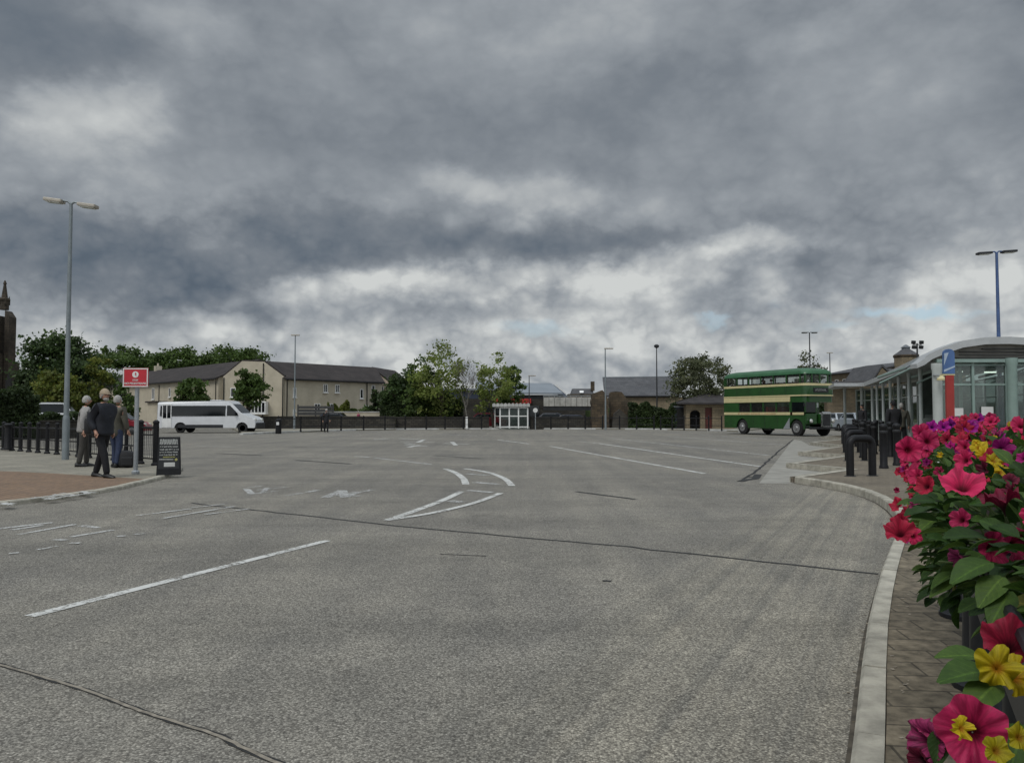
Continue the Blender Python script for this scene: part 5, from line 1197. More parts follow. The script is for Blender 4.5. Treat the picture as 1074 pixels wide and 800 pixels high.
railing([G(82, 481.5), G(131, 486), G(145, 487.5)], .85, .98, .055, [(.88, .03), (.5, .02), (.2, .02)], 'black iron railing behind the waiting people', bars=.11, z0=.06)
railing([G(147, 489), G(163, 490.5)], 1.2, 1.1, .075, [(1.0, .03), (.82, .02), (.22, .02)], 'last black railing panel with a thick end post beside the red sign', bars=.1, z0=.06)
pb = thing('bollard', 'wide black capped bollard at the left edge of the pavement', 'bollard', tuple(G(8, 474.8)))
obj('bollard_body', MB().lathe((0, 0, .1), [(.14, 0), (.14, .06), (.11, .1), (.1, .8), (.14, .84), (.14, .88), (.08, .93)], 14), 'black_paint', pb, smooth=True)
# ================= red sign, A-board =================
sp_ = G(141, 497, .066); rs = thing('warning_sign', 'small red notice on a grey post beside the last railing', 'sign', (sp_.x, sp_.y, .066))
Ys = sp_.y; s0_, s1_ = W(129.5, 406, Ys), W(156.5, 386, Ys); cx_, cz_ = (s0_.x+s1_.x)/2-sp_.x, (s0_.z+s1_.z)/2-.066; sw, shh = s1_.x-s0_.x, s1_.z-s0_.z
obj('post', MB().tube([(0, .05, -.05), (0, .05, cz_+shh/2-.05)], .045, 12), 'galv', rs, smooth=True); obj('foot_collar', MB().lathe((0, .05, 0), [(.08, 0), (.08, .05), (.05, .08)], 12), 'galv', rs)
pl = obj('sign_plate', MB().box((cx_, -.03, cz_), (sw, .02, shh), 0, .006), 'sign_red', rs)
bo = MB()
for s in (-1, 1): bo.box((cx_, -.043, cz_+s*(shh/2-.017)), (sw, .006, .022)); bo.box((cx_+s*(sw/2-.017), -.0435, cz_), (.022, .006, shh-.05))
em_ = MB().lathe((cx_, -.042, cz_+shh*.16), [(.068, -.004), (.068, .0)], 24, 'Y')
obj('border', bo, 'sign_white', pl); obj('emblem_disc', em_, 'sign_white', pl)
fg = MB().sphere((cx_+.006, -.05, cz_+shh*.16+.028), (.014, .004, .016), 8, 6); fg.extr([(cx_-.012, -.052, cz_+shh*.16+.012), (cx_+.022, -.052, cz_+shh*.16+.012), (cx_+.014, -.052, cz_+shh*.16-.02), (cx_+.02, -.052, cz_+shh*.16-.05), (cx_+.004, -.052, cz_+shh*.16-.022)], (0, .005, 0)); obj('emblem_figure', fg, 'sign_red', pl)
def text(name, body, size, loc, m, parent, rot=(math.pi/2, 0, 0), width=None):
    cu = bpy.data.curves.new(name, 'FONT'); cu.body = body; cu.size = size; cu.align_x = 'CENTER'; cu.align_y = 'CENTER'; cu.extrude = .002; cu.offset = .0008
    t = bpy.data.objects.new(name, cu); COL.objects.link(t); bpy.context.view_layer.update()
    me = bpy.data.meshes.new_from_object(t); bpy.data.objects.remove(t)
    o = bpy.data.objects.new(name, me); COL.objects.link(o); me.materials.clear(); me.materials.append(M[m]); o.parent = parent; o.location = loc; o.rotation_euler = rot
    if width:
        xs = [v.co.x for v in me.vertices]; k = width/(max(xs)-min(xs)); me.transform(Matrix.Diagonal((k, 1, 1, 1)))
    return o
text('lettering', 'STOP', .05, (cx_, -.044, cz_-shh*.14), 'sign_white', pl)
text('lettering', 'NO PEDESTRIANS', .062, (cx_, -.044, cz_-shh*.31), 'sign_white', pl, width=sw*.84)
ab = G(177, 497.5, .066); Yb = ab.y
abd = thing('pavement_board', 'black chalk-lettered pavement board standing by the kerb point', 'a-board', (ab.x, ab.y, .066), R(21))
Hb = (W(177, 456, Yb).z-.11); Wb = (W(189, 480, Yb).x-W(165.5, 480, Yb).x)
lean = .16
def board_part(u0, u1, v0, v1, y=0, t=.02):   # u across -.5..5 , v up 0..1
    P = lambda u, v: Vector((u*Wb*(1-.10*v), -lean+lean*v*1.0+y, v*Hb))
    return [P(u0, v0), P(u1, v0), P(u1, v1), P(u0, v1)]
fp_ = MB().extr(board_part(-.5, .5, 0, 1), (0, .025, 0)); bk = [Vector((p.x, -p.y+.03, p.z)) for p in board_part(-.5, .5, 0, 1)]; fp_.extr(bk, (0, .02, 0))
obj('frame', fp_, 'black_paint', abd); pn = obj('chalk_panel', MB().extr(board_part(-.44, .44, .16, .97, -.006), (0, .006, 0)), 'board_black', abd)
ck = MB(); rx = random.Random(12)
def stroke(u0, v0, u1, v1, wd, mb):
    P = lambda u, v: Vector((u*Wb*(1-.10*v), -lean+lean*v-.009, v*Hb)); a, b = P(u0, v0), P(u1, v1); d = (b-a).normalized(); n_ = d.cross(Vector((0, 1, 0))).normalized()*wd/2
    mb.extr([a-n_, b-n_, b+n_, a+n_], (0, .002, 0))
for i in range(7):                        # big hand-drawn heading, too blurred to read
    u = -.40+i*.115; k = rx.randint(0, 2)
    stroke(u, .81, u+.01, .94, .016, ck); stroke(u+.07, .80, u+.06, .94, .013, ck)
    if k: stroke(u, .94 if k == 1 else .87, u+.065, .93 if k == 1 else .88, .014, ck)
for v in (.745, .67, .60, .53):
    u = -.40
    while u < .40:
        wd = rx.uniform(.02, .05); stroke(u, v+rx.uniform(-.006, .006), u+wd, v+rx.uniform(-.01, .01), .022, ck); u += wd+rx.choice((.008, .012, .04))
stroke(-.41, .415, .2, .405, .02, ck)
obj('chalk_writing', ck, 'chalk', pn); cy = MB()
u = -.25
while u < .25: wd = rx.uniform(.02, .05); stroke(u, .47, u+wd, .472, .022, cy); u += wd+.015
stroke(.27, .38, .36, .42, .05, cy); obj('chalk_writing', cy, 'chalk_yellow', pn)
nt = MB().extr(board_part(-.2, .26, .22, .33, -.012), (0, .005, 0)); obj('paper_note', nt, 'concrete_pale', pn)
# ================= bus shelter =================
shl = thing('bus_shelter', 'small white framed glass bus shelter behind the far railings', 'bus shelter', tuple(G(536, 450.3)))
Y0 = shl.location.y; X0 = shl.location.x
a = W(524.5, 450, Y0).x-X0; b = W(553.5, 450, Y0).x-X0; c = W(517.5, 450, Y0+2.2).x-X0; hh = hpx(427.5, Y0); ht = hpx(424, Y0)
c = W(517.5, 440, Y0).x-X0
for k in range(4): obj('post', MB().box((a+(b-a)*k/3, 0, hh/2+.05), (.11, .1, hh-.1)), 'white_frame', shl)
for x in (c+.1, b): obj('post', MB().box((x, 1.5, hh/2+.05), (.1, .1, hh-.1)), 'white_frame', shl)
fr = MB()
for z in (.22, 1.16, hh): fr.box(((a+b)/2, 0, z), (b-a, .06, .09))
for z in (.22, 1.16, hh): fr.box(((a+c+.1)/2, .75, z), (math.hypot(a-c-.1, 1.5), .06, .08), math.atan2(-1.5, a-c-.1)); fr.box((b, .75, z), (.06, 1.4, .08))
obj('frame', fr, 'white_frame', shl)
rf = MB(); m_ = 10
for k in range(m_):
    t0, t1 = k/m_, (k+1)/m_; xa, xb = c-.1+(b-c+.3)*t0, c-.1+(b-c+.3)*t1
    rf.extr([(xa, -.25, hh+.08), (xb-.02, -.25, hh+.08), (xb-.02, -.25, ht+.02+.0), ((xa+xb)/2, -.25, ht+.12), (xa, -.25, ht+.02)], (0, 2.1, 0))
obj('roof', rf, 'concrete_pale', shl)
obj('glazing', MB().box(((a+b)/2, 0, 1.2), (b-a-.1, .012, 1.9)), 'shelter_glass', shl); obj('bench', MB().box(((a+b)/2, 1.1, .5), (b-a-.4, .35, .06), 0, .01), 'dark_iron', shl)
bs = thing('bus_stop_flag', 'round white headed sign post right of the bus shelter', 'sign', tuple(G(561.5, 450.4)))
obj('pole', MB().tube([(0, 0, 0), (0, 0, hpx(430, 65))], .04, 8), 'galv', bs); obj('sign_disc', MB().lathe((0, -.06, hpx(430, 65)), [(.2, -.02), (.2, .02)], 16, 'Y'), 'sign_white', bs)
# ================= hoop barriers and bollards on the right =================
hoops = []
def hoop_parts(root, wd, h, r, yaw=0):
    pts = [(-wd/2, 0, 0), (-wd/2, 0, h-.16)]
    for k in range(1, 6):
        a = math.pi-math.pi/2*k/6; pts.append((-wd/2+.13+.13*math.cos(a), 0, h-.16+.13*math.sin(a)))
    pts += [(-wd/2+.13, 0, h-.03), (wd/2-.13, 0, h-.03)]
    for k in range(1, 6):
        a = math.pi/2-math.pi/2*k/6; pts.append((wd/2-.13+.13*math.cos(a), 0, h-.16+.13*math.sin(a)))
    pts += [(wd/2, 0, h-.16), (wd/2, 0, 0)]
    obj('hoop_tube', MB().tube(pts, r, 14), 'black_paint', root, smooth=True)
    for s in (-1, 1): obj('foot_plate', MB().lathe((s*wd/2, 0, 0), [(r*1.5, 0), (r*1.5, .012), (r*1.02, .02)], 14), 'dark_iron', root)
hp = [((903.5, 499), 'nearest'), ((898, 483), 'second'), ((894, 474.5), 'third'), ((892, 468.5), 'fourth'), ((890, 465), 'fifth')]
H0 = None
LB = ['black hoop barrier nearest to the flowers at the first bay point', 'black hoop barrier second from the flowers', 'black hoop barrier third in the line of bays', 'black hoop barrier fourth in the line of bays', 'black hoop barrier furthest off, nearest the green bus']
for k, (pp, _) in enumerate(hp):
    g_ = G(pp[0], pp[1], .115)
    if H0 is None:
        H0 = thing('hoop_barrier', LB[0], 'barrier', (g_.x, g_.y, .11), R(12), 'hoop barriers along the bus bays'); hoop_parts(H0, .5, .78, .075)
    else: dup(H0, (g_.x, g_.y, .11), R(12), LB[k])
B0 = None
BLb = []
bl = [(927, 491), (941, 488), (905, 480), (917, 476), (912, 470), (925, 473), (903, 468), (899, 464.5), (908, 465), (934, 479), (919, 467.5), (896, 461.5), (973, 520)]
for k, (x, y) in enumerate(bl):
    g_ = G(x, y, .115)
    lbl = ['thick black bollard nearest the hoop barrier', 'thick black bollard half behind the flowers', 'black bollard between first and second hoops', 'black bollard behind the first hoop right leg', 'black bollard in the crowded middle of the row', 'black bollard left of the person by the flowers', 'black bollard by the second hoop, further back', 'black bollard by the third hoop', 'black bollard midway back under the canopy edge', 'black bollard hidden partly by the thick pair', 'black bollard in front of the middle columns', 'furthest black bollard of the row, near the bus', 'black bollard standing right behind the pink petunias, nearest to them'][k]
    if B0 is None:
        B0 = thing('bollard', lbl, 'bollard', (g_.x, g_.y, .11), 0, 'bollards along the bus bays')
        obj('bollard_body', MB().lathe((0, 0, 0), [(.1, 0), (.1, .05), (.082, .08), (.08, .9), (.095, .93), (.095, .97), (.07, 1.0), (.02, 1.02)], 16), 'black_paint', B0, smooth=True)
        obj('collar', MB().lathe((0, 0, .8), [(.084, 0), (.09, .01), (.09, .05), (.084, .06)], 16), 'dark_iron', B0)
    else: dup(B0, (g_.x, g_.y, .11), 0, lbl)
# ================= glazed bus station =================
cn = thing('bus_station', 'glazed bus station with curved roof, long canopy and pale columns', 'building', (13, 26, 0))
# leading edge of the canopy (plan) and height
E = [Vector((11.15, 21.6, 2.75)), Vector((13.4, 27.8, 2.75)), Vector((15.8, 34.5, 2.75)), Vector((17.9, 40.5, 2.75))]
E2 = Vector((18.4, 46, 2.75))
rm = MB()
def wave(u): return u
edge = E+[E2]
for a, b in zip(edge[:-1], edge[1:]):
    back = Vector((5.0, -1.6, .55)); th = Vector((0, 0, .2))
    rm.add([a, b, b+back, a+back, a+th, b+th, b+back+th, a+back+th], [(0, 3, 2, 1), (4, 5, 6, 7), (0, 1, 5, 4), (3, 7, 6, 2), (0, 4, 7, 3), (1, 2, 6, 5)])
obj('canopy_roof', rm, 'aluminium', cn, world=True)
fr_ = MB(); fr_.add([E2, E2+Vector((-.6, -1.2, .0)), E[3]+Vector((-1.4, .3, .02)), E[3], E2+Vector((0, 0, .16)), E2+Vector((-.6, -1.2, .16)), E[3]+Vector((-1.4, .3, .18)), E[3]+Vector((0, 0, .16))], [(0, 1, 2, 3), (4, 5, 6, 7), (1, 2, 6, 5), (2, 3, 7, 6), (0, 1, 5, 4)])
obj('canopy_wing', fr_, 'aluminium', cn, world=True)
# arched pavilion roof: cross-section in x-z from the traced outline, at Y=20
YP = 20.2
top = [W(x, y, YP) for x, y in [(962, 381.5), (968, 377), (974, 371.3), (990, 364), (1010, 357.2), (1034, 353.6), (1060, 353), (1085, 354.5), (1110, 358), (1135, 363.5), (1165, 372)]]
bot = [W(x, y, YP) for x, y in [(962, 386), (970, 382.5), (978, 376.5), (992, 370.5), (1010, 364.5), (1034, 361), (1060, 360.6), (1085, 362), (1110, 365.5), (1135, 371), (1165, 379)]]
ar = MB(); n = len(top)
for i in range(n-1): ar.extr([bot[i], bot[i+1], top[i+1], top[i]], (0, .35, 0))
obj('arched_fascia', ar, 'aluminium', cn, world=True)
ar = MB()
for i in range(n-1):
    ar.extr([bot[i]+Vector((0, .35, .1)), bot[i+1]+Vector((0, .35, .1)), top[i+1]+Vector((0, .35, -.02)), top[i]+Vector((0, .35, -.02))], (.75, 2.1, -.05))
obj('arched_roof', ar, 'grey_metal', cn, world=True)
zb_ = hpx(377, YP)
gbl = [bot[i]+Vector((0, .2, 0)) for i in range(2, n)]
ga = MB().extr([Vector((gbl[0].x, YP+.2, zb_))]+[Vector((p.x, YP+.2, p.z+.02)) for p in gbl]+[Vector((gbl[-1].x, YP+.2, zb_))], (0, .12, 0))
obj('gable_cladding', ga, mat('gable_louvre', (.19, .18, .16), .7, var=.2, vscale=2), cn, world=True)
lv = MB()
for k in range(7):
    z = zb_+.06+k*.075; xs_ = [p.x for p in gbl if p.z > z+.03]
    if len(xs_) > 1: lv.box(((min(xs_)+max(xs_))/2, YP+.17, z), (max(xs_)-min(xs_), .05, .02))
obj('louvres', lv, 'dark_cladding', cn, world=True)
gx0 = W(984, 400, YP).x; gx1 = W(1165, 400, YP).x
obj('head_beam', MB().box(((gx0+gx1)/2, YP+.1, zb_-.03), (gx1-gx0, .14, .09), 0, .01), 'column_green', cn, world=True)
def column(x, Y, z, r, m, label=None):
    o = obj('column', MB().lathe((x, Y, .1), [(r*1.25, 0), (r*1.25, .05), (r, .07), (r, z-.3), (r*1.15, z-.22), (r*1.15, z-.1)], 16), m, cn, world=True, smooth=True)
column(W(983, 400, YP-.3).x, YP-.3, hpx(381, YP-.3), .115, 'column_grey'); column(W(1061.5, 400, YP-.3).x, YP-.3, hpx(375.5, YP-.3), .12, 'column_green'); column(W(1140, 400, YP-.3).x, YP-.3, hpx(376, YP-.3), .12, 'column_green')
def px_col(t): 
    n_ = len(E)-1; k = min(n_-1, int(t*n_)); return E[k].lerp(E[k+1], t*n_-k)
for t in (.03, .17, .31, .45, .59, .73, .87, 1.0):
    p = px_col(t)+Vector((.35, -.1, 0)); column(p.x, p.y, 2.75, .058, 'column_grey')
for t in (.25, .75): p = E[3].lerp(E2, t)+Vector((.35, 0, 0)); column(p.x, p.y, 2.75, .075, 'column_grey')
# glazing along the concourse, set back from the edge
inn = [Vector((p.x+1.3, p.y-.42, 0)) for p in edge]; inn[0] = Vector((11.6, 20.6, 0))
def glaze(A, B, z1, npan, label=None, mull='column_grey'):
    d = (B-A); L = d.length; d /= L; rz = math.atan2(d.y, d.x); mm = MB()
    for k in range(npan+1):
        q = A+d*L*k/npan; mm.box((q.x, q.y, z1/2+.05), (.06, .08, z1-.1), rz)
    c = (A+B)/2
    for z in (.15, 2.1, z1-.05): mm.box((c.x, c.y, z), (L, .05, .05), rz)
    obj('mullions', mm, mull, cn, world=True)
    obj('glass', MB().box((c.x, c.y, z1/2), (L, .012, z1-.1), rz), 'canopy_glass', cn, world=True)
glaze(Vector((gx0+.1, YP+.15, 0)), Vector((gx1, YP+.15, 0)), zb_-.08, 5, mull='column_green')
for a, b in zip(inn[:-1], inn[1:]): glaze(a, b, 2.75, 4)
# second screen behind (seen through the first) and interior
for a, b in zip(inn[:-1], inn[1:]): glaze(a+Vector((3.4, -1.2, 0)), b+Vector((3.4, -1.2, 0)), 3.0, 3)
inner_f = MB().prism([(gx0+.2, YP+.5), (gx1, YP+.5), (gx1, 29), (gx0+3.0, 29)], .115, .125); obj('concourse_floor', inner_f, 'concrete_pale', cn, world=True)
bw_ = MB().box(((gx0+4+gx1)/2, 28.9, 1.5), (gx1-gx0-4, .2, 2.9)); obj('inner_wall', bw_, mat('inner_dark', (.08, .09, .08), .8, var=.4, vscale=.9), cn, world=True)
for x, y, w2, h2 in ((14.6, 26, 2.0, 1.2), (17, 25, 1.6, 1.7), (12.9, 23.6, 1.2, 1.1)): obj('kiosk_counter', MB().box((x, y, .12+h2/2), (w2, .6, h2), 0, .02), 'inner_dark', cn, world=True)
tr_ = MB()
for k in range(6):
    x = gx0+.8+k*1.15; tr_.tube([(x, YP+.5, 2.5), (x+.6, YP+3, 2.95), (x+.9, YP+7, 2.6)], .05, 6); tr_.tube([(x+.6, YP+3, 2.95), (x-.2, YP+4.5, 2.3)], .03, 5)
obj('roof_trusses', tr_, 'column_green', cn, world=True)
EM = emis('tube_light', (1, .97, .9), 2.2)
for x, y in ((13.4, 24), (14.6, 24.3), (16, 24.1)): obj('ceiling_tube', MB().box((x, y, 2.62), (.34, .06, .04)), 'tube_light', cn, world=True)
nb = W(1037, 431, YP+.05); nt_ = obj('notice', MB().box((nb.x, YP+.11, nb.z), (.3, .02, .22)), 'sign_white', cn, world=True)
nb = W(1007, 432, YP+.05); obj('notice', MB().box((nb.x, YP+.11, nb.z), (.22, .02, .2)), 'sign_white', cn, world=True)
# totem banner
tb = thing('banner_totem', 'slim blue and red banner totem beside the first canopy column', 'banner', (W(996, 430, 17.5).x, 17.5, .11))
z0, zmid, z1 = hpx(428, 17.5)-.11, hpx(393, 17.5)-.11, hpx(365, 17.5)-.11; wt_ = .12
topc = [(-wt_, -.03, zmid+.02), (wt_, -.03, zmid+.02), (wt_, -.03, z1-.12)]+[(wt_*math.cos(a), -.03, z1-.12+.1*math.sin(a)) for a in [math.pi*k/8 for k in range(1, 8)]]+[(-wt_, -.03, z1-.12)]
bl_ = obj('blue_panel', MB().extr(topc, (0, .07, 0)), 'banner_blue', tb)
sw_ = MB().extr([(-wt_, -.034, zmid+.2), (-wt_*.1, -.034, z1-.1), (-wt_*.9, -.034, z1-.12)], (0, .004, 0)); sw_.extr([(-wt_, -.034, zmid+.06), (wt_, -.034, zmid+.17), (wt_, -.034, zmid+.2), (-wt_, -.034, zmid+.11)], (0, .004, 0)); obj('swoosh', sw_, 'banner_light', bl_)
obj('red_panel', MB().box((.01, .0, (z0+zmid)/2-.2), (wt_*1.45, .06, zmid-z0+.4), 0, .01), 'banner_red', tb)
obj('post', MB().tube([(0, .06, 0), (0, .06, z1-.3)], .03, 8), 'galv', tb); obj('rail_clip', MB().box((-.02, .02, zmid), (wt_*2.3, .1, .03)), 'cream_paint', tb)
cc = thing('camera_dome', 'small pale bracket lamp left of the banner totem', 'lamp', (W(987.5, 396, 19.6).x, 19.6, hpx(398, 19.6)))
obj('dome', MB().lathe((0, 0, 0), [(.11, -.02), (.11, .02), (.05, .07), (.03, .12)], 12), 'cream_paint', cc, smooth=True); obj('bracket', MB().tube([(0, 0, .1), (-.08, .25, .12)], .02, 6), 'galv', cc)
# ================= stone station buildings behind =================
sb = thing('stone_hall', 'long sandstone building with a grey roof behind the glazed canopy', 'building', at(900, 110))
a, b = W(868, 389, 112), W(921, 386, 100)
def slab_building(root, A, B, depth, eave, ridge, wm, rm_): roofed(root, Vector((A.x, A.y, 0)), Vector((B.x, B.y, 0)), depth, eave, ridge, wm, rm_, ov=.4)
slab_building(sb, a, b, 12, hpx(390.5, 106), hpx(384, 112), 'sandstone', 'slate')
wm = MB(); wall_windows(sb, Vector((a.x, a.y, 0)), Vector((b.x, b.y, 0)), [(t, hpx(404, 106), .8, .9, 1) for t in (.2, .36, .52, .68, .84)], 1)
sg = thing('stone_gable', 'sandstone gable end with slate roof right of the long hall', 'building', at(935, 98))
g = [W(915, 402, 97), W(925, 385.5, 97), W(937, 396, 97), W(937, 420, 97), W(915, 420, 97)]
obj('wall', MB().extr(g, (0, 8, 0)), 'sandstone', sg, world=True)
obj('verge', MB().extr([g[0]+Vector((-.2, -.1, 0)), g[1]+Vector((0, -.1, .12)), g[2]+Vector((.2, -.1, 0)), g[2]+Vector((.2, -.1, .22)), g[1]+Vector((0, -.1, .42)), g[0]+Vector((-.2, -.1, .25))], (0, 8.3, 0)), 'slate', sg, world=True)
obj('side_roof', MB().extr([W(930, 387, 99), W(945, 385, 103), W(968, 386, 103), W(968, 397, 98), W(940, 399, 98)], (0, .3, 0)), 'slate', sg, world=True)
lr = thing('lean_to', 'dark slate lean-to roof in front of the stone hall', 'building', at(895, 92))
obj('roof', MB().extr([W(866, 405, 92), W(866, 401, 96), W(930, 399, 94), W(930, 405, 90)], (0, .2, .1)), 'tile_dark', lr, world=True); obj('wall', MB().box((W(898, 410, 94).x, 94, 2.2), (7.2, 1, 4.3)), 'sandstone', lr, world=True)
oc = thing('octagon_tower', 'squat octagonal sandstone tower with a slate cone roof and lantern', 'tower', at(951, 100))
r8 = (W(964, 380, 100).x-W(939, 380, 100).x)/2; e8 = hpx(375, 100)
obj('wall', MB().lathe((0, 0, 0), [(r8*.96, 0), (r8*.96, e8)], 8), 'sandstone', oc); obj('cornice', MB().lathe((0, 0, e8+.002), [(r8*1.0, 0), (r8*1.06, .2), (r8*1.04, .3)], 8), 'sandstone_dark', oc)
t8 = hpx(366.5, 100); obj('roof', MB().lathe((0, 0, e8+.304), [(r8*1.05, 0), (r8*.35, t8-e8-.3)], 8), 'slate', oc)
obj('lantern', MB().lathe((0, 0, t8), [(r8*.34, 0), (r8*.34, .22), (r8*.42, .25), (.1, .6)], 8), 'lead_grey', oc)
# ================= people =================
def skinned(name, pts, edges, m, parent, sub=2, root_i=0, post=None):
    me = bpy.data.meshes.new(name); me.from_pydata([p[:3] for p in pts], edges, []); me.update()
    o = bpy.data.objects.new(name, me); COL.objects.link(o)
    md = o.modifiers.new('skin', 'SKIN'); md.use_smooth_shade = True
    sv_ = me.skin_vertices[0].data
    for i, p in enumerate(pts):
        r = p[3]; sv_[i].radius = (r, p[4] if len(p) > 4 else r); sv_[i].use_root = (i == root_i)
    sb_ = o.modifiers.new('sub', 'SUBSURF'); sb_.levels = sub; sb_.render_levels = sub
    bpy.context.view_layer.update(); dg_ = bpy.context.evaluated_depsgraph_get()
    new = bpy.data.meshes.new_from_object(o.evaluated_get(dg_)); bpy.data.objects.remove(o); bpy.data.meshes.remove(me)
    new.name = name; new.materials.clear(); new.materials.append(M[m]); new.polygons.foreach_set('use_smooth', [True]*len(new.polygons))
    if post:
        for v in new.vertices: v.co = post(v.co)
    r_ = bpy.data.objects.new(name, new); COL.objects.link(r_); r_.parent = parent; return r_
def head_into(mb, c, s=1.0, yaw=0.0, pitch=0.0):
    """head with jaw, nose, ears, eye sockets and lips; faces +x"""
    Mx = Matrix.Rotation(yaw, 3, 'Z') @ Matrix.Rotation(pitch, 3, 'Y'); c = Vector(c)
    def T(v): return c+Mx@(Vector(v)*s)
    vs = []; fs = []; n, m = 20, 16
    for i in range(m+1):
        t = math.pi*i/m; z = .118*math.cos(t); rr = math.sin(t)
        for k in range(n):
            a = 2*math.pi*k/n; x = .098*rr*math.cos(a); y = .077*rr*math.sin(a)
            if z < -.01: f_ = 1-(-z/.118)*.28; y *= f_; x = x*f_+(.012 if x > 0 else .018)
            if x > .05:
                d = math.exp(-((y/.016)**2)); nose = math.exp(-((z+.018)/.024)**2)
                x += .024*d*nose
                for sy in (-1, 1): x -= .010*math.exp(-(((y-sy*.032)/.016)**2+((z-.008)/.014)**2))
                x += .006*math.exp(-((z+.062)/.012)**2)*math.exp(-(y/.028)**2)
            vs.append(T((x, y, z)))
    for i in range(m):
        for k in range(n): fs.append((i*n+k, (i+1)*n+k, (i+1)*n+(k+1) % n, i*n+(k+1) % n))
    mb.add(vs, fs)
    for sy in (-1, 1):
        q = MB().sphere((0, 0, 0), (.022, .008, .032), 10, 8); mb.add([T(Vector(v)+Vector((-.004, sy*.08, -.005))) for v in q.v], q.f)
    return T
def hand_into(mb, wrist, direction, fwd, s=1.0):
    """palm, four curled fingers and a thumb"""
    w_ = Vector(wrist); d = Vector(direction).normalized(); f = Vector(fwd); f = (f-d*f.dot(d)).normalized(); side = d.cross(f)
    mb.tube([w_-d*.02, w_+d*.03*s, w_+d*.075*s, w_+d*.09*s], [.026*s, .033*s, .035*s, .024*s], 10)
    for i, (o, L, r) in enumerate(((-.027, .062, .0085), (-.009, .072, .009), (.009, .068, .0088), (.026, .052, .0078))):
        b = w_+d*.075*s+f*o*s*1.0; c_ = side*.016*s
        mb.tube([b, b+d*L*.45*s+c_*.4, b+d*L*.8*s+c_*1.2, b+d*L*s+c_*2.2], [r*s, r*s, r*.92*s, r*.6*s], 7)
    b = w_+d*.03*s-f*.03*s; mb.tube([b, b+d*.03*s-f*.02*s, b+d*.06*s-f*.022*s+side*.008], [.011*s, .0105*s, .008*s], 7)
def person(label, loc, rz, H=1.75, top='jacket_navy', legs='trouser_black', hair='hair_grey', stance=.17, step=.0, armL=(0.0, .04), armR=(0.0, .04), cap=None, coat_len=.0, bulk=1.0, head_yaw=0.0, lean=0.0, beard=False, seated=False, simple=False, hairlong=False, group=None):
    root = thing('person', label, 'person', loc, rz, group); k = H/1.75
    hipz = .92*k; fw = 0
    if seated: hipz = .12*k
    hx = lambda z: lean*(z-hipz)
    P = []
    def J(x, y, z, r, r2=None): P.append((x, y, z, r, r2 if r2 else r)); return len(P)-1
    pel = J(hx(hipz), 0, hipz, .115*k, .09*k); wst = J(hx(1.08*k), 0, hipz+.16*k, .115*k, .085*k); chs = J(hx(hipz+.38*k), 0, hipz+.38*k, .125*k, .09*k); nb_ = J(hx(hipz+.53*k), 0, hipz+.53*k, .06*k); nk = J(hx(hipz+.6*k)+.01, 0, hipz+.60*k, .052*k)
    E_ = [(pel, wst), (wst, chs), (chs, nb_), (nb_, nk)]
    hands = []; arms = {}
    for s, (sw_, bend) in ((1, armL), (-1, armR)):
        shz = hipz+.49*k; x0_ = hx(shz)
        sh = J(x0_, s*.18*k, shz-.01, .045*k); 
        ex, ez = x0_+math.sin(sw_)*.29*k, shz-math.cos(sw_)*.29*k
        el = J(ex, s*.245*k, ez, .036*k); a2 = sw_+bend
        wx_, wz_ = ex+math.sin(a2)*.25*k, ez-math.cos(a2)*.25*k
        wr = J(wx_, s*.235*k, wz_, .028*k); E_ += [(nb_, sh), (sh, el), (el, wr)]
        hands.append(((wx_, s*.235*k, wz_), (math.sin(a2), 0, -math.cos(a2)), s)); arms[s] = ((x0_, s*.19*k, shz), (ex, s*.245*k, ez), (wx_, s*.235*k, wz_))
    feet = []; legsd = {}
    for s in (1, -1):
        st_x = step*s
        hp_ = J(hx(hipz), s*.095*k, hipz-.06*k, .075*k)
        if seated: kn = J(.42*k, s*.11*k, hipz, .065*k); an = J(.42*k, s*.11*k, hipz-.40*k, .042*k); lg = ((0, s*.095*k, hipz-.04), (.42*k, s*.11*k, hipz), (.42*k, s*.11*k, hipz-.4*k))
        else:
            ax_, ay_ = st_x, s*stance/2
            kn = J(ax_*.5+.02, (s*.095*k+ay_)/2, .49*k, .062*k); an = J(ax_-.01, ay_, .09*k, .04*k); lg = ((hx(hipz), s*.095*k, hipz-.04), (ax_*.5+.02, (s*.095*k+ay_)/2, .49*k), (ax_-.01, ay_, .09*k))
        E_ += [(pel, hp_), (hp_, kn), (kn, an)]; feet.append(lg[2]); legsd[s] = lg
    body = skinned('body', P, E_, 'skin', root, 1 if simple else 2)
    bm_ = MB(); hc = (hx(hipz+.72*k)+.02, 0, hipz+.725*k); T = head_into(bm_, hc, k*.98, head_yaw)
    for (w_, d, s) in hands: hand_into(bm_, w_, d, (1, 0, 0), k*.95)
    # join head and hands into the one body mesh
    bmm = bmesh.new(); bmm.from_mesh(body.data); vs = [bmm.verts.new(v) for v in bm_.v]
    for f in bm_.f:
        try: bmm.faces.new([vs[i] for i in f])
        except Exception: pass
    bmesh.ops.recalc_face_normals(bmm, faces=bmm.faces); bmm.to_mesh(body.data); bmm.free(); body.data.polygons.foreach_set('use_smooth', [True]*len(body.data.polygons))
    # eyes
    if not simple:
        ey = MB()
        for sy in (-1, 1):
            q = MB().sphere((0, 0, 0), .0085, 8, 6); ey.add([T(Vector(v)+Vector((.083, sy*.032, .008))) for v in q.v], q.f)
        obj('eyes', ey, 'board_black', root, smooth=True)
    # clothes: jacket over torso and arms, trousers over hips and legs, shoes
    b = bulk; Q = []
    def K(x, y, z, r, r2=None): Q.append((x, y, z, r, r2 if r2 else r)); return len(Q)-1
    z_ = lambda t: hipz+t*k
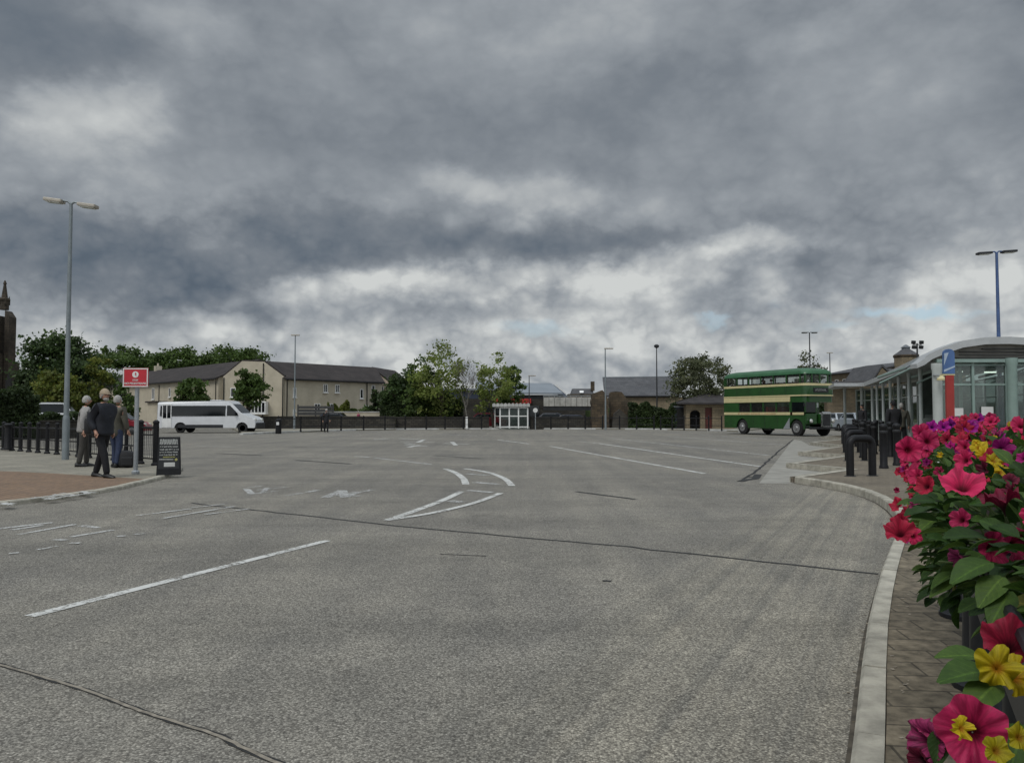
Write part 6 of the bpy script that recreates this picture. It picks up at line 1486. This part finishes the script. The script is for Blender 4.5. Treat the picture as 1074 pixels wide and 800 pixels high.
    c0 = K(hx(z_(-.10-coat_len)), 0, z_(-.10-coat_len), .19*k*b, .155*k*b); c01 = K(hx(z_(-.02)), 0, z_(-.02), .185*k*b, .15*k*b); c1 = K(hx(z_(.1)), 0, z_(.1), .18*k*b, .145*k*b); c2 = K(hx(z_(.25)), 0, z_(.25), .175*k*b, .145*k*b); c3 = K(hx(z_(.41)), 0, z_(.41), .18*k*b, .135*k*b); c4 = K(hx(z_(.52)), 0, z_(.52), .13*k*b, .10*k*b); c5 = K(hx(z_(.585))+.005, 0, z_(.585), .07*k)
    F = [(c0, c01), (c01, c1), (c1, c2), (c2, c3), (c3, c4), (c4, c5)]
    for s in (1, -1):
        a, e, w_ = [Vector(v) for v in arms[s]]; i0 = K(a.x, a.y*1.0, a.z-.005, .092*k*b); i1 = K(*((a+e)/2), .072*k*b); i2 = K(*e, .063*k*b); i3 = K(*(e.lerp(w_, .93)), .045*k*b); F += [(c3, i0), (i0, i1), (i1, i2), (i2, i3)]
    tp = skinned('jacket', Q, F, top, root, 2, root_i=0)
    Q = []; q0 = K(hx(z_(.1)), 0, z_(.1), .155*k, .125*k); q1 = K(hx(z_(-.07)), 0, z_(-.05), .155*k, .12*k); F = [(q0, q1)]
    for s in (1, -1):
        a, e, w_ = [Vector(v) for v in legsd[s]]; a = a+Vector((0, 0, -.07*k)) if not seated else a+Vector((.08, 0, 0))
        i0 = K(*a, .1*k); i1 = K(*e, .078*k); i2 = K(*(e.lerp(w_, .5)), .07*k); i3 = K(*(w_+Vector((0, 0, -.03*k))), .066*k); F += [(q1, i0), (i0, i1), (i1, i2), (i2, i3)]
    skinned('trousers', Q, F, legs, root, 2)
    if not seated:
        for f in feet:
            sh = MB(); x, y, _ = f; secs = [(-.085, .03, .075), (-.06, .042, .1), (.0, .043, .095), (.07, .047, .07), (.14, .046, .052), (.185, .03, .035), (.195, .01, .02)]
            vs = []; fs = []; n = 10
            for (dx, hw_, hh_) in secs:
                for j in range(n):
                    a = 2*math.pi*j/n; zz2_ = .5-.5*math.cos(a); vs.append((x+dx*k, y+hw_*k*math.sin(a)*(1.15 if zz2_ < .4 else .9), hh_*k*zz2_*1.1))
            for i in range(len(secs)-1):
                for j in range(n): fs.append((i*n+j, i*n+(j+1) % n, (i+1)*n+(j+1) % n, (i+1)*n+j))
            fs += [tuple(range(n)), tuple((len(secs)-1)*n+j for j in range(n))]; obj('shoe', sh.add(vs, fs), 'shoe', root, smooth=True)
    # hair / cap / beard
    hr_ = MB(); n, m = 20, 12; vs = []; fs = []
    for i in range(m+1):
        t = math.pi*.66*i/m if not hairlong else math.pi*.8*i/m
        for j in range(n):
            a = 2*math.pi*j/n; front = max(0, math.cos(a)); tt = t*(1-.42*front); x = .108*math.sin(tt)*math.cos(a)-.006; y = .087*math.sin(tt)*math.sin(a); z = .127*math.cos(tt)+.002*math.sin(9*a)
            vs.append(T((x, y, z)))
    for i in range(m):
        for j in range(n): fs.append((i*n+j, (i+1)*n+j, (i+1)*n+(j+1) % n, i*n+(j+1) % n))
    obj('hair', hr_.add(vs, fs), hair, root, smooth=True)
    if cap:
        cp_ = MB(); vs = []; fs = []
        for i in range(9):
            t = math.pi*.46*i/8
            for j in range(n): a = 2*math.pi*j/n; vs.append(T((.117*math.sin(t)*math.cos(a)-.004, .096*math.sin(t)*math.sin(a), .137*math.cos(t)+.004)))
        for i in range(8):
            for j in range(n): fs.append((i*n+j, (i+1)*n+j, (i+1)*n+(j+1) % n, i*n+(j+1) % n))
        cp_.add(vs, fs); pk = [T((.09+.075*math.cos(a), .075*math.sin(a), .028-.012*math.cos(a))) for a in [(-math.pi/2)+math.pi*q/8 for q in range(9)]]; cp_.extr(pk, (0, 0, .008)); obj('cap', cp_, cap, root, smooth=False)
    if beard:
        q = MB().sphere((0, 0, 0), (.05, .056, .046), 12, 8); bd_ = MB().add([T(Vector(v)+Vector((.052, 0, -.082))) for v in q.v], q.f); obj('beard', bd_, hair, root, smooth=True)
    return root
a_ = G(106.5, 500.5, .066)
person('man in black padded jacket, black trousers and tan cap looking to the right', (a_.x, a_.y, .066), R(-18), 1.77, 'jacket_navy', 'trouser_black', 'hair_grey', .2, -.25, (-.35, .75), (-.30, .85), cap='cap_tan', bulk=1.32, beard=True, head_yaw=-.25, lean=.03)
bkp = thing('shoulder_bag', 'black shoulder bag slung at the back of the man in the tan cap', 'bag', (a_.x-.24, a_.y-.04, .98)); obj('bag_body', MB().box((0, 0, .12), (.17, .26, .34), .2, .065), 'bag_black', bkp, smooth=True); obj('strap', MB().tube([(0, .1, .28), (.12, .12, .52), (.3, .1, .55), (.42, .0, .3)], .016, 6), 'bag_black', bkp)
a_ = G(87, 489, .066)
person('white-haired person in a pale grey jacket standing behind the man in the cap', (a_.x, a_.y, .066), R(25), 1.72, 'jacket_pale', 'trouser_grey', 'hair_grey', .2, .08, (.1, .5), (-.15, .3), bulk=1.15, head_yaw=.3, lean=.05)
a_ = G(121.5, 490, .066)
person('grey-haired person in an olive coat and jeans seen from behind', (a_.x, a_.y, .066), R(70), 1.72, 'coat_olive', 'jeans', 'hair_grey', .2, .06, (.05, .3), (.1, .3), coat_len=.10, bulk=1.12)
bg_ = G(133, 490, .066); wb_ = thing('luggage_bag', 'black holdall bag on the pavement beside the olive coat person', 'bag', (bg_.x, bg_.y, .066), R(20))
obj('bag_body', MB().box((0, 0, .2), (.34, .26, .4), 0, .09, ry=.15), 'bag_black', wb_, smooth=True); obj('handle', MB().tube([(-.08, 0, .36), (-.06, 0, .5), (.06, 0, .52), (.1, 0, .38)], .014, 6), 'bag_black', wb_); obj('front_pocket', MB().box((.01, -.14, .15), (.26, .07, .22), 0, .03), 'bag_black', wb_)
a_ = G(342, 453.2); person('distant person in dark coat and pale hat walking behind the far railings', (a_.x, a_.y, 0), R(-60), 1.7, 'coat_dark', 'trouser_black', 'hair_grey', .16, .12, (.2, .2), (-.2, .2), coat_len=.2, cap='jacket_pale', simple=True)
person('distant person in pink coat beyond the low stone wall', (W(376, 440, 72).x, 72, 0), R(180), 1.6, 'coat_pink', 'trouser_grey', 'hair_grey', .16, .1, coat_len=.15, simple=True)
a_ = G(938, 474, .115); person('person in long black coat between the bollards and the flowers', (a_.x, a_.y, .113), R(100), 1.66, 'coat_dark', 'trouser_black', 'trouser_black', .18, .1, coat_len=.3, bulk=1.15, simple=True)
a_ = G(946, 472, .115); person('person in grey-green jacket just right of the black-coated person', (a_.x, a_.y, .113), R(60), 1.6, 'coat_olive', 'trouser_black', 'hair_grey', .18, .08, bulk=1.1, simple=True)
a_ = G(905, 459.5, .115); person('dark-clothed person waiting near the far end of the canopy', (a_.x, a_.y, .113), R(200), 1.7, 'coat_dark', 'trouser_black', 'trouser_black', .18, .1, bulk=1.1, simple=True)
def in_bus(lx, ly, z): v = Matrix.Rotation(bus.rotation_euler.z, 3, 'Z')@Vector((lx, ly, z)); return bus.location+v
for (lx, ly), lb_, tp_ in (((x0+2.3+1.25, -.62), 'passenger on the upper deck by the middle side window', 'coat_dark'), ((x0+2.3+2.0, -.6), 'passenger on the upper deck one seat ahead of the middle window', 'jacket_navy'), ((x0+2.3+3.45, -.62), 'passenger on the upper deck close to the front corner', 'coat_dark'), ((x0+2.0+.25, .6), 'passenger on the far side of the upper deck towards the rear', 'coat_olive')):
    q = in_bus(lx-BL*0, ly, 2.66); person(lb_, tuple(q), bus.rotation_euler.z, 1.7, tp_, 'trouser_black', 'trouser_black', seated=True, simple=True, armL=(.3, .6), armR=(.3, .6), group='passengers on the upper deck')
nbn = thing('litter_bin', 'dark litter bin with a pale notice at the left end of the far barrier', 'litter bin', tuple(G(292, 454.8)))
obj('bin_body', MB().lathe((0, 0, .0), [(.2, 0), (.2, .05), (.2, .85), (.23, .88), (.2, .98), (.08, 1.02)], 16), 'black_paint', nbn, smooth=True); obj('notice', MB().box((0, -.2, .7), (.18, .03, .2)), 'sign_white', nbn)

# ================= petunia planters =================
LINE0 = Vector((.83, 1.0, 0)); LD = Vector((.49, 1, 0)).normalized(); LN = Vector((-LD.y, LD.x, 0))   # LN points left, to the road
def lp(Yv, off=0, z=0): p = Vector((.83+.49*(Yv-1), Yv, z)); return p+LN*off
def planter(Ya, Yb, label, legs):
    a, b = lp(Ya), lp(Yb); c = (a+b)/2; L = (b-a).length; rz = math.atan2(LD.y, LD.x)
    root = thing('trough_planter', label, 'planter', (c.x, c.y, .118), rz, 'black trough planters along the pavement')
    mb = MB(); z0, z1 = .62, .90; w0, w1 = .10, .14; t = .012
    for s in (-1, 1): mb.extr([(-L/2, s*w0, z0), (L/2, s*w0, z0), (L/2, s*w1, z1), (-L/2, s*w1, z1)], (0, s*t, 0))
    for s in (-1, 1): mb.extr([(s*L/2, -w0, z0), (s*L/2, w0, z0), (s*L/2, w1, z1), (s*L/2, -w1, z1)], (s*t, 0, 0))
    mb.box((0, 0, z0+.006), (L-.01, 2*w0-.01, .012)); obj('trough', mb, 'planter_black', root)
    rm_ = MB()
    for s in (-1, 1): rm_.tube([(-L/2-.01, s*(w1+.008), z1), (L/2+.01, s*(w1+.008), z1)], .012, 8)
    obj('rim', rm_, 'planter_black', root); obj('compost', MB().box((0, 0, z1-.03), (L-.03, 2*w1-.03, .03)), 'compost', root)
    for x in legs:
        obj('leg', MB().lathe((x*L/2, 0, 0), [(.13, 0), (.13, .025), (.1, .05), (.085, .12), (.08, .3), (.075, .6), (.1, .62)], 4 if False else 16), 'planter_black', root, smooth=True)
    return root
planter(.75, 1.95, 'black trough planter nearest the camera, full of petunias', (-.8, .8))
planter(2.02, 3.45, 'middle black trough planter with petunias', (-.8, .72))
planter(3.52, 5.1, 'furthest black trough planter, its flared leg showing over the paving', (-.85, .75))
def corolla(R_, depth, lobes=.07, ruffle=.012, cup=.25, seed=0, nseg=90, nr=12):
    rd = random.Random(seed); ph = rd.random()*6; vs = []; fs = []; uv = []
    for i in range(nr+1):
        r = i/nr
        for k in range(nseg):
            a = 2*math.pi*k/nseg; flare = r**1.5
            rr = R_*(.02+.2*min(r, .4)+.9*max(0, r-.12)**1.35)*(1+lobes*math.cos(5*a)*r*r+.018*math.sin(13*a+ph)*r**3)
            z = -depth*(1-r)**1.35-R_*cup*flare*.35+R_*cup*.1+.0007*math.sin(26*a+ph)*r*r+.0005*math.sin(43*a+2*ph)*r**3+ruffle*r**3*(math.sin(5*a+ph)*.5+math.sin(10*a+ph*2)*.3+math.sin(16*a+ph*3)*.12)-.004*r*r*(.5+.5*math.cos(5*a+math.pi))
            vs.append((rr*math.cos(a), rr*math.sin(a), z)); uv.append((k/nseg, r))
    for i in range(nr):
        for k in range(nseg): fs.append((i*nseg+k, i*nseg+(k+1) % nseg, (i+1)*nseg+(k+1) % nseg, (i+1)*nseg+k))
    me = bpy.data.meshes.new('flower'); me.from_pydata(vs, [], fs); me.update()
    ul = me.uv_layers.new(name='UVMap')
    for l_ in me.loops: ul.data[l_.index].uv = uv[l_.vertex_index]
    me.polygons.foreach_set('use_smooth', [True]*len(me.polygons)); return me
KINDS = {}
for nm, m_, R_, dp, lo, ru, cu in (('pink', 'petal_pink', .045, .04, .06, .008, .25), ('red', 'petal_red', .041, .04, .06, .008, .25), ('magenta', 'petal_magenta', .038, .036, .08, .007, .2), ('purple', 'petal_purple', .036, .034, .08, .007, .2),
        ('yellow', 'petal_yellow', .023, .016, .13, .006, .3), ('maroon', 'petal_maroon', .04, .055, .05, .008, 1.2), ('veined', 'petal_veined', .028, .05, .06, .006, 1.8)):
    L_ = []
    for s in range(3): me = corolla(R_*(1-.08*s), dp, lo+.02*s, ru*(1+.4*s), cu*(1, 1.8, 3.2)[s] if cu < 1 else cu, hash(nm) % 50+s if False else len(nm)*7+s); me.materials.append(M[m_]); L_.append(me)
    KINDS[nm] = L_
def add_flower(parent, kind, pos, nrm_v, scale=1.0, rd=random):
    o = bpy.data.objects.new('flower', rd.choice(KINDS[kind])); COL.objects.link(o); o.parent = parent
    o.location = Vector(pos)-parent.location
    q = Vector(nrm_v).normalized().to_track_quat('Z', 'Y'); o.rotation_mode = 'QUATERNION'; o.rotation_quaternion = q @ Matrix.Rotation(rd.random()*6.28, 3, 'Z').to_quaternion()
    o.scale = (scale, scale, scale*rd.uniform(.85, 1.15)); return o
# leaf template
def leaf_template(nu=6, nv=4):
    vs = []; fs = []
    for i in range(nu+1):
        t = i/nu; wd = .74*math.sin(math.pi*min(1, t*.94+.03))**.75*(1-.3*t)
        for j in range(nv+1):
            u = (j/nv-.5)*2; vs.append((t, u*wd*.5, .12*abs(u)*wd*1.3-.28*t*t+.012*math.sin(7*t+3*u)))
    for i in range(nu):
        for j in range(nv): fs.append((i*(nv+1)+j, i*(nv+1)+j+1, (i+1)*(nv+1)+j+1, (i+1)*(nv+1)+j))
    return np.array(vs), np.array(fs)
LV, LF = leaf_template()
LUV = np.array([(i/6, (j/4-.5)*2) for i in range(7) for j in range(5)], dtype=np.float32)
def leaves(name, items, m, parent):
    """items: (pos, direction, up, length)"""
    n = len(items); k = len(LV); V_ = np.empty((n*k, 3)); F_ = np.empty((n*len(LF), 4), dtype=np.int32)
    for i, (p, d, u, L) in enumerate(items):
        d = Vector(d).normalized(); u = Vector(u); s = u.cross(d); s = s.normalized() if s.length > 1e-4 else d.orthogonal().normalized(); u = d.cross(s)
        Mx = np.array([[d.x, s.x, u.x], [d.y, s.y, u.y], [d.z, s.z, u.z]]); V_[i*k:(i+1)*k] = (LV*L)@Mx.T+np.array(tuple(p)); F_[i*len(LF):(i+1)*len(LF)] = LF+i*k
    me = bpy.data.meshes.new(name); me.from_pydata(V_.tolist(), [], F_.tolist()); me.update(); me.polygons.foreach_set('use_smooth', [True]*len(me.polygons)); me.materials.append(M[m])
    ul = me.uv_layers.new(name='UVMap'); ix = np.empty(len(me.loops), dtype=np.int32); me.loops.foreach_get('vertex_index', ix); ul.data.foreach_set('uv', LUV[ix % k].reshape(-1))
    o = bpy.data.objects.new(name, me); COL.objects.link(o); o.parent = parent; return o
def oz_low(a): return math.sin(a) < .75 and math.cos(a) > 0
# mound section: half-widths left/right, bottom and top heights along the row
def mound(Yv):
    top = 1.17+.10*min(1, (Yv-.8)/1.2); top = min(top, 1.27)
    if Yv > 4.3: top -= .06*(Yv-4.3)
    return top
PL = ['nearest clump of petunias in the bottom right corner', 'petunia clump with a large dark trumpet flower', 'petunia clump with yellow flowers in its middle', 'petunia clump behind the yellow flowers', 'petunia clump with purple and magenta flowers', 'petunia clump near the far end of the planters', 'furthest petunia clump with one wide-open pink flower at its edge']
segs = [.78, 1.28, 1.72, 2.2, 2.8, 3.45, 4.2, 5.15]
plants = []
mixes = [dict(pink=4, veined=2, yellow=2, maroon=2), dict(pink=4, maroon=2, red=3, yellow=1, veined=2), dict(pink=5, red=4, magenta=1, yellow=3, veined=1), dict(red=6, pink=7, magenta=1, yellow=1, veined=1), dict(pink=8, magenta=2, purple=1, red=5, veined=1), dict(pink=8, red=6, veined=1), dict(pink=8, red=6, magenta=1)]
for i in range(7):
    Ya, Yb = segs[i], segs[i+1]; Yc = (Ya+Yb)/2; base = lp(Yc, 0, 1.0)
    root = thing('petunia_plant', PL[i], 'flowers', (base.x, base.y, .98), 0, 'petunias in the trough planters'); plants.append(root); rd = random.Random(40+i)
    items = []; stems = MB()
    nl = int(720*(Yb-Ya)+110)
    for k in range(nl):
        Yv = rd.uniform(Ya-.04, Yb+.04); T_ = mound(Yv); a = rd.uniform(-.55, math.pi*1.12); rr = rd.random()**.35
        wl = .11 if Yv < 1.35 else min(.26, .11+.15*(Yv-1.35)/.45); wl = .3 if math.cos(a) < 0 else wl; ox = math.cos(a)*wl*rr; zb = 1.02 if Yv < 2 else .97; oz = zb+(T_-.015-zb)*max(math.sin(a), -.35)*rr+rd.gauss(0, .015)
        if ox > .2 and oz < .97: oz -= 0
        p = lp(Yv, ox, oz)-root.location
        out_ = LN*math.cos(a)+Vector((0, 0, math.sin(a)))+Vector((rd.gauss(0, .5), rd.gauss(0, .5), rd.gauss(0, .35)))+LD*rd.gauss(0, .5)
        L = rd.uniform(.028, .06)*(1.15 if Yv < 2 else 1.0)
        items.append((p, out_, Vector((rd.gauss(0, .4), rd.gauss(0, .4), 1)), L))
    leaves('foliage', items, 'plant_leaf', root)
    for k in range(26 if i > 1 else 7):
        Yv = rd.uniform(max(Ya, 1.1), max(Yb, 1.2)); a = rd.uniform(0, math.pi); q = lp(Yv, math.cos(a)*(.24 if i > 1 else .08), .96+(mound(Yv)-.98)*math.sin(a)); b0 = lp(Yv+rd.gauss(0, .05), rd.uniform(-.08, .08), .9)
        m1 = b0.lerp(q, .5)+Vector((0, 0, .05)); stems.tube([b0-root.location, m1-root.location, q-root.location], [.004, .0035, .0025], 5, cap=False)
    obj('stems', stems, 'stem', root)
    names = [n_ for n_, c_ in mixes[i].items() for _ in range(c_)]
    nf = min(88, int((Yb-Ya)*(40 if i < 2 else 66)+8))
    for k in range(nf):
        Yv = rd.uniform(Ya, Yb); a = math.pi*rd.betavariate(1.6, 1.5)*1.1-.15; T_ = mound(Yv)
        if i == 0 and rd.random() < .4: continue
        if i < 3 and oz_low(a) and rd.random() < .75: continue
        rr = rd.uniform(.95, 1.22); wl = (.12 if Yv < 1.2 else min(.29, .12+.17*(Yv-1.2)/.6)) if math.cos(a) > 0 else .31; ox = math.cos(a)*wl*rr; zb = 1.04 if Yv < 2 else .98; oz = zb+(T_-zb+.01)*max(math.sin(a), -.3)*rr
        n_ = LN*math.cos(a)*.9+Vector((0, 0, math.sin(a)*.75))+Vector((-.25, -.75, .05))+Vector((rd.gauss(0, .35), rd.gauss(0, .35), rd.gauss(0, .25)))
        kd = rd.choice(names); add_flower(root, kd, lp(Yv, ox, oz), n_, rd.uniform(.42, .85)*(1 if Yv > 1.8 else .9), rd)
# individually placed blooms
def bloom(pi, kind, px, py, Yv, n_, s=1.0):
    q = W(px, py, Yv); add_flower(plants[pi], kind, q, n_, s, random.Random(px*7+py))
for b in [(0, 'pink', 1020, 766, .98, (-.45, -.8, .35), 1.12), (0, 'yellow', 1048, 697, 1.08, (-.3, -.8, .5), 1.6), (0, 'yellow', 1072, 708, 1.1, (.1, -.8, .5), 1.6), (0, 'yellow', 1013, 764, .86, (.2, -.9, .3), .7), (0, 'yellow', 1048, 786, .88, (0, -.9, .5), .75), (0, 'yellow', 1072, 772, .92, (0, -.9, .5), .8),
          (0, 'red', 1060, 668, 1.2, (-.3, -.6, .7), 1.1), (0, 'veined', 958, 778, 1.03, (-.8, -.3, .1), 1.2), (0, 'veined', 974, 752, 1.05, (-.4, .1, .9), .9), (0, 'maroon', 958, 800, 1.0, (-.8, -.3, -.1), .5),
          (1, 'veined', 996, 590, 1.5, (-.9, -.1, -.3), .95), (1, 'maroon', 1046, 512, 1.45, (-.2, .1, .95), 1.15), (1, 'pink', 1010, 503, 1.5, (-.2, -.5, .8), 1.0), (2, 'pink', 1046, 575, 1.7, (.1, -.9, .1), 1.0), (2, 'pink', 1072, 572, 1.6, (.2, -.9, .1), 1.0),
          (2, 'red', 943, 553, 1.8, (-.35, -.55, .7), 1.0), (2, 'pink', 958, 561, 1.85, (-.3, -.7, .3), .6), (3, 'pink', 954, 471, 2.2, (-.25, -.95, .15), .9),
          (3, 'pink', 967, 452, 2.5, (-.3, -.8, .4), .8), (3, 'pink', 974, 461, 2.4, (-.2, -.8, .3), .8), (2, 'yellow', 1033, 475, 1.95, (-.2, -.8, .5), 1.1), (2, 'yellow', 1044, 482, 1.9, (.1, -.8, .5), 1.1), (2, 'yellow', 1040, 492, 1.85, (0, -.8, .4), 1.1), (2, 'yellow', 1028, 468, 2.0, (-.2, -.8, .6), 1.1), (2, 'yellow', 1050, 494, 1.85, (0, -.8, .4), 1.1),
          (3, 'magenta', 1010, 469, 2.3, (-.3, -.7, .5), .9), (3, 'magenta', 1054, 468, 2.1, (-.1, -.8, .4), .9), (3, 'magenta', 1047, 480, 2.05, (-.1, -.8, .4), .9), (4, 'purple', 990, 446, 3.0, (-.3, -.8, .5), .85), (4, 'purple', 978, 446, 3.1, (-.3, -.8, .5), .8), (4, 'purple', 1018, 447, 2.7, (-.3, -.8, .5), .8)]: bloom(*b)
# a few broad leaves that catch the eye in the foreground
def bigleaf(pi, items):
    root = plants[pi]; items = [(a, b, c, d, L*.85) for a, b, c, d, L in items]; leaves('broad_leaves', [(W(px, py, Yv)-root.location, d, (0, -.3, 1), L) for px, py, Yv, d, L in items], 'plant_leaf', root)
bigleaf(0, [(1040, 705, 1.12, (-1, -.25, .15), .095), (1046, 716, 1.1, (-.9, -.5, -.25), .085), (1030, 690, 1.15, (-1, .2, .2), .07), (985, 765, 1.03, (-.3, -.5, -.6), .05), (1074, 760, 1.05, (-.5, -.5, -.3), .08)])
bigleaf(1, [(1040, 590, 1.42, (-1, -.25, -.15), .10), (1052, 605, 1.4, (-.9, -.5, -.4), .09), (1060, 620, 1.38, (-.8, -.5, -.5), .09), (1035, 565, 1.5, (-1, -.2, .3), .10), (1030, 630, 1.45, (-1, -.3, -.1), .06)])
bigleaf(3, [(985, 525, 2.1, (-1, -.2, .15), .10), (990, 540, 2.08, (-1, -.4, -.2), .10), (1000, 550, 2.05, (-.8, -.5, -.3), .09), (975, 535, 2.15, (-1, -.3, .1), .09), (965, 528, 2.2, (-1, 0, .2), .07), (1010, 555, 2.0, (-.8, -.5, -.2), .09)])
